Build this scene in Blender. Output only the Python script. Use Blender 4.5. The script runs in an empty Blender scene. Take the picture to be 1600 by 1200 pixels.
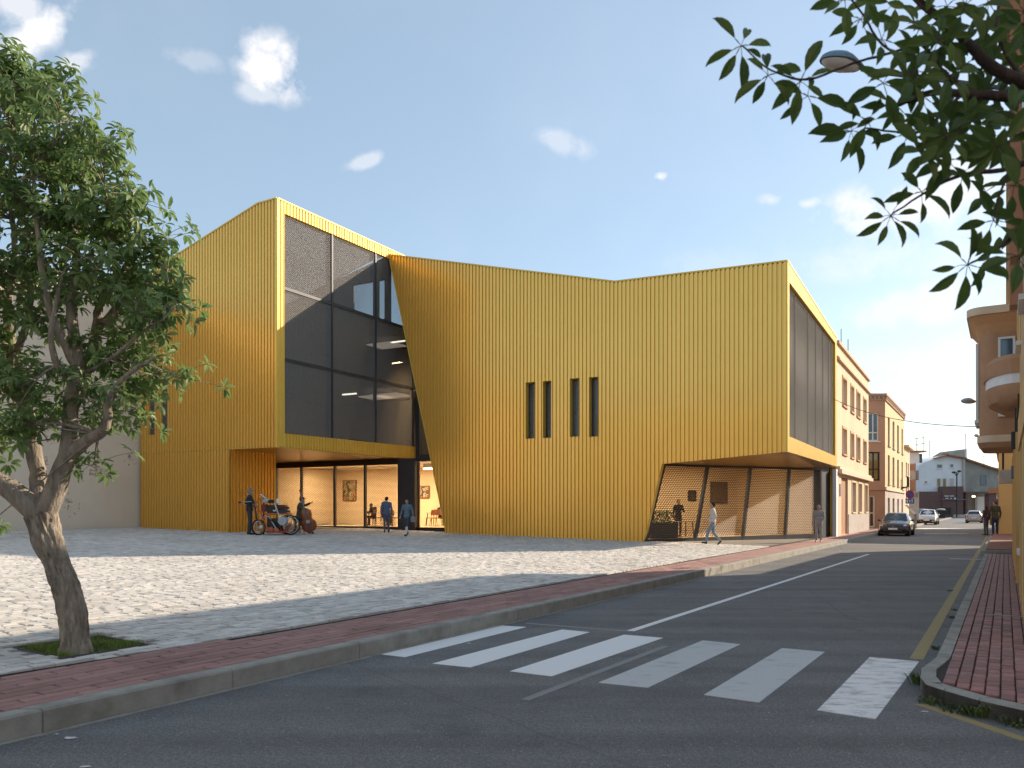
import bpy, bmesh, math, random
from math import radians as R, sin, cos, pi, sqrt, atan2
from mathutils import Vector, Matrix, noise as mnoise
random.seed(11)
C = bpy.context.scene.collection
SC_ = bpy.context.scene

# ------------------------------------------------------------------ camera
CH, F, HZ = 1.70, 1250.0, 795.0          # eye height, focal length in photo pixels, horizon row
cd = bpy.data.cameras.new("camera"); cam = bpy.data.objects.new("camera", cd); C.objects.link(cam)
cam.location = (0, 0, CH); cam.rotation_euler = (R(90), 0, 0)
cd.sensor_width = 36; cd.sensor_fit = 'HORIZONTAL'; cd.lens = 36*F/1600; cd.shift_y = (HZ-600)/1600
cd.clip_start = .05; cd.clip_end = 3000
cd.dof.use_dof = True; cd.dof.focus_distance = 30; cd.dof.aperture_fstop = 4.0
SC_.camera = cam
# ------------------------------------------------------------------ light
SUN = Vector((.895*cos(R(23.5)), .446*cos(R(23.5)), sin(R(23.5)))).normalized()
SUN_ROT = atan2(.895, .446)
w = bpy.data.worlds.new("World"); SC_.world = w; w.use_nodes = True
nt = w.node_tree; N = nt.nodes; L = nt.links
bg = N["Background"]; bg.inputs[1].default_value = .088
sky = N.new("ShaderNodeTexSky"); sky.sky_type = 'NISHITA'; sky.sun_disc = False
sky.sun_elevation = R(23.5); sky.sun_rotation = SUN_ROT
sky.air_density = 1.0; sky.dust_density = .7; sky.ozone_density = 1.2
tc = N.new("ShaderNodeTexCoord")
def wmath(op, a, b=None, clamp=False):
    n = N.new("ShaderNodeMath"); n.operation = op; n.use_clamp = clamp
    for i, v in enumerate((a, b)):
        if v is None: continue
        if isinstance(v, (int, float)): n.inputs[i].default_value = v
        else: L.new(v, n.inputs[i])
    return n.outputs[0]
nz = N.new("ShaderNodeTexNoise"); nz.inputs["Scale"].default_value = 17; nz.inputs["Detail"].default_value = 6
nz.inputs["Roughness"].default_value = .6
L.new(tc.outputs["Generated"], nz.inputs["Vector"])
nz2 = N.new("ShaderNodeTexNoise"); nz2.inputs["Scale"].default_value = 5; nz2.inputs["Detail"].default_value = 3
L.new(tc.outputs["Generated"], nz2.inputs["Vector"])
def cloud(px, py, rx, ry, tilt=0., dens=1.):
    d = Vector(((px-800)/F, 1, (HZ-py)/F)); k = 1/d.length; d.normalize()
    m = N.new("ShaderNodeMapping"); m.vector_type = 'TEXTURE'
    m.inputs["Location"].default_value = d
    m.inputs["Rotation"].default_value = (0, R(tilt), -atan2(d.x, d.y))
    m.inputs["Scale"].default_value = (rx/F*k, 1., ry/F*k)
    L.new(tc.outputs["Generated"], m.inputs["Vector"])
    ln = N.new("ShaderNodeVectorMath"); ln.operation = 'LENGTH'; L.new(m.outputs[0], ln.inputs[0])
    base = wmath('SUBTRACT', 1.0, ln.outputs["Value"])
    n = wmath('MULTIPLY', wmath('SUBTRACT', nz.outputs["Fac"], .53), 6.5)
    s = wmath('ADD', wmath('MULTIPLY', base, 1.9), n)
    s = wmath('MULTIPLY', s, .85, True)
    s = wmath('MULTIPLY', s, wmath('MULTIPLY', base, 2.2, True))
    return wmath('MULTIPLY', s, dens)
cl = None
for a in [(428,106,74,56,8,.95),(415,142,60,24,0,.45),(60,50,95,34,-38,.8),(20,10,70,40,0,.6),(120,95,40,20,-30,.5),
          (570,252,44,14,-20,.42),(1031,276,22,11,0,.85),(1204,313,26,14,10,.45),(1262,318,32,13,0,.55),(1420,330,190,60,5,.8),(1490,300,120,80,0,.6),
          (1430,480,130,45,-6,.5),(1520,570,160,60,0,.35),(880,225,60,22,15,.3),(1140,420,160,60,0,.12),(1390,400,170,50,0,.3),(300,95,60,22,0,.2),(1390,560,120,30,0,.25)]:
    c_ = cloud(*a); cl = c_ if cl is None else wmath('MAXIMUM', cl, c_)
wisp = wmath('MULTIPLY', wmath('SUBTRACT', nz2.outputs["Fac"], .50), 1.6, True)
wisp = wmath('MULTIPLY', wisp, nz.outputs["Fac"])
cl = wmath('ADD', cl, wmath('MULTIPLY', wisp, .22), True)
mx = N.new("ShaderNodeMixRGB"); mx.inputs[2].default_value = (6.6, 6.45, 6.5, 1)
hz_ = N.new("ShaderNodeMixRGB"); hz_.inputs[0].default_value = .26; hz_.inputs[2].default_value = (5.2, 6.5, 7.3, 1)
L.new(sky.outputs[0], hz_.inputs[1]); L.new(hz_.outputs[0], mx.inputs[1])
L.new(cl, mx.inputs[0]); L.new(mx.outputs[0], bg.inputs[0])
sd = bpy.data.lights.new("sun", 'SUN'); so = bpy.data.objects.new("sun", sd); C.objects.link(so)
sd.energy = 3.5; sd.angle = R(.6); sd.color = (1, .82, .62); so.location = (30, 20, 30)
so.rotation_euler = SUN.to_track_quat('Z', 'Y').to_euler()
vs = SC_.view_settings; vs.view_transform = 'Standard'; vs.look = 'None'; vs.gamma = 1; vs.use_curve_mapping = False
vs.exposure = .98
SC_.cycles.max_bounces = 8; SC_.cycles.transparent_max_bounces = 16; SC_.cycles.sample_clamp_indirect = 6
SC_.cycles.use_denoising = True

# ------------------------------------------------------------------ helpers
ORG = {}
def tag(o, label=None, cat=None, group=None, kind=None):
    if label: o['label'] = label
    if cat: o['category'] = cat
    if group: o['group'] = group
    if kind: o['kind'] = kind
    return o
def empty(name, loc=(0,0,0), label=None, cat=None, group=None, rz=0):
    o = bpy.data.objects.new(name, None); o.empty_display_size = .1; C.objects.link(o); o.location = loc
    o.rotation_euler = (0, 0, rz); ORG[o] = Vector(loc)
    return tag(o, label, cat, group)
def kids(o): return [c for c in bpy.data.objects if c.parent == o]
def copy_tree(o, parent=None, ch=None):
    c = o.copy(); C.objects.link(c); c.parent = parent
    ORG[c] = ORG.get(o, Vector((0,0,0)))
    for k in kids(o): copy_tree(k, c)
    return c
class MB:
    def __init__(s): s.v = []; s.f = []; s.mi = []
    def add(s, vs_, fs, mi=0):
        b = len(s.v); s.v += [tuple(p) for p in vs_]; s.f += [tuple(b+i for i in f) for f in fs]; s.mi += [mi]*len(fs); return s
    def quad(s, a, b, c, d, mi=0): return s.add([a, b, c, d], [(0,1,2,3)], mi)
    def frustum(s, c0, c1, mi=0):     # two quads of 4 points, bottom ring and top ring
        return s.add(list(c0)+list(c1), [(3,2,1,0),(4,5,6,7),(0,1,5,4),(1,2,6,5),(2,3,7,6),(3,0,4,7)], mi)
    def box(s, x0, x1, y0, y1, z0, z1, mi=0):
        return s.frustum([(x0,y0,z0),(x1,y0,z0),(x1,y1,z0),(x0,y1,z0)], [(x0,y0,z1),(x1,y0,z1),(x1,y1,z1),(x0,y1,z1)], mi)
    def obox(s, c, ax, ay, az, hx, hy, hz, mi=0):
        c = Vector(c); ax = Vector(ax)*hx; ay = Vector(ay)*hy; az = Vector(az)*hz
        r = [c-ax-ay, c+ax-ay, c+ax+ay, c-ax+ay]
        return s.frustum([p-az for p in r], [p+az for p in r], mi)
    def bar(s, a, b, w_, h_, up=(0,0,1), mi=0):
        a = Vector(a); b = Vector(b); d = b-a; l = d.length; d.normalize(); up = Vector(up)
        sd_ = d.cross(up)
        if sd_.length < 1e-4: sd_ = d.cross(Vector((1,0,0)))
        sd_.normalize(); u2 = sd_.cross(d)
        return s.obox((a+b)/2, d, sd_, u2, l/2, w_/2, h_/2, mi)
    def prism(s, pts, up, mi=0):      # pts: planar ring, up: extrusion vector
        n = len(pts); up = Vector(up); p2 = [Vector(p)+up for p in pts]
        fs = [tuple(range(n-1,-1,-1)), tuple(range(n, 2*n))] + [(i, (i+1)%n, n+(i+1)%n, n+i) for i in range(n)]
        return s.add(list(pts)+p2, fs, mi)
    def tube(s, pts, rad, n=8, caps=True, mi=0, squash=1.0):
        pts = [Vector(p) for p in pts]
        if isinstance(rad, (int, float)): rad = [rad]*len(pts)
        b = []; prev = None
        for i, p in enumerate(pts):
            t = (pts[min(i+1, len(pts)-1)]-pts[max(i-1, 0)])
            if t.length < 1e-9: t = Vector((0,0,1))
            t.normalize()
            if prev is None:
                a = t.cross(Vector((0,0,1)))
                if a.length < .05: a = t.cross(Vector((1,0,0)))
            else:
                a = prev - t*prev.dot(t)
            a.normalize(); prev = a; c = t.cross(a)
            for k in range(n):
                an = 2*pi*k/n; b.append(p + a*cos(an)*rad[i] + c*sin(an)*rad[i]*squash)
        fs = []
        for i in range(len(pts)-1):
            for k in range(n): fs.append((i*n+k, i*n+(k+1)%n, (i+1)*n+(k+1)%n, (i+1)*n+k))
        if caps: fs.append(tuple(range(n-1,-1,-1))); fs.append(tuple((len(pts)-1)*n+k for k in range(n)))
        return s.add(b, fs, mi)
    def ell(s, c, r, nu=12, nv=8, mi=0, rot=None):
        if isinstance(r, (int, float)): r = (r, r, r)
        vs_ = []; c = Vector(c)
        for j in range(nv+1):
            ph = pi*j/nv
            for i in range(nu):
                th = 2*pi*i/nu; q = Vector((r[0]*sin(ph)*cos(th), r[1]*sin(ph)*sin(th), r[2]*cos(ph)))
                if rot: q = rot @ q
                vs_.append(c+q)
        fs = [(j*nu+i, (j+1)*nu+i, (j+1)*nu+(i+1)%nu, j*nu+(i+1)%nu) for j in range(nv) for i in range(nu)]
        return s.add(vs_, fs, mi)
    def mesh(s, name, m, off=None):
        me = bpy.data.meshes.new(name)
        v = s.v if off is None else [(p[0]-off[0], p[1]-off[1], p[2]-off[2]) for p in s.v]
        me.from_pydata(v, [], s.f)
        ms = m if isinstance(m, (list, tuple)) else [m]
        for q in ms: me.materials.append(q)
        if len(ms) > 1: me.polygons.foreach_set("material_index", s.mi)
        me.validate(); me.update(); return me
    def build(s, name, m, parent=None, label=None, cat=None, group=None, kind=None, smooth=False, bevel=0):
        off = ORG.get(parent) if parent is not None else None
        me = s.mesh(name, m, off)
        if smooth:
            me.polygons.foreach_set("use_smooth", [True]*len(me.polygons))
        o = bpy.data.objects.new(name, me); C.objects.link(o)
        if parent is not None: o.parent = parent; ORG[o] = ORG.get(parent, Vector((0,0,0)))
        if smooth == 'auto':
            try: me.set_sharp_from_angle(angle=R(38))
            except Exception: pass
        if bevel:
            bv = o.modifiers.new("bevel", 'BEVEL'); bv.width = bevel; bv.segments = 2; bv.limit_method = 'ANGLE'; bv.angle_limit = R(35)
        return tag(o, label, cat, group, kind)
def inst(name, me, parent, loc, rot=(0,0,0), sc=(1,1,1), label=None):
    o = bpy.data.objects.new(name, me); C.objects.link(o); o.parent = parent
    o.location = Vector(loc) - ORG.get(parent, Vector((0,0,0)))
    o.rotation_euler = rot; o.scale = sc
    return o

# ---- materials
def node_mat(name):
    m = bpy.data.materials.new(name); m.use_nodes = True; return m, m.node_tree.nodes, m.node_tree.links, m.node_tree.nodes["Principled BSDF"]
def mat(name, col, rough=.6, metal=0., var=.12, vs_=3., bump=0., bs=40., spec=.5, col2=None, dirt=0., trans=0., emit=None, es=0., space='Object', streak=0., coat=0., perobj=0.):
    m, n, l, p = node_mat(name)
    p.inputs["Roughness"].default_value = rough; p.inputs["Metallic"].default_value = metal
    p.inputs["Specular IOR Level"].default_value = spec
    if coat: p.inputs["Coat Weight"].default_value = coat; p.inputs["Coat Roughness"].default_value = .08
    if trans: p.inputs["Transmission Weight"].default_value = trans
    t = n.new("ShaderNodeTexCoord"); src = t.outputs[space]
    base = None
    c1 = (*col, 1)
    c2 = (*(col2 if col2 else [c*(1-var*1.6) for c in col]), 1)
    nn = n.new("ShaderNodeTexNoise"); nn.inputs["Scale"].default_value = vs_; nn.inputs["Detail"].default_value = 6; nn.inputs["Roughness"].default_value = .65
    if streak:
        mp = n.new("ShaderNodeMapping"); mp.inputs["Scale"].default_value = (1, 1, streak); l.new(src, mp.inputs[0]); l.new(mp.outputs[0], nn.inputs["Vector"])
    else: l.new(src, nn.inputs["Vector"])
    r = n.new("ShaderNodeValToRGB"); r.color_ramp.elements[0].position = .32; r.color_ramp.elements[1].position = .68
    r.color_ramp.elements[0].color = c2; r.color_ramp.elements[1].color = c1
    l.new(nn.outputs["Fac"], r.inputs[0]); out = r.outputs[0]
    if perobj:
        oi = n.new("ShaderNodeObjectInfo"); hv = n.new("ShaderNodeHueSaturation")
        mr = n.new("ShaderNodeMapRange"); mr.inputs[3].default_value = 1-perobj; mr.inputs[4].default_value = 1+perobj
        l.new(oi.outputs["Random"], mr.inputs[0]); l.new(mr.outputs[0], hv.inputs["Value"]); l.new(out, hv.inputs["Color"]); out = hv.outputs[0]
    if dirt:
        n2 = n.new("ShaderNodeTexNoise"); n2.inputs["Scale"].default_value = vs_*.35; n2.inputs["Detail"].default_value = 8; l.new(src, n2.inputs["Vector"])
        r2 = n.new("ShaderNodeValToRGB"); r2.color_ramp.elements[0].position = .5; r2.color_ramp.elements[1].position = .72
        l.new(n2.outputs["Fac"], r2.inputs[0])
        mx_ = n.new("ShaderNodeMixRGB"); mx_.blend_type = 'MULTIPLY'; mx_.inputs[2].default_value = (1-dirt, 1-dirt*1.05, 1-dirt*1.15, 1)
        l.new(r2.outputs[0], mx_.inputs[0]); l.new(out, mx_.inputs[1]); out = mx_.outputs[0]
    l.new(out, p.inputs["Base Color"])
    if bump:
        n3 = n.new("ShaderNodeTexNoise"); n3.inputs["Scale"].default_value = bs; n3.inputs["Detail"].default_value = 5
        if streak: l.new(mp.outputs[0], n3.inputs["Vector"])
        else: l.new(src, n3.inputs["Vector"])
        b = n.new("ShaderNodeBump"); b.inputs["Strength"].default_value = bump; b.inputs["Distance"].default_value = .01
        l.new(n3.outputs["Fac"], b.inputs["Height"]); l.new(b.outputs[0], p.inputs["Normal"])
    if emit: p.inputs["Emission Color"].default_value = (*emit, 1); p.inputs["Emission Strength"].default_value = es
    return m
def glass_mat(name, tint=(.55,.6,.62), mixr=1.0, rough=.02, base=.05):
    m, n, l, p = node_mat(name); n.remove(p); out = n["Material Output"]
    tr = n.new("ShaderNodeBsdfTransparent"); tr.inputs[0].default_value = (*tint, 1)
    gl = n.new("ShaderNodeBsdfGlossy"); gl.inputs["Roughness"].default_value = rough
    fr = n.new("ShaderNodeFresnel"); fr.inputs[0].default_value = 1.5
    a = n.new("ShaderNodeMath"); a.operation = 'MULTIPLY_ADD'; a.inputs[1].default_value = mixr; a.inputs[2].default_value = base; a.use_clamp = True
    l.new(fr.outputs[0], a.inputs[0])
    ms = n.new("ShaderNodeMixShader"); l.new(a.outputs[0], ms.inputs[0]); l.new(tr.outputs[0], ms.inputs[1]); l.new(gl.outputs[0], ms.inputs[2]); l.new(ms.outputs[0], out.inputs[0])
    return m
M = {}
M['gold'] = mat('gold_metal', (.87,.53,.11), rough=.28, metal=.55, var=.04, vs_=.6, col2=(.83,.50,.10), coat=.3)
M['gold_trim'] = mat('gold_trim', (.80,.52,.085), rough=.5, metal=.2, var=.04, vs_=.8)
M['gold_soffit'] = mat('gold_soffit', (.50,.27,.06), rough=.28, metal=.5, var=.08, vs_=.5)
M['anthracite'] = mat('anthracite', (.045,.05,.06), rough=.5, metal=.2, var=.1)
M['mesh_dark'] = mat('mesh_metal', (.42,.40,.38), rough=.55, metal=.3, var=.05)
M['mesh_bronze'] = mat('mesh_bronze', (.12,.10,.08), rough=.6, metal=.2, var=.05)
M['mesh_grey'] = mat('mesh_grey', (.095,.09,.086), rough=.8, spec=.2, metal=.0, var=.05)
M['raft'] = mat('glowing_ceiling_raft', (.8,.7,.6), emit=(1,.78,.6), es=.22)  # lamplight on the rafts is put in as a faint glow of the panel
M['glass'] = glass_mat('window_glass', (.5,.55,.58), .7)
M['glass_clear'] = glass_mat('clear_glass', (.85,.87,.86), .25, base=.0)
M['glass_dark'] = mat('dark_glass', (.02,.03,.04), rough=.06, var=.2, spec=.8)
M['glass_matt'] = mat('matt_backing', (.045,.043,.042), spec=.25, rough=.6, var=.1)
M['glass_blue'] = mat('blue_glass', (.07,.13,.19), rough=.05, var=.2, spec=.9)
M['room_wall'] = mat('warm_plaster', (.78,.62,.42), rough=.8, var=.03, vs_=1)
M['room_floor'] = mat('pale_floor', (.55,.42,.28), rough=.4, var=.05)
M['room_ceiling'] = mat('ceiling_white', (.62,.56,.5), rough=.8, var=.03)
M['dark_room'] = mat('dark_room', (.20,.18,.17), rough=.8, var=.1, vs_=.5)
M['lamp'] = mat('lamp_glow', (1,.9,.75), emit=(1,.80,.52), es=9)
M['lamp_far'] = mat('lamp_strip_glow', (1,.9,.8), emit=(1,.86,.68), es=1.6)
M['asphalt'] = None
M['concrete'] = mat('kerb_concrete', (.37,.36,.325), rough=.9, var=.18, vs_=5, bump=.35, bs=60, dirt=.35)
M['concrete_dark'] = mat('roof_grey', (.26,.26,.26), rough=.9, var=.15)
M['cream'] = mat('cream_stucco', (.72,.56,.38), rough=.9, var=.06, vs_=1.2, bump=.15, bs=30, dirt=.1)
M['cream_trim'] = mat('cream_trim', (.74,.58,.42), rough=.85, var=.06)
M['terracotta'] = mat('terracotta_paint', (.46,.235,.14), rough=.85, var=.1, vs_=2)
M['orange'] = mat('orange_stucco', (.55,.32,.21), rough=.9, var=.07, vs_=1, bump=.15, bs=30, dirt=.1)
M['paleyellow'] = mat('pale_yellow_stucco', (.72,.55,.32), rough=.9, var=.06, vs_=1, bump=.1)
M['yellow'] = mat('yellow_stucco', (.68,.43,.17), rough=.9, var=.08, vs_=1.2, bump=.15, bs=30, dirt=.15)
M['white'] = mat('white_paint', (.86,.86,.87), rough=.85, var=.06, vs_=.6, dirt=.1)
M['white_frame'] = mat('white_frame', (.75,.74,.72), rough=.5, var=.04)
M['greywall'] = mat('grey_beige_render', (.40,.38,.34), rough=.95, var=.15, vs_=.8, dirt=.3)
M['shutter'] = mat('pale_shutter', (.60,.55,.50), rough=.7, var=.05)
M['pale_stone'] = mat('pale_stone', (.55,.50,.46), rough=.9, var=.12, vs_=3, dirt=.15)
M['tile'] = mat('roof_tile', (.38,.19,.11), rough=.9, var=.2, vs_=6)
M['black'] = mat('black_paint', (.018,.018,.02), rough=.4, var=.1)
M['rubber'] = mat('tyre_rubber', (.02,.02,.021), rough=.85, var=.1)
M['steel'] = mat('steel', (.55,.55,.56), rough=.3, metal=.9, var=.05)
M['wood'] = mat('brown_wood', (.26,.09,.035), rough=.5, var=.25, vs_=8)
M['darkwood'] = mat('dark_wood', (.10,.045,.025), rough=.5, var=.25, vs_=8)

# ---- frames of reference.  building axes: a goes back from the front wall, b goes left along it
P0 = Vector((10.725, 31.25)); DA = Vector((.486, .874)).normalized(); DB = Vector((-DA.y, DA.x))
def BC(a, b, z=0): q = P0 + DA*a + DB*b; return Vector((q.x, q.y, z))
def toBC(X, Y): q = Vector((X, Y))-P0; return q.dot(DA), q.dot(DB)
DS = Vector((.525, .851)).normalized(); DN = Vector((DS.y, -DS.x))
def ST(t, n, z=0): q = DS*t + DN*n; return Vector((q.x, q.y, z))
class Pl:
    """vertical wall plane: point q, direction d, outward normal n"""
    def __init__(s, q, d, n): s.q = Vector(q[:2]); s.d = Vector(d[:2]).normalized(); s.n = Vector(n[:2]).normalized()
    def pt(s, u, z, off=0): p = s.q + s.d*u + s.n*off; return Vector((p.x, p.y, z))
    def px(s, px, py):                         # where the sight line through a photo point meets the wall
        k = (px-800)/F; u = (k*s.q.y - s.q.x)/(s.d.x - k*s.d.y); Y = s.q.y + s.d.y*u
        return u, CH-(py-HZ)*Y/F
DA3 = Vector((DA.x, DA.y, 0)); DB3 = Vector((DB.x, DB.y, 0))
main_f = Pl(BC(0,0), DB, -DA)
main_r = Pl(BC(0,0), DA, -DB)
aL, bL = toBC(-9.97, 33.97)
left_f = Pl(BC(aL, bL), DB, -DA)
left_r = Pl(BC(aL, bL), DA, -DB)

# ground heights
def edge_x(Y): return .6*Y-8.85 if Y > 10 else .6*Y-8.85 - (10-Y)*.075
def pz(X, Y):
    u = (edge_x(Y)-X)*.857
    return .185 + .023*max(u, 0)
def gpos(px, py, zf=pz):
    Y = 30.
    for _ in range(30):
        X = (px-800)/F*Y; z = zf(X, Y) if callable(zf) else zf; Y = F*(CH-z)/(py-HZ)
    X = (px-800)/F*Y
    return Vector((X, Y, zf(X, Y) if callable(zf) else zf))
# ------------------------------------------------------------------ the ground
def asphalt_mat():
    m, n, l, p = node_mat('asphalt'); p.inputs["Roughness"].default_value = .82
    t = n.new("ShaderNodeTexCoord"); s = t.outputs["Object"]
    def nz_(sc, det=5): q = n.new("ShaderNodeTexNoise"); q.inputs["Scale"].default_value = sc; q.inputs["Detail"].default_value = det; q.inputs["Roughness"].default_value=.65; l.new(s, q.inputs["Vector"]); return q.outputs["Fac"]
    def ramp(src, p0, p1, c0, c1):
        r = n.new("ShaderNodeValToRGB"); e = r.color_ramp.elements; e[0].position = p0; e[1].position = p1; e[0].color = (*c0,1); e[1].color = (*c1,1); l.new(src, r.inputs[0]); return r.outputs[0]
    def mixc(fac, a, b, mode='MIX'):
        q = n.new("ShaderNodeMixRGB"); q.blend_type = mode
        if isinstance(fac, float): q.inputs[0].default_value = fac
        else: l.new(fac, q.inputs[0])
        for i, v in ((1,a),(2,b)):
            if isinstance(v, tuple): q.inputs[i].default_value = (*v,1)
            else: l.new(v, q.inputs[i])
        return q.outputs[0]
    c = ramp(nz_(.45), .3, .7, (.155,.155,.156), (.205,.202,.198))
    c = mixc(ramp(nz_(3), .35, .65, (0,0,0), (1,1,1)), c, mixc(1., c, (.86,.87,.88), 'MULTIPLY'))
    c = mixc(ramp(nz_(85, 3), .38, .62, (0,0,0), (1,1,1)), mixc(1., c, (.62,.62,.63), 'MULTIPLY'), mixc(1., c, (1.55,1.55,1.52), 'MULTIPLY'))
    c = mixc(ramp(nz_(30, 4), .40, .60, (0,0,0), (1,1,1)), mixc(1., c, (.80,.80,.80), 'MULTIPLY'), mixc(1., c, (1.16,1.16,1.15), 'MULTIPLY'))
    c = mixc(ramp(nz_(1.1, 7), .56, .66, (0,0,0), (.55,.55,.55)), c, mixc(1., c, (.66,.66,.67), 'MULTIPLY'))
    v = n.new("ShaderNodeTexVoronoi"); v.inputs["Scale"].default_value = 13; l.new(s, v.inputs["Vector"])
    g = ramp(v.outputs["Distance"], .07, .12, (1,1,1), (0,0,0))
    wn = n.new("ShaderNodeTexNoise"); wn.inputs["Scale"].default_value = 2.2; l.new(s, wn.inputs["Vector"])
    g2 = mixc(1., g, ramp(wn.outputs["Fac"], .40, .60, (0,0,0), (1,1,1)), 'MULTIPLY')
    c = mixc(g2, c, (.5,.5,.49))
    v2 = n.new("ShaderNodeTexVoronoi"); v2.feature = 'DISTANCE_TO_EDGE'; v2.inputs["Scale"].default_value = .16
    mp = n.new("ShaderNodeMixRGB"); mp.inputs[0].default_value = .12; l.new(s, mp.inputs[1]); n4 = n.new("ShaderNodeTexNoise"); n4.inputs["Scale"].default_value = 1.3; n4.inputs["Detail"].default_value=4; l.new(s, n4.inputs["Vector"]); l.new(n4.outputs["Color"], mp.inputs[2])
    l.new(mp.outputs[0], v2.inputs["Vector"])
    c = mixc(ramp(v2.outputs["Distance"], .0, .0035, (.28,.28,.28), (0,0,0)), c, (.05,.05,.053))
    mm = n.new("ShaderNodeMapping"); mm.inputs["Rotation"].default_value = (0,0,-R(58.3)); mm.inputs["Scale"].default_value = (.03,.9,1); mm.vector_type='POINT'
    mm.inputs["Rotation"].default_value = (0,0,-R(58.3)); l.new(s, mm.inputs[0])
    n5 = n.new("ShaderNodeTexNoise"); n5.inputs["Scale"].default_value = 1.6; n5.inputs["Detail"].default_value = 3; l.new(mm.outputs[0], n5.inputs["Vector"])
    c = mixc(ramp(n5.outputs["Fac"], .42, .62, (0,0,0), (1,1,1)), c, mixc(1., c, (.80,.79,.79), 'MULTIPLY'))
    l.new(c, p.inputs["Base Color"])
    b = n.new("ShaderNodeBump"); b.inputs["Strength"].default_value = .9; b.inputs["Distance"].default_value = .008
    l.new(nz_(140, 3), b.inputs["Height"]); l.new(b.outputs[0], p.inputs["Normal"])
    return m
M['asphalt'] = asphalt_mat()
M['earth'] = mat('dry_ground', (.20,.17,.165), rough=1, var=.2, vs_=.2)
def paint_mat(name, col, wear, sc=1.0):
    m, n, l, p = node_mat(name); p.inputs["Roughness"].default_value = .75
    t = n.new("ShaderNodeTexCoord"); a = n.new("ShaderNodeTexNoise"); a.inputs["Scale"].default_value = 2.2*sc; a.inputs["Detail"].default_value = 9; a.inputs["Roughness"].default_value = .75
    mp = n.new("ShaderNodeMapping"); mp.inputs["Scale"].default_value = (1., 2.6, 1); l.new(t.outputs["Object"], mp.inputs[0]); l.new(mp.outputs[0], a.inputs["Vector"])
    r = n.new("ShaderNodeValToRGB"); e = r.color_ramp.elements; e[0].position = wear-.14; e[1].position = wear+.10
    e[0].color = (.19,.185,.18,1); e[1].color = (*col,1); l.new(a.outputs["Fac"], r.inputs[0])
    g = n.new("ShaderNodeTexNoise"); g.inputs["Scale"].default_value = 120; l.new(t.outputs["Object"], g.inputs["Vector"])
    q = n.new("ShaderNodeMixRGB"); q.blend_type = 'MULTIPLY'; q.inputs[0].default_value = .5; l.new(r.outputs[0], q.inputs[1]); l.new(g.outputs["Color"], q.inputs[2])
    hs = n.new("ShaderNodeHueSaturation"); hs.inputs["Saturation"].default_value = .9; hs.inputs["Value"].default_value = 1.25; l.new(q.outputs[0], hs.inputs["Color"])
    l.new(hs.outputs[0], p.inputs["Base Color"]); return m
M['paint'] = paint_mat('road_paint', (.86,.86,.84), .28)
M['paint_worn'] = paint_mat('worn_road_paint', (.56,.57,.56), .36)
M['paint_scuffed'] = paint_mat('scuffed_road_paint', (.88,.85,.82), .42, 1.6)
M['paint_yellow'] = paint_mat('yellow_road_paint', (.36,.27,.09), .38)
M['paint_faint'] = paint_mat('faint_road_paint', (.26,.26,.255), .38)

MB().quad((-700,-500,-.35),(900,-500,-.35),(900,1200,-.35),(-700,1200,-.35)).build('ground', M['earth'], kind='structure')
# the road: one sheet (main street, side street and the cross street at the end)
MB().quad((-60,-60,0),(150,-60,0),(150,260,0),(-60,260,0)).build('road', M['asphalt'], kind='structure')

def KL(Y): return .6*Y-7.19       # foot of the left kerb
def strip(pl, z0, z1, name, m, **k):
    """slab with vertical sides from two polylines of equal length"""
    b = MB(); A, B = pl
    for i in range(len(A)-1):
        q = [A[i], A[i+1], B[i+1], B[i]]
        b.frustum([(p[0],p[1],z0) for p in q], [(p[0],p[1],z1) for p in q])
    return b.build(name, m, kind='structure', **k)
M['joint'] = mat('dark_mortar', (.055,.048,.045), rough=1, var=.2, vs_=4)
M['redbrick'] = mat('red_paving_brick', (.38,.215,.19), rough=.85, var=.16, vs_=2.3, bump=.25, bs=50, dirt=.25, perobj=.16)
M['redtile'] = mat('red_clay_tile', (.33,.145,.125), rough=.62, var=.22, vs_=6, bump=.25, bs=50, dirt=.15, perobj=.28)
M['redtile_pale'] = mat('worn_clay_tile', (.33,.18,.16), rough=.7, var=.25, vs_=8, bump=.25, bs=50, perobj=.25)
Ys = [-10, 0, 3, 5, 7, 8.5, 10] + [12+4*i for i in range(9)] + [50,60,75,95,120,150]
lw = .17
inner = [(KL(Y)-lw/.857, Y) for Y in Ys]; outer = [(edge_x(Y) if Y < 34 else edge_x(Y)-2.2, Y) for Y in Ys]
side = strip((outer, inner), -.1, .170, 'pavement', M['joint'])
# left kerb stones
ks = MB(); Y = 0.; i = 0
kerb = empty('kerb', (0, 10, 0)); kerb['kind'] = 'structure'
L_ = 1.77*.857
while Y < 75:
    y0, y1 = Y, Y+L_-.014
    z = .185 + random.uniform(-.002,.002); o_ = random.uniform(-.003,.003); e = .018
    a0 = [(KL(y0)-lw/.857, y0), (KL(y0)+o_, y0), (KL(y1)+o_, y1), (KL(y1)-lw/.857, y1)]
    b = MB(); b.frustum([(p[0],p[1],-.05) for p in a0], [(p[0],p[1],z-e) for p in a0])
    a1 = [(KL(y0)-lw/.857+.003, y0+.004), (KL(y0)+o_-e, y0+.004), (KL(y1)+o_-e, y1-.004), (KL(y1)-lw/.857+.003, y1-.004)]
    b.frustum([(p[0],p[1],z-e) for p in a0], [(p[0],p[1],z) for p in a1])
    b.build('kerb_stone', M['concrete'], kerb); Y += L_
strip(([(KL(Y)-.17/.857,Y) for Y in (75,150)], [(KL(Y),Y) for Y in (75,150)]), -.05, .185, 'kerb', M['concrete'])
# faint line of mortar along the gutter
strip(([(KL(Y)+.012,Y) for Y in (0,12,24,50)], [(KL(Y)+.07,Y) for Y in (0,12,24,50)]), -.01, .006, 'gutter', M['concrete'])

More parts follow.
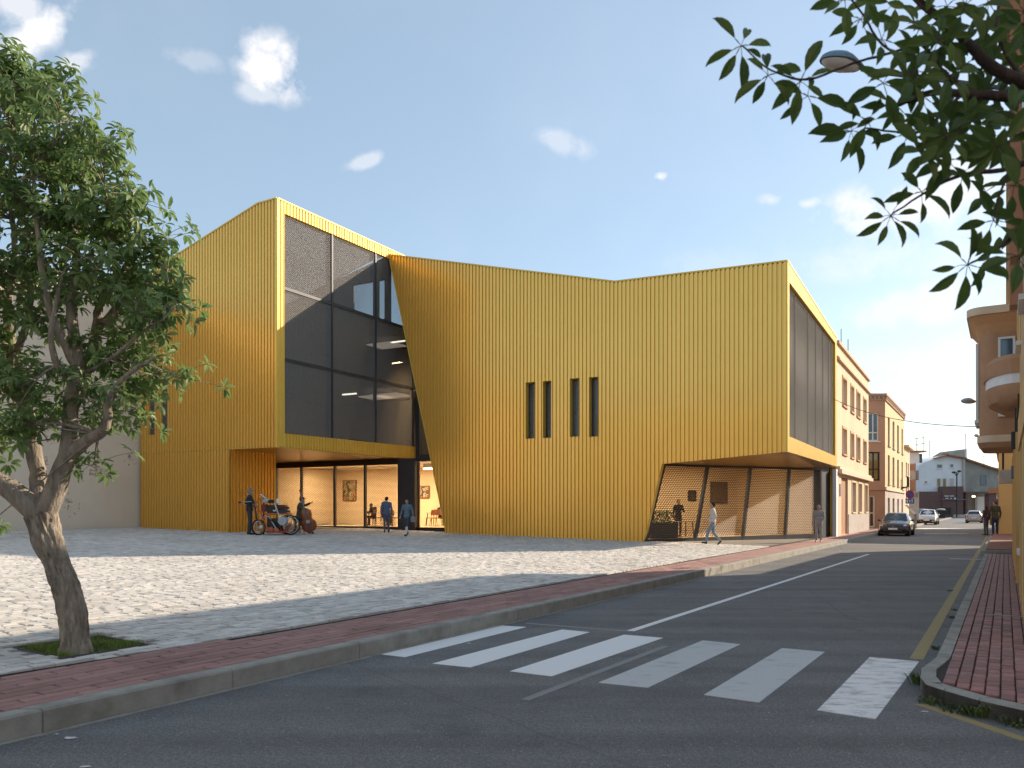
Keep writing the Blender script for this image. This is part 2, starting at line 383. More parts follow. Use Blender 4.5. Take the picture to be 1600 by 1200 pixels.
def frust_vis(X, Y, m=1.0): return Y > 3.5 and abs(X) < .64*Y+m
# left pavement bricks: rows along the street
dS2 = Vector((.6, 1)).normalized(); dN2 = Vector((dS2.y, -dS2.x))
def brick_mb(b, c, d, n_, hl, hw, z0, z1, e=.006, jit=.0):
    c = Vector(c)
    q = [c-d*hl-n_*hw, c+d*hl-n_*hw, c+d*hl+n_*hw, c-d*hl+n_*hw]
    if jit: q = [p+Vector((random.uniform(-jit,jit), random.uniform(-jit,jit))) for p in q]
    qi = [c+(p-c)*(1-e/max(hw,.01)) for p in q]
    t = [random.uniform(-jit,jit)*.25 for _ in range(4)]
    b.add([(p.x,p.y,z0) for p in q]+[(p.x,p.y,z1-.006+t[i]) for i,p in enumerate(q)]+[(p.x,p.y,z1+t[i]) for i,p in enumerate(qi)],
          [(0,1,5,4),(1,2,6,5),(2,3,7,6),(3,0,4,7),(4,5,9,8),(5,6,10,9),(6,7,11,10),(7,4,8,11),(8,9,10,11)])
pl_bricks = []; row = .146; bl = .62
r_i = 0; s_ = .02
while True:
    n0 = row*(r_i+.5)
    any_ = False
    v = (r_i*.37 % 1)*bl - 2
    while v < 70:
        # point: kerb inner line + v along, n0 to the left
        c = Vector((KL(0)-lw/.857-.006, 0)) + dS2*v - dN2*n0
        if c.x-.07 > edge_x(c.y)+.0:
            any_ = True
            if frust_vis(c.x, c.y): pl_bricks.append((c.length, c))
        v += bl
    r_i += 1
    if not any_ or r_i > 14: break
pl_bricks.sort(key=lambda t: t[0])
for i, (d_, c) in enumerate(pl_bricks[:300]):
    b = MB(); brick_mb(b, c, dS2, dN2, bl/2-.008, row/2-.010, .150, .186+random.uniform(-.002,.002), jit=.003); b.build('brick', M['redbrick'], side)
b = MB()
for d_, c in pl_bricks[300:]: brick_mb(b, c, dS2, dN2, bl/2-.008, row/2-.010, .150, .186, jit=.003)
b.build('brick', M['redbrick'], side, kind='stuff')
# border course between red paving and setts
strip(([(edge_x(Y)-.03,Y) for Y in Ys if Y<36],[(edge_x(Y)+.012,Y) for Y in Ys if Y<36]), .0, .178, 'paving_edge', M['joint'])

# plaza: sloping bed plus real setts
M['sett'] = mat('limestone_sett', (.48,.455,.415), rough=.85, var=.12, vs_=1.1, bump=.4, bs=35, dirt=.12)
def sett_mat():
    m = mat('pale_stone_sett', (.69,.665,.625), rough=.85, var=.10, vs_=1.4, bump=.5, bs=28, dirt=.16)
    n = m.node_tree.nodes; l = m.node_tree.links; p = n["Principled BSDF"]
    a = n.new("ShaderNodeAttribute"); a.attribute_name = "shade"
    src = p.inputs["Base Color"].links[0].from_socket
    q = n.new("ShaderNodeMixRGB"); q.blend_type = 'MULTIPLY'; q.inputs[0].default_value = 1; l.new(src, q.inputs[1]); l.new(a.outputs["Color"], q.inputs[2]); l.new(q.outputs[0], p.inputs["Base Color"])
    return m
M['setts'] = sett_mat()
PITC = Vector((-4.72, 8.78)); PH = .48
def plz(X, Y): return pz(X, Y)
b = MB()
Yp = [-25, -10, 0, 4, 8.3, 9.3, 10, 14, 18, 24, 30, 36, 46, 70]
Us = [0, .35, .5, 1.3, 2.2, 4, 8, 16, 30, 55]
def uY(u, Y): return Vector((edge_x(Y)-u/.857, Y))
# bed: leave out the tree pit square
def in_pit(X, Y, h=PH):
    q = Vector((X, Y))-PITC; return abs(q.dot(DS)) < h and abs(q.dot(DN)) < h
plaza = empty('plaza', (0, 15, 0)); plaza['kind'] = 'structure'
cell = MB(); st = .16
# fine grid near pit, coarse elsewhere, built as quads split on street axes around the pit
def cellq(t0, t1, n0, n1):
    q = [DS*t0+DN*n0, DS*t1+DN*n0, DS*t1+DN*n1, DS*t0+DN*n1]
    cell.add([(p.x, p.y, pz(p.x, p.y)-.022 if (edge_x(p.y)-p.x) > -.3 else .10) for p in q], [(3,2,1,0)])
pt_, pn_ = PITC.dot(DS), PITC.dot(DN)
ts = sorted([-30,-10,0,3]+[pt_-PH, pt_+PH]+[10+3*i for i in range(14)]+[60,80])
ns = sorted([-60,-45,-35,-28]+[-24+2*i for i in range(9)]+[pn_-PH, pn_+PH])
for i in range(len(ts)-1):
    for j in range(len(ns)-1):
        tm, nm = (ts[i]+ts[i+1])/2, (ns[j]+ns[j+1])/2
        if abs(tm-pt_) < PH and abs(nm-pn_) < PH: continue
        q = DS*tm+DN*nm
        cellq(ts[i], ts[i+1], ns[j], ns[j+1])
cell.build('mortar_bed', mat('sett_mortar', (.25,.235,.21), rough=1, var=.2, vs_=3, bump=.5, bs=40), plaza)
near = []; far = []
SL, SW = .235, .148
rr = 0; u = .075
while u < 29:
    off = random.uniform(0, SL); v = -3+off
    while v < 46:
        hl = SL/2*random.uniform(.82, 1.12)
        c = Vector((edge_x(0)+.75, 0)) + dS2*(v+hl) - dN2*u
        v += 2*hl
        if (edge_x(c.y)-c.x)*.857 < .09: continue
        if not frust_vis(c.x, c.y, 1.2): continue
        a_, b_ = toBC(c.x, c.y)
        if a_ > .8 and b_ < 14: continue
        if a_ > .9 and b_ < 29: continue
        if a_ > aL-.05 and b_ > 22.1: continue
        if b_ > 28.3: continue
        if in_pit(c.x, c.y, PH+.08): continue
        (near if c.length < 12.5 else far).append((c.length, c, hl))
    u += SW*random.uniform(.92, 1.06); rr += 1
near.sort(key=lambda t: t[0])
def sett(b, c, hl, shades):
    z = pz(c.x, c.y); n0 = len(b.f)
    ang = random.uniform(-.03, .03); d = Vector((dS2.x*cos(ang)-dS2.y*sin(ang), dS2.x*sin(ang)+dS2.y*cos(ang))); n_ = Vector((d.y, -d.x))
    brick_mb(b, c, d, n_, hl-.006, SW/2-random.uniform(.003,.009), z-.05, z+random.uniform(-.006,.005), e=.012, jit=.012)
    s = random.uniform(.76, 1.06)
    if random.random() < .06: s *= .8
    t_ = random.uniform(-.02,.02)
    shades += [(s*(1+t_), s, s*(1-t_), 1)]*(len(b.f)-n0)
def build_setts(lst, name, kind=None):
    b = MB(); sh = []
    for d_, c, hl in lst: sett(b, c, hl, sh)
    o = b.build(name, M['setts'], plaza, kind=kind)
    at = o.data.attributes.new("shade", 'FLOAT_COLOR', 'FACE')
    if len(o.data.polygons) == len(sh): at.data.foreach_set("color", [x for s in sh for x in s])
    return o
for it in near[:300]: build_setts([it], 'stone')
build_setts(near[300:]+far, 'stone', 'stuff')

# tree pit: kerbless square hole with earth and grass
pit = empty('tree_pit', (PITC.x, PITC.y, .2)); pit['kind'] = 'structure'
q = [PITC+DS*(sx*PH)+DN*(sy*PH) for sx, sy in ((-1,-1),(1,-1),(1,1),(-1,1))]
zt = [pz(p.x, p.y)-.004 for p in q]
b = MB(); b.add([(p.x,p.y,.165) for p in q], [(3,2,1,0)]); b.build('soil', mat('pit_soil', (.055,.045,.03), rough=1, var=.3, vs_=10, bump=.8, bs=30), pit)
b = MB()
for i in range(4):
    j = (i+1)%4; qi, qj = q[i]*1, q[j]*1; ci = PITC+(q[i]-PITC)*.975; cj = PITC+(q[j]-PITC)*.975
    b.add([(q[i].x,q[i].y,.02),(q[j].x,q[j].y,.02),(q[j].x,q[j].y,zt[j]),(q[i].x,q[i].y,zt[i]),(ci.x,ci.y,.02),(cj.x,cj.y,.02),(cj.x,cj.y,zt[j]),(ci.x,ci.y,zt[i])],
          [(0,1,2,3),(7,6,5,4),(3,2,6,7)])
b.build('pit_edge', mat('pit_edge_dark', (.10,.10,.095), rough=.9), pit)
M['grass'] = mat('grass_blade', (.16,.27,.04), rough=.7, var=.35, vs_=9, col2=(.13,.16,.035))
b = MB()
for _ in range(5200):
    p = PITC + DS*random.uniform(-PH*.96, PH*.96) + DN*random.uniform(-PH*.96, PH*.96)
    if (p-Vector((-4.58, 8.42))).length < .12: continue
    g = mnoise.noise(Vector((p.x*3, p.y*3, 0)))
    if random.random() > .72+.6*g: continue
    h = random.uniform(.03, .085)*(1+.8*g); a = random.uniform(0, 2*pi); w_ = random.uniform(.002,.004); ln = random.uniform(.0,.05)
    dx, dy = cos(a)*w_, sin(a)*w_; lx, ly = cos(a+1.5)*ln, sin(a+1.5)*ln
    b.add([(p.x-dx,p.y-dy,.165),(p.x+dx,p.y+dy,.165),(p.x+dx*.7+lx*.4,p.y+dy*.7+ly*.4,.165+h*.6),(p.x-dx*.7+lx*.4,p.y-dy*.7+ly*.4,.165+h*.6),(p.x+lx,p.y+ly,.165+h)], [(0,1,2,3),(3,2,4)])
b.build('grass', M['grass'], kind='stuff')

# road markings -----------------------------------------------------------
def gp(px, py, z=0): Y = F*(CH-z)/(py-HZ); return Vector(((px-800)/F*Y, Y, z))
def marking(pts, m, name='zebra_stripe', z=.004, parent=None, sub=1):
    b = MB(); b.add([(*gp(*p)[:2], z) for p in pts], [tuple(range(len(pts)))])
    me = b
    return me
zeb = empty('zebra_crossing', (1, 7.5, 0)); zeb['kind'] = 'structure'
stripes = [((590,1022),(770,977),(822,980),(633,1027)), ((676,1037),(878,984),(921,988),(735,1043)), ((797,1049),(975,992),(1036,997),(862,1057)),
           ((935,1067),(1098,1001),(1157,1007),(1012,1075)), ((1100,1086),(1222,1013),(1289,1019),(1186,1098)), ((1277,1110),(1359,1027),(1436,1034),(1368,1124))]
for i, s in enumerate(stripes):
    P = [gp(*p) for p in s]; b = MB()
    top = [(p.x, p.y, .004) for p in P]
    b.frustum([(p.x,p.y,-.01) for p in P], top)
    b.build('zebra_stripe', [M['paint'],M['paint'],M['paint'],M['paint_worn'],M['paint_worn'],M['paint_scuffed']][i], zeb)
def line(p, q, w_, m, name='lane_line', z=.004):
    a, c = gp(*p), gp(*q); d = (c-a).normalized(); n_ = Vector((d.y, -d.x, 0))*w_/2
    b = MB(); b.frustum([Vector((*v[:2], -.01)) for v in (a-n_, c-n_, c+n_, a+n_)], [Vector((*v[:2], z)) for v in (a-n_, c-n_, c+n_, a+n_)])
    return b.build(name, m, kind='structure')
line((985,986),(1357,866), .11, M['paint'])
line((822,974),(987,987), .09, M['paint_faint'], 'stop_line')
line((820,1094),(1040,1010), .09, M['paint_faint'], 'old_line', .0035)
line((1432,1030),(1543,838), .14, M['paint_yellow'], 'yellow_line')
line((1436,1100),(1604,1157), .10, M['paint_yellow'], 'yellow_line')
line((1484,873),(1532,874), .12, M['paint'], 'bay_line')
line((1310,862),(1316,861), .1, M['paint_faint'], 'bay_line')
for k, x in enumerate((1436,1458,1481,1503,1528)): # far zebra
    a = gp(x, 826); b_ = MB(); b_.box(a.x-.35, a.x+.8, a.y-1.6, a.y+1.6, -.01, .004); b_.build('zebra_stripe', M['paint'], zeb)
line((1445,834),(1512,833.5), .3, M['paint'], 'stop_line')

# right pavement ----------------------------------------------------------
RK = -.62                                                  # kerb face, street coordinate n
rp = MB(); T0 = 9.35
kn = Vector(gp(1447,1092).xy); kf = Vector(gp(1600,1137).xy)   # foot of the kerb round the corner
t0k, t1k = kn.dot(DS), kf.dot(DS)
rpts = [ST(120,RK), ST(8.3,RK), kn.to_3d()]
# outline of the corner, from photo points of the kerb foot
corner = [gp(1440,1066), gp(1438,1080), gp(1447,1093), gp(1475,1103), gp(1530,1120), gp(1600,1137)]
far_dir = (corner[-1]-corner[-3]).normalized()
corner.append(corner[-1]+far_dir*9)
outl = [ST(150,RK)]+[ST(t,RK) for t in (60,32.6,20,12,9.5)]+corner
body = [Vector((p.x,p.y)) for p in outl]
b = MB(); end = Vector((60, body[-1].y-5)); 
poly = body+[Vector((40, body[-1].y-16)), Vector((120, 60)), Vector((150, 150))]
b.prism([(p.x,p.y,-.1) for p in poly][::-1], (0,0,.232)); 
rpav = b.build('pavement', M['joint'], kind='structure')
# kerb stones: straight run then the curve
kerb2 = empty('kerb', (4, 8, 0)); kerb2['kind'] = 'structure'
def kerb_stone(p, q, m=M['concrete'], w_=.13, z=.15, par=kerb2):
    p = Vector(p[:2]); q = Vector(q[:2]); d = (q-p).normalized(); n_ = Vector((-d.y,d.x))
    p = p+d*.006; q = q-d*.006; e = .015; b = MB()
    r0 = [p, q, q+n_*w_, p+n_*w_]; r1 = [p+n_*e, q+n_*e, q+n_*w_, p+n_*w_]
    b.frustum([(v.x,v.y,-.05) for v in r0], [(v.x,v.y,z-e) for v in r0]); b.frustum([(v.x,v.y,z-e) for v in r0], [(v.x,v.y,z) for v in r1])
    b.build('kerb_stone', m, par)
run = [ST(32.5, RK)] + [ST(32.5-.92*i, RK) for i in range(1, 26)]
for i in range(len(run)-1): kerb_stone(run[i], run[i+1])
last = run[-1]
cc = [last]+[c for c in corner if (Vector(c.xy)-Vector(last.xy)).dot(DS) < -.1 or True]
cc = [last, corner[0], corner[1], corner[2], corner[3], corner[4], corner[5]]
for i in range(len(cc)-1):
    if (cc[i+1]-cc[i]).length > .05: kerb_stone(cc[i], cc[i+1])
p = corner[5]
for i in range(8): kerb_stone(p, p+far_dir*.95); p = p+far_dir*.95
def inside_edge(c):
    '''distance from c to the kerb foot line, negative outside'''
    line_ = [Vector(p.xy) for p in outl]; best = 9
    for p, q in zip(line_, line_[1:]):
        d = q-p; 
        if d.length < 1e-6: continue
        t = max(0, min(1, (c-p).dot(d)/d.length_squared)); r = c-(p+d*t)
        s_ = 1 if (d.x*r.y-d.y*r.x) > 0 else -1
        if r.length < abs(best)-1e-9: best = r.length*s_
    return best
# tiles: columns along the street
tl, tw = .205, .112
tiles = []
n0 = RK+.135+tw/2-3*tw; col = 0
while n0 < 3.2:
    t = 5.2 + (.5*tl if col%2 else 0) + random.uniform(-.02,.02)
    while t < 32.3:
        c = DS*t + DN*n0
        if n0 < .29 or t < 10.2:
            # keep clear of the corner kerb: the end strip is laid across
            lim = 5.3
            if t > lim and frust_vis(c.x, c.y, .8) and inside_edge(c) > .135+tw*.36: tiles.append((c.length, c, DS, DN, col))
        t += tl
    n0 += tw; col += 1
# end strip laid parallel to the side street
fd = Vector(far_dir.xy).normalized(); fn = Vector((-fd.y, fd.x))
if fn.dot(DS) < 0: fn = -fn
base = Vector(corner[3].xy)
for r_ in range(0, 0):
    for k in range(-6, 30):
        c = base + fn*(.14+tw*(r_+.5)) + fd*(k*tl+(r_%2)*tl/2)
        tt, nn_ = c.dot(DS), c.dot(DN)
        if tt < 7.75-(nn_-RK)*.12-.09  and frust_vis(c.x, c.y, .8) and inside_edge(c) > .17: tiles.append((c.length, c, fd, fn, k))
tiles.sort(key=lambda t: t[0])
for i, (d_, c, dd, dn, col) in enumerate(tiles[:300]):
    b = MB(); brick_mb(b, c, dd, dn, tl/2-.005, tw/2-.006, .11, .152+random.uniform(-.003,.003), jit=.003)
    b.build('brick', M['redtile_pale'] if random.random() < (.45 if col < 5 else .12) else M['redtile'], rpav)
bb = [MB(), MB()]
for d_, c, dd, dn, col in tiles[300:]: brick_mb(bb[random.random() < (.3 if col < 5 else .1)], c, dd, dn, tl/2-.005, tw/2-.006, .11, .151, jit=.003)
bb[0].build('brick', M['redtile'], rpav, kind='stuff'); bb[1].build('brick', M['redtile_pale'], rpav, kind='stuff')
# stone drain strip across, step and raised platform beyond
b = MB(); b.bar(ST(13.6,-.2,.15), ST(13.6,.26,.15), .07, .02); b.build('drain_strip', M['concrete'], rpav)
b = MB(); pf = [ST(33.2,RK+.02), ST(33.2,.3), ST(75,.3), ST(75,RK+.02)]
b.prism([(p.x,p.y,.10) for p in pf], (0,0,.165)); b.build('raised_pavement', mat('red_platform', (.30,.13,.09), rough=.85, var=.15, vs_=4, bump=.2), kind='structure')
b = MB(); b.bar(ST(33.1,RK,.19), ST(33.1,.3,.19), .16, .10); b.build('step', M['concrete'], kind='structure')
b = MB(); b.bar(ST(33.2,RK-.05,.0), ST(110,RK-.05,.0), .14, .38); b.build('kerb', M['concrete'], kind='structure')
# far-side ground: pavement in front of the end wall
MB().box(60, 120, 146, 260, -.05, .14).build('pavement', M['concrete'], kind='structure')
# corner on our side of the side street (out of frame, carries the tree behind the camera)
b = MB(); cp = [Vector((2.3,2.4)), Vector((2.3,2.4))+Vector((.851,-.525))*14, Vector((2.3,2.4))+Vector((.851,-.525))*14-DS*1.8, Vector((-.9,-2.2)), Vector((-1.9,-3)), Vector((-2.6,-1.6)), Vector((-.6,2.0)), Vector((.6,3.0))]
b.prism([(p.x,p.y,-.05) for p in cp][::-1], (0,0,.19)); b.build('pavement', M['concrete'], kind='structure')
# weeds along the right kerb and litter
M['weed'] = mat('weed_leaf', (.09,.14,.035), rough=.7, var=.3, vs_=10)
def weed(loc, r, h, nl, seed, label):
    rn = random.Random(seed); b = MB(); L0 = Vector(loc)
    for _ in range(nl):
        a = rn.uniform(0, 2*pi); rr_ = r*sqrt(rn.random()); p = L0+Vector((cos(a)*rr_, sin(a)*rr_, 0)); hh = h*rn.uniform(.3,1)
        d = Vector((cos(a), sin(a), 0))*hh*rn.uniform(.2,1.); s_ = Vector((-sin(a), cos(a), 0))*rn.uniform(.004,.012)
        m_ = p+d*.5+Vector((0,0,hh*.8)); tip = p+d+Vector((0,0,hh*rn.uniform(.5,1)))
        b.add([p-s_*.3, m_-s_, tip, m_+s_, p+s_*.3], [(0,1,3,4),(1,2,3)])
    o = b.build('weed', M['weed'], kind=None); return tag(o, label, 'weed', 'weeds in the gutter of the right kerb')
wl = [((1436,1068),.09,.13,90,'tall green weed at the rounded corner of the right kerb'), ((1455,1100),.10,.07,70,'low weed in the gutter just past the kerb corner'),
      ((1497,1112),.13,.08,90,'spreading weed in the gutter below the second corner kerb stone'), ((1530,1117),.13,.15,120,'bushiest weed, in the middle of the curved kerb'),
      ((1590,1133),.15,.10,110,'dark weed patch by the kerb at the right edge of the photo'), ((1462,1015),.04,.06,30,'thin weed sprig beside the right kerb near the yellow line'),
      ((1487,966),.06,.05,35,'small weed tuft where the yellow line passes the fifth kerb stone'),((1492,954),.06,.04,30,'brownish weed tuft halfway along the straight right kerb'),((1485,924),.07,.04,30,'farthest weed tuft lying between yellow line and right kerb')]
for i, (p, r_, h, n_, lb) in enumerate(wl): weed(gp(*p), r_, h, n_, i, lb)
M['litter'] = mat('paper_white', (.7,.7,.68), rough=.8)
for i, (p, s_, lb) in enumerate([((109,1154),.045,'torn white scrap of paper on the asphalt at the lower left'), ((89,1148),.02,'tiny white paper flake left of the torn paper scrap'), ((133,1199),.03,'white scrap of litter at the bottom edge of the road'), ((1446,1113),.03,'pale pebble on the road below the kerb corner'), ((733,1006),.03,'white scrap lying between the two leftmost zebra stripes')]):
    q = gp(*p); b = MB(); rn = random.Random(i); pts = [(q.x+cos(a)*s_*rn.uniform(.6,1.5), q.y+sin(a)*s_*.6*rn.uniform(.6,1.3), .004+.004*rn.random()) for a in [k*pi/4 for k in range(8)]]
    b.prism(pts, (0,0,.002)); b.build('litter', M['litter'], label=lb, cat='litter')
# ------------------------------------------------------------------ the gold building
def interp(pts):
    def f(u):
        if u <= pts[0][0]: return pts[0][1]
        for (u0, z0), (u1, z1) in zip(pts, pts[1:]):
            if u <= u1: return z0+(z1-z0)*(u-u0)/(u1-u0)
        return pts[-1][1]
    return f
PITCH = .185
PROF = [(0,.0),(.105,.0),(.122,-.055),(.165,-.055),(.185,.0)]
def prof(u, dep=1.):
    x = u % PITCH
    for (u0, d0), (u1, d1) in zip(PROF, PROF[1:]):
        if x <= u1+1e-9: return (d0+(d1-d0)*(x-u0)/(u1-u0))*dep
    return 0
def corrugated(b, pl, u0, u1, top, bot, holes=(), breaks=(), dep=1., off=.05):
    us = {u0, u1}
    k = math.floor(u0/PITCH)
    while k*PITCH < u1:
        for x, _ in PROF[:-1]:
            if u0 < k*PITCH+x < u1: us.add(k*PITCH+x)
        k += 1
    for h in holes: us |= {h[0], h[1]}
    us |= {x for x in breaks if u0 < x < u1}
    us = sorted(us)
    for a, c in zip(us, us[1:]):
        if c-a < 1e-5: continue
        m = (a+c)/2; e = (c-a)*.001
        lo = [bot(a+e), bot(c-e)]; hi = [top(a+e), top(c-e)]
        seg = []; cur = lo
        for h in sorted([h for h in holes if h[0] < m < h[1]], key=lambda h: h[2]):
            seg.append((cur, [h[2]]*2)); cur = [h[3]]*2
        seg.append((cur, hi))
        da, dc = off+prof(a, dep), off+prof(c, dep)
        for l_, h_ in seg:
            if h_[0] <= l_[0] and h_[1] <= l_[1]: continue
            b.quad(pl.pt(a, l_[0], da), pl.pt(c, l_[1], dc), pl.pt(c, h_[1], dc), pl.pt(a, h_[0], da))
gb = empty('gold_building', BC(0,0,0), 'gold corrugated metal cultural building with dark mesh windows and cantilevered corners', 'building')
# --- main front wall
u_kink = main_f.px(961,440); u_tl = main_f.px(608,398); u_bl = main_f.px(700,836); u_s1 = main_f.px(1035,725); u_s0 = main_f.px(1003,846)
Z_PR = main_f.px(1228,706)[1]; Z_TOP = main_f.px(1228,408)[1]
top_m = interp([(0,Z_TOP), u_kink, u_tl])
bot_m = interp([(0,Z_PR), u_s1, (u_s0[0],-.1), (u_bl[0],-.1), (u_bl[0]+.001,u_bl[1]-.25), u_tl])
slots = []
for (xa, ya, xb, yb) in ((822,598,836,685),(849,596,862,684),(891,592,905,682),(921,590,935,682)):
    (ua, za), (ub, zb) = main_f.px(xa, ya), main_f.px(xb, yb); slots.append((min(ua,ub), max(ua,ub), zb, za))
b = MB(); corrugated(b, main_f, 0, u_tl[0], top_m, bot_m, slots, (u_kink[0], u_s1[0], u_s0[0], u_bl[0], u_bl[0]+.001))
b.build('front_wall', M['gold'], gb)
def window_slot(pl, h, dep=.32):
    u0, u1, z0, z1 = h
    w_ = MB()
    for a, c in (((u0,z0),(u0,z1)),((u1,z0),(u1,z1)),((u0,z0),(u1,z0)),((u0,z1),(u1,z1))):
        w_.quad(pl.pt(a[0],a[1],.052), pl.pt(c[0],c[1],.052), pl.pt(c[0],c[1],-dep), pl.pt(a[0],a[1],-dep))
    wo = w_.build('window', M['gold_trim'], gb)
    fm = MB()
    for a, c in ((u0,u0+.05),(u1-.05,u1)): fm.frustum([pl.pt(a,z0,-dep+.06), pl.pt(c,z0,-dep+.06), pl.pt(c,z0,-dep), pl.pt(a,z0,-dep)], [pl.pt(a,z1,-dep+.06), pl.pt(c,z1,-dep+.06), pl.pt(c,z1,-dep), pl.pt(a,z1,-dep)])
    fm.build('frame', M['anthracite'], wo)
    MB().quad(pl.pt(u0,z0,-dep+.01), pl.pt(u1,z0,-dep+.01), pl.pt(u1,z1,-dep+.01), pl.pt(u0,z1,-dep+.01)).build('pane', M['glass_dark'], wo)
    mm = MB(); emesh(mm, pl, u0+.04, u1-.04, z0+.02, z1-.02, .10, .055, .016, -dep+.08)
    mm.build('mesh_screen', M['mesh_dark'], wo, kind='stuff')
def emesh(b, pl, u0, u1, z0, z1, pu, pv, w_, off, inside=None, tilt=.5):
    nr = int((z1-z0)/pv); nc = int((u1-u0)/(pu/2))
    for j in range(nr+1):
        vz = z0+(j+.5)*pv
        for i in range(nc):
            ua, uc = u0+i*pu/2, u0+(i+1)*pu/2
            sa = 1 if (i+j) % 2 == 0 else -1
            za, zc = vz+sa*pv*.25, vz-sa*pv*.25
            if max(za,zc)+w_/2 > z1 or min(za,zc)-w_/2 < z0: continue
            if inside and not inside((ua+uc)/2, vz): continue
            o1 = w_*tilt
            b.quad(pl.pt(ua,za-w_/2,off+o1), pl.pt(uc,zc-w_/2,off+o1), pl.pt(uc,zc+w_/2,off), pl.pt(ua,za+w_/2,off))
for h in slots: window_slot(main_f, h)
# --- right face with its big mesh opening
MR_L = main_r.px(1306,600)[0]
ztr = main_r.px(1306,528)[1]; top_r = interp([(0,Z_TOP),(MR_L,ztr)]); bot_r = interp([(0,Z_PR),(MR_L,main_r.px(1306,729)[1])])
g0 = main_r.px(1231.4,441); g1 = main_r.px(1303.6,536); g2 = main_r.px(1231.4,682); g3 = main_r.px(1303.6,712.5)
gt = interp([g0, g1]); gbm = interp([g2, g3])
b = MB(); nul = lambda u: 0
corrugated(b, main_r, 0, g0[0], top_r, bot_r, dep=.25); corrugated(b, main_r, g1[0], MR_L, top_r, bot_r, dep=.25)
corrugated(b, main_r, g0[0], g1[0], top_r, gt, dep=.25); corrugated(b, main_r, g0[0], g1[0], gbm, bot_r, dep=.25)
b.build('street_wall', M['gold_trim'], gb)
# bent metal reveal round the opening
b = MB()
for p, q in ((g0,g1),(g2,g3),(g0,g2),(g1,g3)):
    b.quad(main_r.pt(*p,.052), main_r.pt(*q,.052), main_r.pt(*q,-.16), main_r.pt(*p,-.16))
b.build('reveal', M['gold_trim'], gb)
b = MB(); emesh(b, main_r, g0[0], g1[0], 2, 13, .12, .06, .028, -.06, lambda u, z: gbm(u)+.03 < z < gt(u)-.03)
b.build('mesh_screen', M['mesh_grey'], gb, kind='stuff')
for px in (1246,1266,1278,1289,1298):
    u = main_r.px(px, 600)[0]; b = MB(); b.bar(main_r.pt(u, gbm(u), -.10), main_r.pt(u, gt(u), -.10), .05, .05, up=main_r.n.to_3d()); b.build('mullion', M['anthracite'], gb)
us_ = [g0[0]]+[main_r.px(px,600)[0] for px in (1246,1266,1278,1289,1298)]+[g1[0]]
for a, c in zip(us_, us_[1:]):
    MB().quad(main_r.pt(a,gbm(a),-.15), main_r.pt(c,gbm(c),-.15), main_r.pt(c,gt(c),-.15), main_r.pt(a,gt(a),-.15)).build('pane', M['glass_matt'], gb)
# --- left block, front
z404 = left_f.px(404,318); z275 = left_f.px(275,400); z221 = left_f.px(221,434); ZL = left_f.px(433,310)[1]; ZLB = left_r.px(433.5,699)[1]
u360 = left_f.px(360,701)[0]; UL = z221[0]
top_l = interp([(0,ZL), z404, z275, z221]); bot_l = interp([(0,ZLB),(u360,ZLB),(u360+.001,.0),(UL,.0)])
lsl = []
for (xa, ya, xb, yb) in ((234,590,243,679),(253,588,263,678),(234,470,243,536),(253,466,263,536)):
    (ua, za), (ub, zb) = left_f.px(xa, ya), left_f.px(xb, yb); lsl.append((min(ua,ub), max(ua,ub), zb, za))
b = MB(); corrugated(b, left_f, 0, UL, top_l, bot_l, lsl, (z404[0], z275[0], u360, u360+.001)); b.build('front_wall', M['gold'], gb)
for h in lsl: window_slot(left_f, h, .10)
# --- left block, glazed street face
A_END = 2.27-aL
band_b = interp([(0,ZLB),(A_END,ZLB+.02)])
q0, q1, q2, q3 = left_r.px(443.5,334), left_r.px(607,404), left_r.px(443.5,677), left_r.px(649,698)
qs = (q1[1]-q0[1])/(q1[0]-q0[0]); QT = interp([q0, (A_END-.05, q0[1]+qs*(A_END-.05-q0[0]))]); QB = interp([q2, (A_END-.05, q3[1])])
b = MB(); tl_ = interp([(0,ZL),(A_END,ZL)])
corrugated(b, left_r, 0, q0[0], tl_, band_b, dep=.5); corrugated(b, left_r, q0[0], A_END, tl_, QT); corrugated(b, left_r, q0[0], A_END, QB, band_b)
b.build('street_wall', M['gold_trim'], gb)
mus = [left_r.px(519,500)[0], left_r.px(587,500)[0], left_r.px(645,600)[0]]
h1 = left_r.px(444,450)[1]; h2 = left_r.px(444,561)[1]
b = MB()
for p, q in (((q0[0],q0[1]),(A_END-.05,QT(99))),((q2[0],q2[1]),(A_END-.05,QB(99))),((q0[0],q0[1]),(q2[0],q2[1]))):
    b.quad(left_r.pt(*p,.052), left_r.pt(*q,.052), left_r.pt(*q,-.14), left_r.pt(*p,-.14))
b.build('reveal', M['gold_trim'], gb)
for u in mus:
    b = MB(); b.bar(left_r.pt(u, QB(u), -.055), left_r.pt(u, QT(u), -.055), .10, .16, up=left_r.n.to_3d()); b.build('mullion', M['anthracite'], gb)
for z in (h1, h2):
    b = MB(); b.bar(left_r.pt(q0[0], z, -.062), left_r.pt(A_END, z, -.062), .15, .13); b.build('transom', M['anthracite'], gb)
b = MB(); emesh(b, left_r, q0[0], A_END-.06, 4, 15, .085, .046, .016, -.02, lambda u, z: QB(u)+.02 < z < QT(u)-.02)
b.build('mesh_screen', M['mesh_dark'], gb, kind='stuff')
us_ = [q0[0]]+mus; zs = [None, h2, h1, 99]
for a, c in zip(us_, us_[1:]):
    for k in range(3):
        lo = (QB(a), QB(c)) if k == 0 else (zs[k],)*2; hi = (QT(a), QT(c)) if k == 2 else (zs[k+1],)*2
        MB().quad(left_r.pt(a,lo[0],-.16), left_r.pt(c,lo[1],-.16), left_r.pt(c,hi[1],-.16), left_r.pt(a,hi[0],-.16)).build('pane', M['glass'], gb)
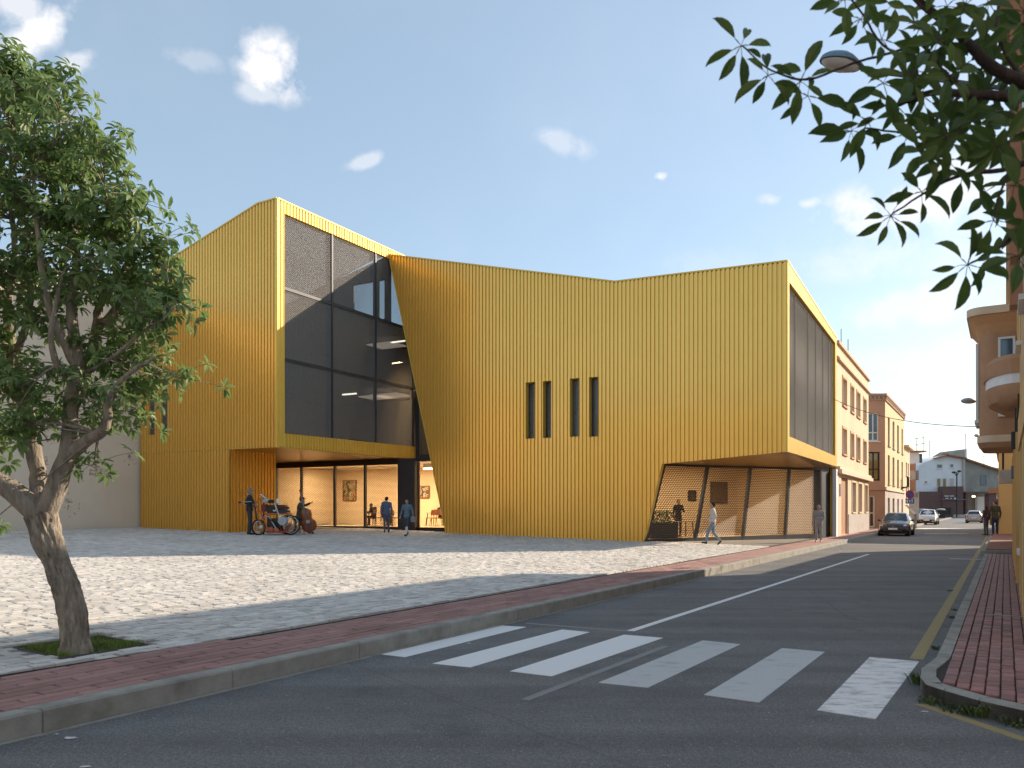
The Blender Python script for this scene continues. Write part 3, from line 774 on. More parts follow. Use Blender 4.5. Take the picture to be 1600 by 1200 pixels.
# dark end post beside the left face, plus beam and mesh over the entrance
AE = 2.27
def bbox(b, a0, a1, b0, b1, z0, z1):
    return b.frustum([BC(a0,b0,z0),BC(a1,b0,z0),BC(a1,b1,z0),BC(a0,b1,z0)],[BC(a0,b0,z1),BC(a1,b0,z1),BC(a1,b1,z1),BC(a0,b1,z1)])
rec = Pl(BC(AE,0), DB, -DA); g1p = Pl(BC(.95,0), DB, -DA)
uc0, uc1 = g1p.px(649,750)[0], g1p.px(622,750)[0]
bbox(MB(), AE-.05, AE+.2, rec.px(656,700)[0], bL-.02, ZLB, 14.0).build('end_post', M['anthracite'], gb)
bbox(MB(), .9, 1.25, uc0, uc1, .3, ZLB-.012).build('column', M['anthracite'], gb)
zb0, zb1 = rec.px(670,721)[1], rec.px(670,710)[1]
rd = Pl(BC(1.2,0), DB, -DA); zd0 = rd.px(670,721)[1]
bbox(MB(), 1.16, AE, 14.6, rd.px(650,700)[0], zd0, zd0+.32).build('beam', M['anthracite'], gb)
bbox(MB(), AE-.04, AE+.25, 14.6, rec.px(655,700)[0], zb0, zb1).build('beam', M['anthracite'], gb)
b = MB(); ur = rec.px(655,700)[0]; emesh(b, rec, 14.6, ur-.02, zb1, 10, .11, .06, .022, .02); b.build('mesh_screen', M['mesh_bronze'], gb, kind='stuff')
MB().quad(rec.pt(14.6,zb1,-.05), rec.pt(ur,zb1,-.05), rec.pt(ur,10,-.05), rec.pt(14.6,10,-.05)).build('pane', M['glass_clear'], gb)
# lit wall behind that upper mesh
MB().quad(BC(5,12,zb1-.1), BC(5,20,zb1-.1), BC(5,20,10), BC(5,12,10)).build('room_wall', M['room_wall'], gb)
# jambs of the entrance
ud = rd.px(655,780)[0]
b = MB(); bbox(b, 1.18, 1.28, ud, ud+.09, .6, zd0); b.build('door_jamb', M['darkwood'], gb)
bbox(MB(), 1.16, 1.3, 13, ud, .3, .75).build('threshold', M['anthracite'], gb)
MB().quad(rd.pt(13,.75,.0), rd.pt(ud,.75,.0), rd.pt(ud,zd0,.0), rd.pt(13,zd0,.0)).build('pane', M['glass_clear'], gb)
bbox(MB(), .1, 1.2, uc0-4.2, uc0, .2, .56).build('entrance_floor', M['concrete_dark'], gb)
# --- return of the slanted edge of the main wall
b = MB(); u_b2 = (u_bl[0], u_bl[1]-.25)
def slant(a, t): u = u_b2[0]+(u_tl[0]-u_b2[0])*t; z = u_b2[1]+(u_tl[1]-u_b2[1])*t; return BC(a, u-.01, z)
b.quad(slant(-.045,0), slant(-.045,1), slant(AE,1), slant(AE,0)); b.build('slanted_side', M['gold_trim'], gb)
b = MB(); b.bar(main_f.pt(u_b2[0], u_b2[1], .035), main_f.pt(u_tl[0], u_tl[1], .035), .05, .05, up=main_f.n.to_3d()); b.build('edge_trim', M['gold_trim'], gb)
# --- recess under the left block
bR = toBC(*left_f.pt(u360, 0).xy)[1]
rsp = Pl(BC(aL, bR), DA, -DB)
b = MB(); corrugated(b, rsp, 0, 2.62, lambda u: ZLB, lambda u: 0., dep=1.1, off=.0); b.build('recess_wall', M['gold'], gb)
bbox(MB(), aL+2.62, aL+2.7, bR-.002, 28.25, 0, ZLB-.004).build('recess_wall', M['gold_trim'], gb)
# soffits
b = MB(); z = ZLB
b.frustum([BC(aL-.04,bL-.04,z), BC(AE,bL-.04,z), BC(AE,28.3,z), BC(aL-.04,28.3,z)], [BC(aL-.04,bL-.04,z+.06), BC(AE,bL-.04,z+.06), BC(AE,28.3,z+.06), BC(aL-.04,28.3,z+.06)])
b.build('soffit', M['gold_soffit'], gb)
# thin soffit panel joints
# --- right gallery glazing line G2
QA = Vector(gpos(1003,846).xy); QA = main_f.pt(u_s0[0]+.02, 0, -.12)
QBp = main_r.pt(11.7, 0, -.55)
g2l = (QBp-QA); g2d = Vector(g2l.xy).normalized(); g2n = Vector((g2d.y, -g2d.x))
G2 = Pl(QA, g2d, g2n)
LEN2 = g2l.length
topz = [G2.px(1036,726)[1], G2.px(1280,733)[1]]; uT0 = G2.px(1036,726)[0]; uE = G2.px(1280,733)[0]
ztop2 = interp([(uT0, topz[0]), (uE, topz[1])])
ZF2 = .36
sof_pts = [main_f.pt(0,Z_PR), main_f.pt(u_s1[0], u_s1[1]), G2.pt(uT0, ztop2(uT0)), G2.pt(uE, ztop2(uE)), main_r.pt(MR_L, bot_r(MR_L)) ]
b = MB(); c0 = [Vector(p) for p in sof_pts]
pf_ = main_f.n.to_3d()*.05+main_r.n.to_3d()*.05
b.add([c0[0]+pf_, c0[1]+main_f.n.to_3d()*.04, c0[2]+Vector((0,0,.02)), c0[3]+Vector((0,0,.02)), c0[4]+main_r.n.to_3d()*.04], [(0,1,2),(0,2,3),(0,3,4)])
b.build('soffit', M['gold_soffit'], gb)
mull = [((1036,726),(1004,846)), ((1104,726),(1083,842)), ((1170.5,729),(1158,841)), ((1231.5,732),(1224.5,839)), ((1280,733),(1280,838))]
mp_ = [(G2.px(*a)[0], G2.px(*c)[0]) for a, c in mull]
for i, (ut, ubt) in enumerate(mp_):
    b = MB(); b.bar(G2.pt(ubt, ZF2-.3, .06), G2.pt(ut, ztop2(ut)+.02, .06), .13, .14, up=g2n.to_3d()); b.build('mullion', M['anthracite'], gb)
b = MB(); b.bar(G2.pt(mp_[0][0]-.05, ztop2(uT0)+.0, .06), G2.pt(uE+.1, ztop2(uE)+.0, .06), .15, .12); b.build('top_rail', M['anthracite'], gb)
b = MB(); b.bar(G2.pt(mp_[0][1], ZF2-.17, .04), G2.pt(uE+.1, ZF2-.17, .04), .16, .42); b.build('sill', M['anthracite'], gb)
for i in range(4):
    (t0, b0), (t1, b1) = mp_[i], mp_[i+1]
    def ins(u, z, t0=t0, b0=b0, t1=t1, b1=b1):
        k = (z-ZF2)/(ztop2(u)-ZF2); return ZF2+.03 < z < ztop2(u)-.05 and b0+(t0-b0)*k+.07 < u < b1+(t1-b1)*k-.07
    b = MB(); emesh(b, G2, min(t0,b0), max(t1,b1), ZF2, 4.2, .155, .082, .042, .02, ins); b.build('mesh_screen', M['mesh_bronze'], gb, kind='stuff')
    MB().quad(G2.pt(b0,ZF2,-.06), G2.pt(b1,ZF2,-.06), G2.pt(t1,ztop2(t1),-.06), G2.pt(t0,ztop2(t0),-.06)).build('pane', M['glass_clear'], gb)
# gold reveal of the slanted cut
b = MB(); b.quad(main_f.pt(u_s0[0],-.05,.05), main_f.pt(u_s1[0],u_s1[1],.05), main_f.pt(u_s1[0],u_s1[1],-.25), main_f.pt(u_s0[0],-.05,-.25)); b.build('slanted_reveal', M['gold_trim'], gb)
# dark end wall of the gallery and the pale pier next door
ue1 = G2.px(1301,760)[0]
e0 = G2.pt(uE+.05,0,.0); e1 = main_r.pt(MR_L,0,-.30)
b = MB(); dd = (e1-e0); nn = Vector((dd.y,-dd.x,0)).normalized()*.3
b.frustum([(*(p.xy),.0) for p in (e0,e1,e1-nn,e0-nn)], [(*(p.xy),4.02) for p in (e0,e1,e1-nn,e0-nn)]); b.build('end_wall', M['anthracite'], gb)
# --- gallery room
def g2o(u, off): p = G2.pt(u, 0, off); return (p.x, p.y)
def flat(pts, z, name, m, par=gb): return MB().add([(*p, z) for p in pts], [tuple(range(len(pts)))]).build(name, m, par)
RD = 5.2
rp_ = [g2o(mp_[0][1]+.0,-.08), g2o(uE+.1,-.08), g2o(uE-.1,-RD), g2o(-1.5,-RD)]
flat(rp_, ZF2, 'floor', M['room_floor']); flat(rp_, 4.0, 'ceiling', M['room_ceiling'])
def vwall(p, q, z0, z1, name, m, par=gb): return MB().quad((*p,z0),(*q,z0),(*q,z1),(*p,z1)).build(name, m, par)
vwall(rp_[3], rp_[2], ZF2, 4.0, 'room_wall', M['room_wall']); vwall(rp_[0], rp_[3], ZF2, 4.0, 'room_wall', M['room_wall']); vwall(rp_[1], rp_[2], ZF2, 4.0, 'room_wall', M['room_wall'])
# --- left ground-floor room
FR = .75; CR = 4.12
mg = [g1p.px(px, 780)[0] for px in (431.5, 471, 523, 570.5, 622)]
for u in mg[:-1] :
    b = MB(); bbox(b, .90, 1.03, u-.06, u+.06, .3, ZLB-.16); b.build('mullion', M['anthracite'], gb)
bbox(MB(), .9, 1.0, mg[-1], mg[0], ZLB-.30, ZLB-.005).build('top_rail', M['black'], gb)
bbox(MB(), .9, 1.0, mg[-1], mg[0], .3, FR+.02).build('sill', M['black'], gb)
for i in range(4):
    u1, u0 = mg[i], mg[i+1]
    b = MB(); emesh(b, g1p, u0+.08, u1-.08, FR+.04, ZLB-.31, .115, .062, .027, .0); b.build('mesh_screen', M['mesh_bronze'], gb, kind='stuff')
    MB().quad(g1p.pt(u0,FR,-.07), g1p.pt(u1,FR,-.07), g1p.pt(u1,ZLB-.3,-.07), g1p.pt(u0,ZLB-.3,-.07)).build('pane', M['glass_clear'], gb)
AB = 6.2
def bq(pts, name, m): return MB().add([BC(*p) for p in pts], [(0,1,2,3)]).build(name, m, gb)
bq([(1.02,11,FR),(AB,11,FR),(AB,28.2,FR),(1.02,28.2,FR)], 'floor', M['room_floor'])
bq([(1.02,11,CR),(AB,11,CR),(AB,28.2,CR),(1.02,28.2,CR)], 'ceiling', M['room_ceiling'])
bq([(AB,11,FR),(AB,28.2,FR),(AB,28.2,CR),(AB,11,CR)], 'room_wall', M['room_wall'])
bq([(1.02,28.2,FR),(AB,28.2,FR),(AB,28.2,CR),(1.02,28.2,CR)], 'room_wall', M['room_wall'])
bq([(.6,11,FR),(AB,11,FR),(AB,11,CR),(.6,11,CR)], 'room_wall', M['room_wall'])
# --- upper rooms of the left block
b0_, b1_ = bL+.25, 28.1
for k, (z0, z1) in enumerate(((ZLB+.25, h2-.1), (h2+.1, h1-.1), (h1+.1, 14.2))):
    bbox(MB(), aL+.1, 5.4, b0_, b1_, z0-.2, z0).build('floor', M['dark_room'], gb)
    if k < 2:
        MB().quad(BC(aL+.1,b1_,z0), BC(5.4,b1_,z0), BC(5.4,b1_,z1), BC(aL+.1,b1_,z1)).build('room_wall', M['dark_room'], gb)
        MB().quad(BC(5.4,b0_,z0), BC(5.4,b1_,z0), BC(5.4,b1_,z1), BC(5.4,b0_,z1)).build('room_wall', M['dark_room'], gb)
def holed(fr, u0, u1, z0, z1, holes):
    """wall rectangle with rectangular holes; fr(u,z)->point"""
    us = sorted({u0,u1}|{h[0] for h in holes}|{h[1] for h in holes}); zs_ = sorted({z0,z1}|{h[2] for h in holes}|{h[3] for h in holes}); b = MB()
    for a, c in zip(us, us[1:]):
        for d, e in zip(zs_, zs_[1:]):
            if any(h[0]-1e-6 <= a and c <= h[1]+1e-6 and h[2]-1e-6 <= d and e <= h[3]+1e-6 for h in holes): continue
            b.quad(fr(a,d), fr(c,d), fr(c,e), fr(a,e))
    return b
pb = Pl(BC(0,b1_), DA, -DB)
pa = Pl(BC(5.4,0), DB, -DA)
bbox(MB(), 5.42, 5.5, 19.5, 28.3, CR+.15, h1-.01).build('back_wall', M['gold'], gb)
bbox(MB(), AB+.05, AB+.15, 10.8, 28.3, -.1, CR+.15).build('back_wall', M['gold'], gb)
bbox(MB(), 5.5, AB+.15, 19.5, 28.3, CR+.15, CR+.25).build('rear_roof', M['concrete_dark'], gb)
def hole(pl, x0, y0, x1, y1): (ua,za),(ub_,zb_) = pl.px(x0,y0), pl.px(x1,y1); return (min(ua,ub_),max(ua,ub_),min(za,zb_),max(za,zb_))
ha = hole(pb, 450, 418, 488, 455); 
ha = (ha[0], ha[1], h1+.3, 12.3)
TA = .3
pt2 = Pl(BC(TA,0), DB, -DA)
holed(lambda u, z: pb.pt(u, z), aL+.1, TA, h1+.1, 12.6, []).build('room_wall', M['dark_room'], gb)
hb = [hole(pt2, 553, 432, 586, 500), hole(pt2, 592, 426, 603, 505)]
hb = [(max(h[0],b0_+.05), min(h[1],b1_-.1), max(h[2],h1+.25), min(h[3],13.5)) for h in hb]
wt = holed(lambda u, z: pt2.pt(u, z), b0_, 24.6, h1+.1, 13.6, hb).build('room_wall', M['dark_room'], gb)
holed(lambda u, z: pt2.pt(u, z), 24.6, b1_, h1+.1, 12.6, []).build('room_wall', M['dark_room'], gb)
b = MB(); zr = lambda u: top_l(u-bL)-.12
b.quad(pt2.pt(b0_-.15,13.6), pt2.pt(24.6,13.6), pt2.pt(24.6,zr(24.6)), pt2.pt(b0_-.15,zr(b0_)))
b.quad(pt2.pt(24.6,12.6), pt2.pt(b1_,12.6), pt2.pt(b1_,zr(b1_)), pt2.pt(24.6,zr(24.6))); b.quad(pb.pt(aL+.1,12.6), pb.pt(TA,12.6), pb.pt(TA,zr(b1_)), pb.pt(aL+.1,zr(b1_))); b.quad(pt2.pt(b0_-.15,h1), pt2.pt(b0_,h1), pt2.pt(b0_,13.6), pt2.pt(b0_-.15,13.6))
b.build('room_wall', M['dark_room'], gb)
for h in hb:
    b = MB()
    for p, q in (((h[0],h[2]),(h[1],h[2])),((h[0],h[3]),(h[1],h[3])),((h[0],h[2]),(h[0],h[3])),((h[1],h[2]),(h[1],h[3]))): b.bar(pt2.pt(*p,.03), pt2.pt(*q,.03), .08, .08, up=pt2.n.to_3d())
    w_ = b.build('window_frame', M['anthracite'], gb); MB().quad(pt2.pt(h[0],h[2]), pt2.pt(h[1],h[2]), pt2.pt(h[1],h[3]), pt2.pt(h[0],h[3])).build('pane', M['glass_clear'], w_)
bbox(MB(), TA+.02, 5.5, b0_, 28.25, h1+.0, h1+.12).build('terrace_roof', M['concrete_dark'], gb)
# --- shells: roofs and back walls, so the block is closed and casts its shadow
b = MB(); AEND = MR_L
b.add([BC(-.04,0,Z_TOP-.05), BC(-.04,u_kink[0],u_kink[1]-.05), BC(-.04,u_tl[0],u_tl[1]-.05), BC(AEND,u_tl[0],u_tl[1]-.35), BC(AEND,u_kink[0],u_kink[1]-.35), BC(AEND,0,ztr-.05)], [(0,1,4,5),(1,2,3,4)])
b.build('roof', M['concrete_dark'], gb)
b = MB(); zz = [BC(AEND,0,ztr-.05), BC(AEND,u_kink[0],u_kink[1]-.35), BC(AEND,u_tl[0],u_tl[1]-.35), BC(5.5,u_tl[0],u_tl[1]-.35)]
for p, q in zip(zz, zz[1:]): b.quad((p.x,p.y,-.2),(q.x,q.y,-.2),q,p)
b.build('back_wall', M['gold'], gb)
us2 = [0, z404[0], z275[0], UL]
b = MB()
for u0, u1 in zip(us2, us2[1:]):
    b.quad(left_f.pt(u0,top_l(u0)-.05,.03), left_f.pt(u1,top_l(u1)-.05,.03), left_f.pt(u1,top_l(u1)-.2,-(.3-aL)), left_f.pt(u0,top_l(u0)-.2,-(.3-aL)))
b.build('roof', M['concrete_dark'], gb)
b = MB(); b.quad(left_f.pt(UL,0), left_f.pt(UL,top_l(UL)-.05), left_f.pt(UL,top_l(UL)-.3,-(.3-aL)), left_f.pt(UL,0,-(.3-aL))); b.quad(left_f.pt(UL,0,-(.3-aL)), left_f.pt(UL,h1,-(.3-aL)), left_f.pt(UL,h1,-(5.5-aL)), left_f.pt(UL,0,-(5.5-aL))); b.build('side_wall', M['gold'], gb)
b = MB(); b.quad(BC(aL+.02,bL+.12,ZL-.3), BC(AEND,bL+.12,ZL-.3), BC(AEND,bL+.12,14.3), BC(aL+.02,bL+.12,14.3))
# copings
def coping(p, q): b = MB(); b.bar(p, q, .22, .06); b.build('coping', M['gold_trim'], gb)
coping(main_f.pt(-.03,Z_TOP+.0,-.04), main_f.pt(u_kink[0],u_kink[1]+.0,-.04)); coping(main_f.pt(u_kink[0],u_kink[1],-.04), main_f.pt(u_tl[0],u_tl[1],-.04))
coping(main_r.pt(0,Z_TOP,-.04), main_r.pt(MR_L,ztr,-.04))
for u0, u1 in zip(us2, us2[1:]): coping(left_f.pt(u0,top_l(u0),-.04), left_f.pt(u1,top_l(u1),-.04))
coping(left_r.pt(0,ZL,-.04), left_r.pt(A_END,ZL,-.04))
for (a0,a1,b0,b1,z0,z1) in ((-.056,.012,-.056,.012,Z_PR-.01,Z_TOP-.01),(aL-.056,aL+.012,bL-.056,bL+.012,ZLB-.01,ZL-.01)):
    bbox(MB(), a0, a1, b0, b1, z0, z1).build('edge_trim', M['gold_trim'], gb)
# corner trims
def cbar(p, q, n, w_=.1): b = MB(); b.bar(p, q, w_, .04, up=n.to_3d()); b.build('edge_trim', M['gold_trim'], gb)
# dark base strip
def base(pl, u0, u1, par=gb): b = MB(); b.frustum([pl.pt(u0,-.1,.03), pl.pt(u1,-.1,.03), pl.pt(u1,-.1,-.1), pl.pt(u0,-.1,-.1)], [pl.pt(u0,.3+.0,.03), pl.pt(u1,.3,.03), pl.pt(u1,.3,-.1), pl.pt(u0,.3,-.1)]); 
# --- lights inside
def area(name, loc, sx, sy, e, col=(1,.72,.42), rz=0):
    l_ = bpy.data.lights.new(name, 'AREA'); l_.shape = 'RECTANGLE'; l_.size = sx; l_.size_y = sy; l_.energy = e; l_.color = col
    o = bpy.data.objects.new(name, l_); C.objects.link(o); o.location = loc; o.rotation_euler = (0,0,rz); return o
az = atan2(DB.y, DB.x)
for bb_, e in ((26,150),(22.5,150),(19,150),(15,190)):
    area('ceiling_light', BC(3.4, bb_, CR-.06), 2.0, .25, e, rz=az)
for u, e in ((2,85),(5.5,85),(9,70)):
    p = G2.pt(u,0,-2.5); area('ceiling_light', (p.x,p.y,3.93), 2.0, .25, e, rz=atan2(g2d.y,g2d.x))
area('ceiling_light', BC(3.6,17,9.9), 1.5, .3, 130, rz=az)
# ceiling lamps that show
cl_ = empty('ceiling_lamp', BC(2.7,16.3,CR), 'lit strip lamp under the entrance ceiling beside the slanted gold edge', 'lamp')
u_a, u_b = rec.px(655,720)[0], rec.px(678,720)[0]
b = MB(); b.bar(BC(2.7,u_a,CR-.28), BC(2.7,u_b-1,CR-.28), .12, .06); b.build('tube', M['lamp'], cl_)
b = MB(); b.bar(BC(2.7,u_a,CR-.12), BC(2.7,u_b-1,CR-.12), .14, .24); b.build('housing', M['white_frame'], cl_)
def lampspot(px, py, z): Y = F*(z-CH)/(HZ-py); return toBC((px-800)/F*Y, Y)
for (z, nm, tubes, rafts) in ((h2-.45, 'middle', [(546,616)], [(592,622),(628,618)]), (h1-.45, 'upper', [(622,534)], [(604,541)])):
    for i, (px, py) in enumerate(tubes):
        a, bb_ = lampspot(px, py, z); bb_ = max(bb_, bL+.8)
        t = empty('ceiling_lamp', BC(a, bb_, z), f"small lit strip lamp seen through the {nm} row of dark mesh panes", 'lamp', 'lamps behind the dark mesh window')
        b = MB(); b.bar(BC(a, bb_-.45, z), BC(a, bb_+.45, z), .12, .05); b.build('tube', M['lamp_far'], t)
        b = MB(); b.bar(BC(a, bb_-.45, z+.06), BC(a, bb_+.45, z+.06), .14, .05); b.build('housing', M['white_frame'], t)
    for i, (px, py) in enumerate(rafts):
        a, bb_ = lampspot(px, py, z); bb_ = max(bb_, bL+1.1)
        t = empty('ceiling_raft', BC(a, bb_, z), f"self-glowing ceiling raft behind the {nm} row of dark mesh panes, {'left' if i==0 else 'right'} one", 'ceiling panel', 'rafts behind the dark mesh window')
        b = MB(); bbox(b, a-.7, a+.7, bb_-.85, bb_+.85, z+.02, z+.08); b.build('panel', M['raft'], t, bevel=.02)
        b = MB()
        for sx, sy in ((-.5,-.5),(.5,.5)): b.tube([BC(a+sx, bb_+sy, z+.08), BC(a+sx, bb_+sy, z+.35)], .01, 5)
        b.build('hanger', M['steel'], t, kind='stuff')
    area('ceiling_light', BC(1.2, 22.6, z-.5), 1.6, 1.6, 14, col=(1,.8,.62), rz=az)
# artworks
def artwork(pl, x0, y0, x1, y1, off, m, fm, label, cat='picture'):
    (ua, za), (ub_, zb_) = pl.px(x0,y0), pl.px(x1,y1); u0, u1, z0, z1 = min(ua,ub_), max(ua,ub_), min(za,zb_), max(za,zb_)
    t = empty('framed_picture', pl.pt((u0+u1)/2, z0, off), label, cat)
    b = MB(); b.frustum([pl.pt(u0,z0,off), pl.pt(u1,z0,off), pl.pt(u1,z0,off+.03), pl.pt(u0,z0,off+.03)], [pl.pt(u0,z1,off), pl.pt(u1,z1,off), pl.pt(u1,z1,off+.03), pl.pt(u0,z1,off+.03)]); b.build('canvas', m, t)
    b = MB(); w_ = .06
    for p, q in (((u0,z0),(u1,z0)),((u0,z1),(u1,z1)),((u0,z0),(u0,z1)),((u1,z0),(u1,z1))): b.bar(pl.pt(*p,off+.025), pl.pt(*q,off+.025), w_, .05, up=pl.n.to_3d())
    b.build('frame', fm, t)
def artmat(name, cols, sc=3.):
    m, n, l, p = node_mat(name); t = n.new("ShaderNodeTexCoord"); q = n.new("ShaderNodeTexNoise"); q.inputs["Scale"].default_value = sc; q.inputs["Detail"].default_value = 4; q.inputs["Distortion"].default_value = 1.2
    l.new(t.outputs["Object"], q.inputs["Vector"]); r = n.new("ShaderNodeValToRGB"); r.color_ramp.interpolation = 'CONSTANT'
    e = r.color_ramp.elements; e[0].position = 0; e[0].color = (*cols[0],1); e[1].position = .42; e[1].color = (*cols[1],1)
    for k, c in enumerate(cols[2:]): x = e.new(.49+.07*k); x.color = (*c,1)
    l.new(q.outputs["Fac"], r.inputs[0]); l.new(r.outputs[0], p.inputs["Base Color"]); p.inputs["Roughness"].default_value = .7; return m
backL = Pl(BC(AB,0), DB, -DA)
a1 = artmat('abstract_red', [(.03,.03,.03),(.22,.19,.06),(.45,.4,.25),(.35,.05,.03),(.28,.04,.03)], 2.2)
a2 = artmat('abstract_brown', [(.05,.04,.03),(.12,.09,.06),(.5,.42,.3),(.2,.15,.1)], 4)
a3 = artmat('abstract_dark', [(.03,.03,.04),(.10,.03,.02),(.05,.09,.04),(.16,.12,.08)], 3)
a4 = artmat('abstract_ochre', [(.09,.05,.02),(.15,.09,.035),(.12,.07,.03),(.17,.1,.04)], 5)
artwork(backL, 537, 751, 557, 782, .02, a1, M['wood'], 'red and olive abstract painting behind the mesh left of the entrance')
artwork(backL, 653, 760, 671, 778, .02, a2, M['wood'], 'small framed brown drawing seen through the open entrance')
backR = Pl((rp_[3][0], rp_[3][1]), g2d, g2n)
artwork(backR, 1075, 767, 1086, 782, .02, a3, M['black'], 'small dark picture in the leftmost bay of the right gallery')
artwork(backR, 1110, 753, 1135, 786, .02, a4, M['darkwood'], 'large ochre square canvas in the second bay of the right gallery')
artwork(backR, 1172, 753, 1190, 790, .02, a3, M['darkwood'], 'tall red and green picture in the third bay of the right gallery')
# ------------------------------------------------------------------ other buildings
def brick_mat(name, c1, c2, mortar, sc, rz=0):
    m, n, l, p = node_mat(name); t = n.new("ShaderNodeTexCoord"); mp = n.new("ShaderNodeMapping"); l.new(t.outputs["Object"], mp.inputs[0])
    mp.inputs["Rotation"].default_value = (R(90), 0, 0); q = n.new("ShaderNodeTexBrick"); q.inputs["Color1"].default_value = (*c1,1); q.inputs["Color2"].default_value = (*c2,1); q.inputs["Mortar"].default_value = (*mortar,1)
    q.inputs["Scale"].default_value = sc; q.inputs["Mortar Size"].default_value = .03; l.new(mp.outputs[0], q.inputs["Vector"]); l.new(q.outputs[0], p.inputs["Base Color"]); p.inputs["Roughness"].default_value = .9; return m
M['brickwall'] = brick_mat('brown_brick', (.16,.075,.065), (.21,.105,.09), (.12,.09,.08), 2.)
def facade(pl, u0, u1, z0, z1, holes, m, par, depth=.16, name='wall'):
    b = holed(lambda u, z: pl.pt(u, z), u0, u1, z0, z1, holes)
    for h in holes:
        for a, c in (((h[0],h[2]),(h[0],h[3])),((h[1],h[2]),(h[1],h[3])),((h[0],h[2]),(h[1],h[2])),((h[0],h[3]),(h[1],h[3]))):
            b.quad(pl.pt(*a), pl.pt(*c), pl.pt(*c,-depth), pl.pt(*a,-depth))
    return b.build(name, m, par)
def pbox(b, pl, u0, u1, z0, z1, o0, o1):
    return b.frustum([pl.pt(u0,z0,o0), pl.pt(u1,z0,o0), pl.pt(u1,z0,o1), pl.pt(u0,z0,o1)], [pl.pt(u0,z1,o0), pl.pt(u1,z1,o0), pl.pt(u1,z1,o1), pl.pt(u0,z1,o1)])
def window(pl, h, par, depth=.16, fm=None, pm=None, nm=1, sill=True, surround=None, fw=.05, name='window', transom=None):
    u0, u1, z0, z1 = h; fm = fm or M['white_frame']; pm = pm or M['glass_dark']; b = MB()
    pbox(b, pl, u0+.002, u0+fw, z0+.002, z1-.002, -depth-.02, -depth+.05); pbox(b, pl, u1-fw, u1-.002, z0+.002, z1-.002, -depth-.02, -depth+.05)
    pbox(b, pl, u0+fw, u1-fw, z0+.002, z0+fw, -depth-.02, -depth+.05); pbox(b, pl, u0+fw, u1-fw, z1-fw, z1-.002, -depth-.02, -depth+.05)
    for i in range(nm): u = u0+(u1-u0)*(i+1)/(nm+1); pbox(b, pl, u-fw*.45, u+fw*.45, z0+fw, z1-fw, -depth-.015, -depth+.045)
    if transom: z = z0+(z1-z0)*transom; pbox(b, pl, u0+fw, u1-fw, z-fw*.4, z+fw*.4, -depth-.01, -depth+.04)
    w_ = b.build(name, fm, par)
    b = MB(); b.quad(pl.pt(u0,z0,-depth), pl.pt(u1,z0,-depth), pl.pt(u1,z1,-depth), pl.pt(u0,z1,-depth)); b.build('pane', pm, w_)
    if sill: b = MB(); pbox(b, pl, u0-.08, u1+.08, z0-.09, z0-.003, -.02, .09); b.build('sill', surround or fm, w_)
    if surround:
        b = MB(); s_ = .13; pbox(b, pl, u0-s_, u0-.002, z0, z1+s_, -.01, .035); pbox(b, pl, u1+.002, u1+s_, z0, z1+s_, -.01, .035); pbox(b, pl, u0-.002, u1+.002, z1+.002, z1+s_, -.01, .033); b.build('surround', surround, w_)
    return w_
def shell(pl, u0, u1, z1, depth, m, par, roof=None, rise=0., front=False):
    """side walls, back wall and roof behind a facade"""
    b = MB(); A = [pl.pt(u0,0,-.005), pl.pt(u0,0,-depth), pl.pt(u1,0,-depth), pl.pt(u1,0,-.005)]
    for p, q in zip(A, A[1:]): b.quad((*p.xy,-.3), (*q.xy,-.3), (*q.xy,z1), (*p.xy,z1))
    if front: b.quad((*A[0].xy,-.3), (*A[3].xy,-.3), (*A[3].xy,z1), (*A[0].xy,z1))
    b.build('side_wall', m, par)
    b = MB(); pbox(b, pl, u0+.01, u1-.01, z1-.25, z1-.1, -depth+.01, -.02); b.build('roof', roof or M['concrete_dark'], par)

# cream three-storey house next to the gold building
cp_ = Pl((17.98,44.25), (.578,1), (.866,-.5))
cb = empty('cream_house', cp_.pt(0,0), 'cream three-storey house with framed windows and a moulded band, joined to the gold building', 'house')
CE = cp_.px(1357,700)[0]; CT = cp_.px(1309,535)[1]
def rows(pl, xs, y0, y1, xr):
    zt, zb = pl.px(xr, y0)[1], pl.px(xr, y1)[1]
    return [(pl.px(a,700)[0], pl.px(c,700)[0], zb, zt) for a, c in xs]
h3 = rows(cp_, [(1316.2,1322.6),(1329,1334),(1338.3,1343.6),(1348.8,1353.4)], 590, 633, 1317)
h2_ = [(a,c, cp_.px(1317,709)[1], cp_.px(1317,669)[1]) for a,c,_,_ in h3]
hg = rows(cp_, [(1331,1337),(1341,1346.3),(1351,1355.4)], 754, 800, 1334)
dz = (cp_.px(1314.6,700)[0], cp_.px(1324.8,700)[0], .2, cp_.px(1318,746)[1])
ZC = cp_.px(1312,733)[1]
facade(cp_, -.1, CE, ZC-.1, CT, h3+h2_, M['cream'], cb)
facade(cp_, -.1, CE, -.3, ZC-.1, hg+[dz], M['cream'], cb)
b = MB(); pbox(b, cp_, -.1, CE, .1, .95, -.005, .05); 
b = MB(); pbox(b, cp_, dz[1]+.12, CE+.02, -.3, hg[0][2]-.12, .002, .04); b.build('plinth', M['pale_stone'], cb)
for h in h3+h2_: window(cp_, h, cb, depth=.2, pm=M['shutter'], nm=0, surround=M['terracotta'] if False else mat('peach_surround',(.60,.34,.20),rough=.85))
for h in hg: window(cp_, h, cb, depth=.2, pm=M['shutter'], nm=0, surround=M['cream_trim'])
b = MB(); pbox(b, cp_, dz[0]+.02, dz[1]-.02, .2, dz[3]-.02, -.18, -.12); dr = b.build('door', M['terracotta'], cb)
b = MB(); pbox(b, cp_, dz[0]+.25, dz[0]+.45, .2, dz[3]-.02, -.118, -.08); b.build('door_leaf', M['shutter'], dr)
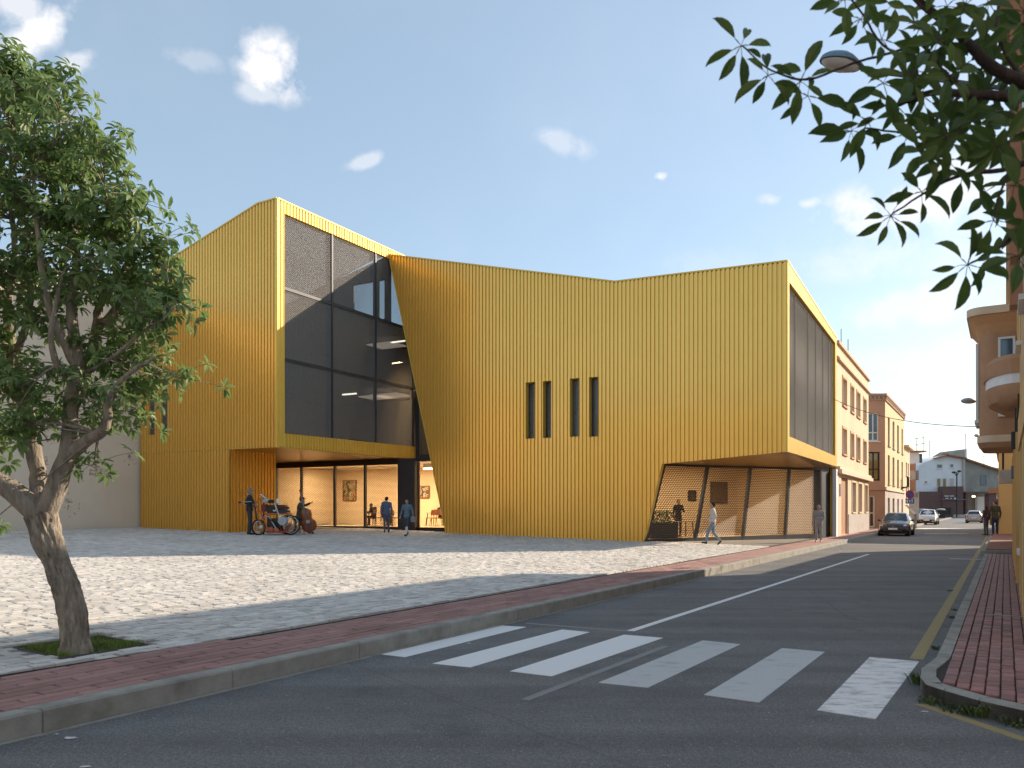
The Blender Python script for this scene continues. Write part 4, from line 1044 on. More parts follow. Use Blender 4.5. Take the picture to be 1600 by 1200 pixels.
b = MB(); pbox(b, cp_, -.12, CE+.35, ZC-.28, ZC-.05, -.02, .28); pbox(b, cp_, -.12, CE+.2, ZC-.05, ZC+.12, -.02, .18); b.build('band', M['cream_trim'], cb)
b = MB(); pbox(b, cp_, -.12, CE+.1, CT-.12, CT+.05, -.25, .14); pbox(b, cp_, -.12, CE+.05, CT-1.0, CT-.88, -.02, .16); pbox(b, cp_, -.12, CE+.05, CT-.88, CT-.80, -.02, .10); b.build('cornice', mat('peach_cornice',(.68,.47,.32),rough=.85), cb)
b = MB(); pbox(b, cp_, .05, .35, 0, ZC, .0, .06); b.build('pilaster', M['cream_trim'], cb)
b = MB(); pbox(b, cp_, -.78, -.13, 0, 3.86, -.12, .07); b.build('pier', M['white'], cb)
b = MB(); pbox(b, cp_, .55, .95, 2.4, 3.1, .0, .1); b.build('meter_box', M['concrete'], cb)
shell(cp_, -.1, CE, CT-.1, 9, M['cream'], cb)
for px, y0, y1 in ((1314,515,560),(1325,530,572)):
    Y = 50; X = (px-800)/F*Y; b = MB(); b.tube([(X+3,Y+2,CT-.3),(X+3,Y+2,CH+(HZ-y0)*(Y+2)/F)], .05, 6)
q = [(px, y) for px, y in ((1314.5,514),(1325.3,530))]
for i, (px, y) in enumerate(q):
    Y = 54.; X = (px-800)/F*Y; t = empty('mast', (X,Y,CT-.3), f"{'taller left' if i==0 else 'shorter right'} thin grey mast rising from the roof of the cream house", 'mast')
    MB().tube([(X,Y,CT-.3),(X,Y,CH+(HZ-y)*Y/F)], .045, 6).build('pole', M['steel'], t)
    MB().tube([(X,Y,CT-.3),(X,Y,CT-.1)], .12, 8).build('foot', M['concrete_dark'], t)

# orange corner house
of = Pl((29.15,62.5), (-1,0), (0,-1)); os_ = Pl((29.15,62.5), (.6032,1), (.866,-.5))
ob = empty('orange_house', (29.15,62.5,0), 'orange corner house with dentil cornice, wide flank windows and a pale yellow street side', 'house')
OT = os_.px(1383,616)[1]; OE = os_.px(1413,700)[0]
def hpx(pl, x0, y0, x1, y1): return hole(pl, x0, y0, x1, y1)
fh = [hpx(of,1356,645,1373.5,689), hpx(of,1356,706,1375,751)]; fd_ = hpx(of,1358,774,1367.8,820); fd_ = (fd_[0],fd_[1],.25,fd_[3])
facade(of, 0, 6, -.3, OT, fh+[fd_], M['orange'], ob)
window(of, fh[0], ob, pm=M['glass_blue'], nm=1, fw=.1, transom=.3); window(of, fh[1], ob, pm=mat('amber_glass',(.30,.22,.08),rough=.08,spec=.8), fm=M['black'], nm=1, fw=.1, sill=False, transom=.4)
window(of, fd_, ob, nm=0, fw=.12, sill=False, transom=.45, name='door', pm=mat('door_brown_glass',(.16,.09,.05),rough=.1))
sx = [(1387.2,1390.3),(1394.6,1397.6),(1401.8,1404.6),(1408.6,1410.8)]
s1 = rows(os_, sx, 652, 697, 1388.5); s2 = rows(os_, sx, 711, 757, 1388.5); s3 = rows(os_, sx, 778, 818, 1388.5)
s3 = [(a,c,.3 if i%2 else 1.0,z) for i,(a,c,_,z) in enumerate(s3)]
ZB = os_.px(1384,763)[1]
facade(os_, 0, OE, ZB, OT, s1+s2, M['paleyellow'], ob); facade(os_, 0, OE, -.3, ZB, s3, M['pale_stone'], ob, name='ground_wall')
for h in s1+s2: window(os_, h, ob, nm=0, fm=M['concrete_dark'], pm=M['shutter'])
for i, h in enumerate(s3): window(os_, h, ob, nm=0, pm=M['terracotta'] if i % 2 else M['shutter'], sill=False)
for h in (s2[3],):
    b = MB(); pbox(b, os_, h[0]-.3, h[1]+.3, h[2]-.05, h[2]+.05, .0, .5); 
    for k in range(9): u = h[0]-.3+(h[1]-h[0]+.6)*k/8; b.bar(os_.pt(u,h[2],.48), os_.pt(u,h[2]+1.,.48), .04, .04)
    pbox(b, os_, h[0]-.3, h[1]+.3, h[2]+.98, h[2]+1.04, .45, .5); b.build('balcony', M['black'], ob)
for pl, u1, m in ((of,6,M['orange']),(os_,OE,M['cream_trim'])):
    b = MB(); pbox(b, pl, -.25 if pl is os_ else .0, u1, OT-.12, OT+.05, -.3, .14); pbox(b, pl, -.1 if pl is os_ else .0, u1, OT-.5, OT-.40, -.1, .1)
    k = .1
    while k < u1: pbox(b, pl, k, k+.14, OT-.36, OT-.12, .0, .10); k += .34
    b.build('cornice', mat('brown_cornice',(.48,.31,.21),rough=.9), ob)
    b = MB(); pbox(b, pl, -.12 if pl is os_ else 0., u1, ZB-.15, ZB+.1, -.02, .12); b.build('band', m, ob)
shell(os_, 0, OE, OT-.1, 9, M['orange'], ob)

# balcony house and small cream house further down the left side
dc = Pl(os_.pt(OE+.05,0), (.6032,1), (.866,-.5))
sm = empty('narrow_cream_house', dc.pt(0,0), 'small cream house squeezed between the orange house and the balcony house', 'house')
DE = dc.px(1421.5,700)[0]; DT = dc.px(1414,698)[1]
hs = [(DE*.25,DE*.45,4.9,6.2),(DE*.6,DE*.8,4.9,6.2),(DE*.25,DE*.45,2.6,3.9),(DE*.6,DE*.8,2.6,3.9)]
facade(dc, 0, DE, -.3, DT, hs, M['cream'], sm)
for h in hs: window(dc, h, sm, nm=0)
b = MB(); pbox(b, dc, 0, DE, DT-.05, DT+.15, -.3, .4); b.build('cornice', M['cream_trim'], sm); shell(dc, 0, DE, DT, 8, M['cream'], sm)
bh = empty('balcony_house', (41,83,0), 'pale grey house with boxed upper floor, red-brown recess and small balconies, far down the street', 'house')
def at(px, py, Y): return Vector(((px-800)/F*Y, Y, CH+(HZ-py)*Y/F))
def ybox(x0, x1, y0, y1, Ya, Yb, b=None):
    b = b or MB(); p, q = at(x0,y0,Ya), at(x1,y1,Ya); return b.box(p.x, q.x, Ya, Yb, min(p.z,q.z), max(p.z,q.z))
ybox(1421,1436,706,724,84,94).build('upper_box', M['white'], bh)
ybox(1419,1448,704,706,83.5,95).build('roof', M['tile'], bh)
ybox(1420,1431,724.2,820,86,96).build('recess_wall', M['terracotta'], bh)
ybox(1417,1428,735,746,82.5,86).build('balcony', M['pale_stone'], bh); ybox(1428.5,1435,737,749,84,87).build('balcony', M['cream_trim'], bh)
ybox(1434,1435.6,735,750,83.6,84).build('railing', M['concrete_dark'], bh)
ybox(1412,1436,768,812,84.5,86).build('garden_wall', M['pale_stone'], bh)
for x in (1413,1418,1423,1428,1433): ybox(x,x+2,770,777,84.35,84.5).build('wall_block', M['concrete'], bh)
ybox(1437,1441,709,723,84.6,84.9).build('window', M['glass_dark'], bh)

# white gabled house at the end of the street
YE = 150.
wh = empty('white_gabled_house', (80,YE,0), 'white gabled house closing the end of the street above the brown brick wall', 'house')
we = Pl((0,YE), (1,0), (0,-1))
def endpoly(pts, name, m, par, Y=YE, dep=10):
    v = [at(x,y,Y) for x, y in pts]; b = MB(); b.prism(v, (0,dep,0)); return b.build(name, m, par)
whp = [(1431,768),(1431,735),(1440,725),(1450,720.5),(1462,716),(1479,711.5),(1507,716.5),(1507,768)]
endpoly(whp, 'wall', M['white'], wh)
def endwin(x0,y0,x1,y1,par,pm,fm=M['white_frame'],Y=YE):
    h = hole(Pl((0,Y),(1,0),(0,-1)), x0,y0,x1,y1); p = Pl((0,Y-.15),(1,0),(0,-1)); window(p, h, par, depth=.1, fm=fm, pm=pm, nm=0, fw=.12, sill=True)
am = mat('closed_ochre_shutter',(.36,.27,.12),rough=.7)
for r_, pm in (((1463,725,1472.5,732),M['glass_blue']),((1483.7,724.5,1490,731),M['glass_blue']),((1463,747,1470,761),am),((1472,747,1478.7,761),am),((1483,747,1490.7,761),M['shutter']),((1443.7,751,1448.7,756),M['terracotta'])): endwin(*r_, wh, pm)
b = MB(); rl = [(1478,711),(1507,716.2)]; b.bar(at(1478,711,YE-.3), at(1508,716.2,YE-.3), 1.2, .25); b.bar(at(1460,716.5,YE-.3), at(1479,711,YE-.3), 1.2, .2); b.build('roof_edge', M['tile'], wh)
ybox(1476,1483,708,711.5,YE+1,YE+2).build('chimney', M['tile'], wh)
gh = empty('grey_gable', (85,168,0), 'plain grey gable rising behind the white gabled house', 'building')
endpoly([(1484,770),(1484,712),(1500,702.5),(1510.5,701.5),(1510.5,770)], 'wall', M['greywall'], gh, Y=170, dep=8)
endpoly([(1447,770),(1447,716),(1461,716),(1461,770)], 'annex', M['concrete_dark'], gh, Y=172, dep=6)
b2_ = empty('grey_rendered_house', (89,YE,0), 'weathered grey-beige house with sloping roof line and one window beside the white gable', 'house')
endpoly([(1507.3,768),(1507.3,718),(1530,726),(1548,731.5),(1562,736),(1585,740),(1585,768)], 'wall', M['greywall'], b2_)
endwin(1531.5,742,1541,757,b2_,M['glass_blue'],M['concrete_dark'])
b = MB(); b.bar(at(1507,717.2,YE-.3), at(1548,731,YE-.3), 1.2, .3); b.bar(at(1548,731,YE-.3), at(1585,740,YE-.3), 1.2, .3); b.build('roof_edge', M['tile'], b2_)
ybox(1505.5,1508.5,716,812,YE-.6,YE).build('corner_pier', M['pale_stone'], b2_)
bwl = empty('brown_brick_wall', (80,YE-1,0), 'brown brick boundary wall along the end of the street below the white house', 'wall')
ybox(1431,1473,768,815,YE-1.6,YE-.2).build('wall', M['brickwall'], bwl); ybox(1473,1505,760,815,YE-1.9,YE-.2).build('wall', M['brickwall'], bwl)
ybox(1508.6,1585,768.3,771,YE-1.9,YE-.2).build('lintel', M['brickwall'], bwl); ybox(1545,1585,771.2,815,YE-1.6,YE-.2).build('wall', M['brickwall'], bwl)
ybox(1509,1512,771,815,YE-1.6,YE-.2).build('wall', M['brickwall'], bwl)
ybox(1472,1510,780,781,YE-2.2,YE-1.7).build('coping', M['concrete_dark'], bwl)
ybox(1490,1508,804,812,YE-2.4,YE-2.1).build('notice_panel', M['pale_stone'], bwl)
for i, (x, y, w_) in enumerate([(1476,774.5,7),(1484.5,774.5,6),(1478,778,4),(1485.5,778.2,2),(1491,777.8,5)]):
    ybox(x, x+w_, y, y+1.1 if i < 4 else y+2, YE-2.02, YE-1.9).build('lettering', M['white'], bwl)
ps = empty('garage_passage', (90,YE,0), 'open passage under the grey house with a lit lamp and a pale ramp', 'passage')
ybox(1509,1545,771,815,YE+9,YE+9.5).build('back_wall', M['greywall'], ps); ybox(1527,1540,776,800,YE+8,YE+8.8).build('ramp_wall', M['white'], ps); ybox(1520,1524,774.3,777,YE+2,YE+2.3).build('lamp', M['lamp_far'], ps)
dg = empty('dark_recess', (80,YE-2,0), 'dark opening low in the brown brick wall behind the parked white car', 'opening')
ybox(1473,1486,793,803,YE-2.1,YE-1.85).build('recess', M['black'], dg)
# antennas on the far roofs
for i, (px, y0, y1, arms, lb) in enumerate([(1432.5,684,708,2,'leftmost pale antenna above the balcony house'),(1442.5,682,706,2,'cross-armed antenna above the balcony house, second from the left'),(1452.5,689,716,0,'plain thin mast above the flat annex left of the white gable'),(1508.5,678,718,1,'tall pale antenna at the right end of the grey gable'),(1537.5,712,728,1,'short faint antenna on the sloping grey house')]):
    Y = 92 if i < 2 else 165; t = empty('antenna', at(px,y1,Y), lb, 'antenna', 'antennas on the far roofs'); s_ = Y/F
    MB().tube([at(px,y1+2,Y), at(px,y0,Y)], .045*Y/100, 5).build('mast', M['steel'], t)
    for k in range(max(arms,1)):
        z = at(px, y0+1+k*10, Y); MB().bar(z+Vector((-3.5*s_,0,0)), z+Vector((2.8*s_,0,0)), .05, .06).build('arm', M['steel'], t)
        for j in range(5): MB().bar(z+Vector(((-3+j*1.4)*s_,-.3,0)), z+Vector(((-3+j*1.4)*s_,.3,0)), .03, .03).build('element', M['steel'], t)
t = empty('street_lamp', at(1495,768,YE-3), 'black two-headed street lamp in front of the white gabled house', 'street lamp')
MB().tube([at(1495,815,YE-3), at(1495,738,YE-3)], .12, 8).build('pole', M['black'], t)
for k, (px, py) in enumerate(((1491,739),(1498.5,737))): MB().bar(at(1495,744,YE-3), at(px,py,YE-3), .1, .1).build('arm', M['black'], t); 
for k, (px, py) in enumerate(((1490.5,738),(1499,736))): MB().ell(at(px,py,YE-3), (.45,.3,.2), 8, 5).build('lamp_head', M['black'], t)

# blank wall of the neighbour at the left
nb = Pl(BC(-7.68,28.45), DA, -DB)
nw = empty('blank_party_wall', BC(-7.68,28.45), 'tall blank cream wall of the neighbouring building with peeling brown stains, behind the tree', 'wall')
def stain_mat():
    m = mat('peeling_plaster', (.82,.71,.57), rough=.95, var=.07, vs_=.5, bump=.2, bs=12, dirt=.12)
    n = m.node_tree.nodes; l = m.node_tree.links; p = n["Principled BSDF"]; src = p.inputs["Base Color"].links[0].from_socket
    t = n.new("ShaderNodeTexCoord"); a = n.new("ShaderNodeTexNoise"); a.inputs["Scale"].default_value = .55; a.inputs["Detail"].default_value = 1; l.new(t.outputs["Object"], a.inputs["Vector"])
    c = n.new("ShaderNodeTexNoise"); c.inputs["Scale"].default_value = 5; c.inputs["Detail"].default_value = 8; c.inputs["Roughness"].default_value = .8; l.new(t.outputs["Object"], c.inputs["Vector"])
    s = n.new("ShaderNodeMath"); s.operation = 'MULTIPLY'; l.new(a.outputs["Fac"], s.inputs[0]); l.new(c.outputs["Fac"], s.inputs[1])
    r = n.new("ShaderNodeValToRGB"); r.color_ramp.elements[0].position = .335; r.color_ramp.elements[1].position = .36; l.new(s.outputs[0], r.inputs[0])
    q = n.new("ShaderNodeMixRGB"); l.new(r.outputs[0], q.inputs[0]); l.new(src, q.inputs[1]); q.inputs[2].default_value = (.27,.20,.15,1); l.new(q.outputs[0], p.inputs["Base Color"]); return m
WT = 12.0
b = MB(); pbox(b, nb, -26, 9, -.3, WT, -11, 0); b.build('wall', stain_mat(), nw)
b = MB(); pbox(b, nb, -26, 9, WT, WT+.12, -11.1, .06); b.build('coping', M['concrete'], nw)

# ------------------------------------------------------------------ right side of the street
rf = Pl(ST(0,.26), DS, -DN)
def rblock(name, t0, t1, z1, depth, m, label, holes=(), front=True, pl=rf, cat='house'):
    o = empty(name, pl.pt(t0,0), label, cat); facade(pl, t0, t1, -.2, z1, list(holes), m, o); shell(pl, t0, t1, z1, depth, m, o); return o
hA = [(11.8,12.9,.2,2.7),(14.6,15.7,.2,2.7),(16.2,16.9,1.0,2.4),(12,13,5,7),(14.6,15.6,5,7)]
rA = rblock('tall_corner_house', 10.4, 17.2, 10.2, 26, mat('sand_stucco',(.60,.43,.28),rough=.9,bump=.15,bs=30,dirt=.12), 'tall sand-coloured corner house with rust-red pilasters cut off by the right edge of the photo', hA)
for h in hA: window(rf, h, rA, nm=0, pm=M['glass_dark'] if h[2] > .5 else M['concrete_dark'], sill=h[2] > .5, name='window' if h[2] > .5 else 'door')
for t in (13.7, 16.9):
    b = MB(); pbox(b, rf, t-.25, t+.25, 5.3, 10.2, 0, .20); b.build('pilaster', mat('rust_pilaster',(.50,.25,.15),rough=.9,dirt=.15), rA)
b = MB(); pbox(b, rf, 10.3, 17.3, 10.2, 10.45, -.3, .35); b.build('cornice', M['orange'], rA)
b = MB(); pbox(b, rf, 10.4, 17.2, -.2, 3.3, .002, .06) ; 
b = MB()
for a, c in ((10.4,11.8),(12.9,14.6),(15.7,16.2),(16.9,17.2)): pbox(b, rf, a, c, -.2, 3.3, .002, .05)
pbox(b, rf, 10.4, 17.2, 2.75, 3.3, .05, .07); b.build('ground_facing', M['yellow'], rA)
hB = [(18.2,19.3,.2,2.8),(20.4,21.4,.2,2.8),(22.6,23.7,.2,2.8),(24.8,25.8,.2,2.8),(28.0,29.2,.2,2.8),(18.6,19.6,5,7),(22.6,23.6,4.6,6.8)]
rB = rblock('bay_window_house', 17.25, 30.3, 8.2, 24, M['yellow'], 'yellow house with a brown rounded bay window and a rounded balcony', hB)
for i, h in enumerate(hB): window(rf, h, rB, nm=0, pm=M['glass_dark'] if i % 2 else M['concrete_dark'], sill=h[2] > .5, name='window' if h[2] > .5 else 'door')
b = MB(); pbox(b, rf, 17.25, 30.3, 8.2, 8.35, -.3, .25); b.build('cornice', M['cream_trim'], rB)
for t in (19.85, 22, 24.3, 26.4, 29.6): b = MB(); pbox(b, rf, t-.18, t+.18, -.2, 3.3, .0, .08); b.build('pilaster', M['yellow'], rB)
# bay
bay = empty('bay_window', rf.pt(27.6,3.5)); bay.parent = rB; bay.location = Vector(rf.pt(27.6,3.5))-ORG[rB]; ORG[bay] = Vector(rf.pt(27.6,3.5))
def bayring(e=0.):
    r = .42; pts = [(26.0-e,0)]; prt = .90+e
    for k in range(9):
        a = pi/2*k/8; pts.append((26.0-e+r*(1-cos(a))*1.0, prt-r+r*sin(a)))
    for k in range(9):
        a = pi/2*k/8; pts.append((29.2+e-r+r*sin(a), prt-r+r*cos(a)))
    pts.append((29.2+e,0)); return pts
def bayloop(e, z): return [rf.pt(t, z, o) for t, o in bayring(e)]
def loft(b, loops, cap0=True, cap1=True):
    n = len(loops[0]); v = [p for L_ in loops for p in L_]
    fs = [(i*n+j, i*n+j+1, (i+1)*n+j+1, (i+1)*n+j) for i in range(len(loops)-1) for j in range(n-1)]
    if cap0: fs.append(tuple(range(n-1,-1,-1)))
    if cap1: fs.append(tuple((len(loops)-1)*n+k for k in range(n)))
    return b.add(v, fs)
M['bay_brown'] = mat('bay_brown_render', (.50,.285,.165), rough=.9, var=.1, vs_=2, bump=.2, bs=25, dirt=.2)
M['bay_orange'] = mat('bay_orange_render', (.58,.33,.17), rough=.9, var=.07, vs_=2, bump=.15)
b = MB(); loft(b, [bayloop(0,3.75), bayloop(0,6.75)]); b.build('bay_wall', M['bay_brown'], bay)
b = MB(); loft(b, [bayloop(-.06,3.42), bayloop(.03,3.55), bayloop(.03,3.56)]); b.build('underside', M['bay_brown'], bay)
b = MB(); loft(b, [bayloop(.05,3.56), bayloop(.05,3.75)]); b.build('lower_band', M['cream_trim'], bay)
b = MB(); loft(b, [bayloop(.0,6.6), bayloop(.10,6.85), bayloop(.26,7.08)]); b.build('flare', M['bay_orange'], bay)
b = MB(); loft(b, [bayloop(.30,7.09), bayloop(.30,7.30)]); b.build('top_band', M['cream_trim'], bay)
bf = Pl(rf.pt(26.0,0,0), -DN, -DS)       # near flank of the bay (u goes towards the street)
for (u0,u1) in ((.03,.44),):
    h = (u0,u1,4.25,6.45); p = Pl(bf.pt(0,0,.03), -DN, -DS); window(p, h, rB, depth=-.01, pm=M['glass_blue'], nm=0, fw=.06, transom=.42, sill=False)
bo = Pl(rf.pt(0,0,.90), DS, -DN)
for h in ((26.62,27.3,4.25,6.45),(27.6,28.4,4.25,6.45)): window(Pl(bo.pt(0,0,.03), DS, -DN), h, rB, depth=-.01, pm=M['glass_blue'], nm=0, fw=.06, sill=True)
# rounded balcony of the same house
def ballp(e, z, n=14): return [rf.pt(21.9+(1.55+e)*cos(pi*k/n), z, (.68+e)*sin(pi*k/n)) for k in range(n+1)]
bal = MB(); loft(bal, [ballp(-.35,3.93), ballp(-.08,4.08), ballp(0,4.28), ballp(0,4.42)]); bo_ = bal.build('balcony', M['bay_brown'], rB, smooth='auto')
b = MB(); loft(b, [ballp(-.02,4.421), ballp(-.02,4.64)]); b.build('white_band', M['white'], bo_)
b = MB(); loft(b, [ballp(.02,4.641), ballp(.02,4.95), ballp(-.06,5.06)]); b.build('parapet', M['bay_brown'], bo_)
# low shops
hC = [(31.2,32.6,.2,2.8),(33.6,34.8,.2,2.8),(36,37.4,.2,2.8),(38.6,39.8,.2,2.8)]
rC = rblock('low_shop_row', 30.35, 42, 4.5, 9, M['yellow'], 'low single-storey yellow shop row behind the two standing people', hC)
for i, h in enumerate(hC): window(rf, h, rC, nm=1, pm=M['glass_dark'], fm=M['concrete_dark'], sill=False, name='shop_window')
b = MB(); pbox(b, rf, 30.35, 42, 4.5, 4.62, -.2, .12); b.build('cornice', M['cream_trim'], rC)
rg = Pl(ST(0,-.35), DS, -DN)
hD = [(t, t+1.1, z, z+1.5) for t in (56,60,64,70,78) for z in (1.2,3.7)]
rD = rblock('far_yellow_house', 54, 84, 5.9, 12, M['yellow'], 'far yellow house at the right with a small hanging sign', hD, pl=rg)
for h in hD: window(rg, h, rD, nm=1)
b = MB(); pbox(b, rg, 54, 84, 5.9, 6.02, -.2, .25); b.build('cornice', M['terracotta'], rD)
b = MB(); pbox(b, rg, 54, 54.6, 2.6, 2.9, 0, .5); b.build('awning', M['terracotta'], rD)
# blocks out of frame that shade the road and stand in the metal's reflections
rE = rblock('opposite_corner_house', -40, -3.4, 9.0, 18, M['cream'], 'cream house on the near corner of the side street', [(-6,-5,1,2.6),(-9,-8,1,2.6),(-12,-11,1,2.6)])
pbk = Pl(BC(-40,0), DB, DA)
rP = empty('added_plaza_house', BC(-40,2), 'unseen pale stone house added at the near side of the plaza for reflections', 'house')  # unseen house added so the gold cladding has something to reflect
hP = [(u, u+1.2, z, z+1.6) for u in (6,9.5,13,16.5,20,23.5) for z in (1.2,4.6,8)]
facade(pbk, 4, 27, -.2, 11, hP, mat('stone_front',(.45,.42,.38),rough=.9), rP); shell(pbk, 4, 27, 11, 12, M['pale_stone'], rP)
for h in hP: window(pbk, h, rP, nm=1)
# ------------------------------------------------------------------ trees
def leaf_material(name, c1, c2, tr):
    m, n, l, p = node_mat(name); t = n.new("ShaderNodeTexCoord"); q = n.new("ShaderNodeTexNoise"); q.inputs["Scale"].default_value = 3.; q.inputs["Detail"].default_value = 5; l.new(t.outputs["Object"], q.inputs["Vector"])
    oi = n.new("ShaderNodeObjectInfo"); ad = n.new("ShaderNodeMath"); ad.operation = 'MULTIPLY_ADD'; ad.inputs[1].default_value = .25; l.new(oi.outputs["Random"], ad.inputs[0]); l.new(q.outputs["Fac"], ad.inputs[2])
    r = n.new("ShaderNodeValToRGB"); e = r.color_ramp.elements; e[0].position = .4; e[1].position = .85; e[0].color = (*c1,1); e[1].color = (*c2,1); l.new(ad.outputs[0], r.inputs[0]); l.new(r.outputs[0], p.inputs["Base Color"])
    p.inputs["Roughness"].default_value = .45; p.inputs["Specular IOR Level"].default_value = .4
    tl = n.new("ShaderNodeBsdfTranslucent"); hs = n.new("ShaderNodeHueSaturation"); hs.inputs["Value"].default_value = 1.5; l.new(r.outputs[0], hs.inputs["Color"]); l.new(hs.outputs[0], tl.inputs[0])
    ms = n.new("ShaderNodeMixShader"); ms.inputs[0].default_value = tr; l.new(p.outputs[0], ms.inputs[1]); l.new(tl.outputs[0], ms.inputs[2]); l.new(ms.outputs[0], n["Material Output"].inputs[0]); return m
M['leaf'] = leaf_material('leaf_green', (.115,.195,.06), (.25,.33,.13), .38)
M['leaf_near'] = leaf_material('leaf_dark', (.035,.075,.018), (.10,.165,.035), .32)
def bark_mat(name, c1, c2):
    m = mat(name, c1, rough=.95, var=.3, vs_=14, col2=c2, bump=1.0, bs=42, streak=.22); 
    b = [x for x in m.node_tree.nodes if x.type == 'BUMP'][0]; b.inputs["Distance"].default_value = .02; return m
M['bark'] = bark_mat('bark', (.40,.345,.28), (.17,.145,.115)); M['bark_dark'] = bark_mat('dark_bark', (.07,.05,.045), (.035,.026,.025))
LEAF_V0 = [(0,0,0),(.28,.75,.10),(.28,0,.0),(.28,-.75,.10),(.62,.95,.06),(.62,0,-.05),(.62,-.95,.06),(.86,.5,-.04),(.86,0,-.12),(.86,-.5,-.04),(1,0,-.22)]
LEAF_V = [(0,0,0),(.14,.42,.05),(.14,0,0),(.14,-.42,.05),(.34,.86,.09),(.34,0,-.01),(.34,-.86,.09),(.56,.98,.07),(.56,0,-.04),(.56,-.98,.07),(.76,.74,.01),(.76,0,-.09),(.76,-.74,.01),(.9,.36,-.08),(.9,0,-.14),(.9,-.36,-.08),(1,0,-.22)]
LEAF_F = [(0,2,1),(0,3,2)]+[f for k in (1,4,7,10) for f in ((k,k+1,k+4,k+3),(k+1,k+2,k+5,k+4))]+[(13,14,16),(14,15,16)]
FOL_V, FOL_F = LEAF_V0, [(0,2,1),(0,3,2),(1,2,5,4),(2,3,6,5),(4,5,8,7),(5,6,9,8),(7,8,10),(8,9,10)]
def leaf_mesh(name, m, L_=.15, W_=.024, curl=1.):
    b = MB(); b.add([(x*L_, y*W_, z*L_*curl) for x, y, z in LEAF_V], LEAF_F)
    b.tube([(-.03*L_/.15,0,.0),(.0,0,0)], [.0012,.0018], 4)
    me = b.mesh(name, m); return me
def smooth_chain(pts, n=4, jit=0., rn=random):
    """Catmull-Rom through (Vector, radius)"""
    out = []; P = [pts[0]]+pts+[pts[-1]]
    for i in range(1, len(P)-2):
        for k in range(n):
            t = k/n; p0, p1, p2, p3 = (P[j][0] for j in (i-1,i,i+1,i+2))
            q = .5*((2*p1)+(-p0+p2)*t+(2*p0-5*p1+4*p2-p3)*t*t+(-p0+3*p1-3*p2+p3)*t*t*t)
            r = P[i][1]*(1-t)+P[i+1][1]*t
            if jit and 0 < k: q = q+Vector([rn.uniform(-jit,jit) for _ in range(3)])
            out.append((q, r))
    out.append(pts[-1]); return out
def limb(b, ch, n=10, rough=.05, seed=0):
    i0 = len(b.v); b.tube([c[0] for c in ch], [c[1] for c in ch], n)
    for i in range(i0, len(b.v)):
        p = Vector(b.v[i]); k = mnoise.noise(p*7+Vector((seed,0,0))); c = min(ch, key=lambda c: (c[0]-p).length); d = p-c[0]
        b.v[i] = tuple(p+d*(k*rough*3))
rt = random.Random(5)
TB = gpos(121, 1016); TB.z = .07; TY = TB.y
def tp(px, py, dy=0.): Y = TY+dy; return Vector(((px-800)/F*Y, Y, CH+(HZ-py)*Y/F))
tree = empty('broadleaf_tree', TB, 'leaning broadleaf tree with forked grey-brown trunk and dense green crown in the square pit', 'tree')
S_ = TY/F
limbs = {
 'trunk': [(120,1030,0,23.5),(118,1000,0,20.5),(112,955,0,19),(97,900,0,19.5),(77,850,0,21),(62,803,0,23)],
 'a': [(62,806,0,20),(30,775,-.05,17),(-15,742,-.1,14),(-80,690,-.2,12),(-140,600,-.3,9),(-170,480,-.3,6)],
 'b': [(60,810,0,16),(60,750,.1,13),(50,690,.15,11.5),(40,630,.2,11),(22,560,.2,9),(12,480,.1,7),(24,400,.1,5),(15,300,.1,3.5),(20,200,.1,2)],
 'c': [(66,812,0,19),(92,748,-.05,15),(107,700,-.1,12.5),(110,640,-.1,11),(120,560,-.15,9.5),(112,480,-.1,7.5),(120,400,0,6),(100,300,0,4),(90,220,0,2.5)],
 'd': [(104,712,-.08,12),(135,690,-.2,9),(164,668,-.3,8),(172,620,-.35,5),(200,585,-.4,3.5),(240,560,-.4,2)],
 'e': [(112,640,-.1,9),(133,585,.1,9),(150,520,.2,8),(158,470,.25,6.5),(200,410,.3,4),(215,350,.3,2.5)],
 'f': [(40,630,.2,8),(5,600,.3,7),(-30,540,.4,6),(-50,440,.4,4),(-60,330,.3,3)],
 'g': [(118,570,-.15,7),(92,520,-.3,6),(70,450,-.4,5),(60,370,-.4,3.5),(50,260,-.3,2)],
 'h': [(150,520,.2,5),(190,470,.1,4.5),(225,445,.0,3),(260,425,0,1.8)],
 'i': [(22,560,.2,6),(38,520,0,5.5),(48,470,-.1,4.5),(42,400,-.1,3)],
 'j': [(115,600,-.14,6),(90,570,-.3,5),(80,520,-.45,4),(92,450,-.5,3)],
 'k': [(150,500,.2,4),(178,500,0,4),(183,450,-.1,3),(175,380,-.1,2.3),(165,300,-.1,1.5)],
 'l': [(130,585,0,4),(175,560,-.2,3.5),(220,520,-.3,2.5),(255,500,-.35,1.6)],
}
nodes = []; 
chs = {}
for i, (k, pts) in enumerate(limbs.items()):
    ch = smooth_chain([(tp(x,y,d), r*S_) for x,y,d,r in pts], 5, .006 if k != 'trunk' else 0, rt); chs[k] = ch
    if k != 'trunk': nodes += [c for c in ch[len(ch)//3:] if c[1] < .06]
b = MB(); ch = smooth_chain([(tp(x,y,d), r*S_) for x,y,d,r in limbs['trunk']], 22); b.tube([c[0] for c in ch], [c[1] for c in ch], 72)
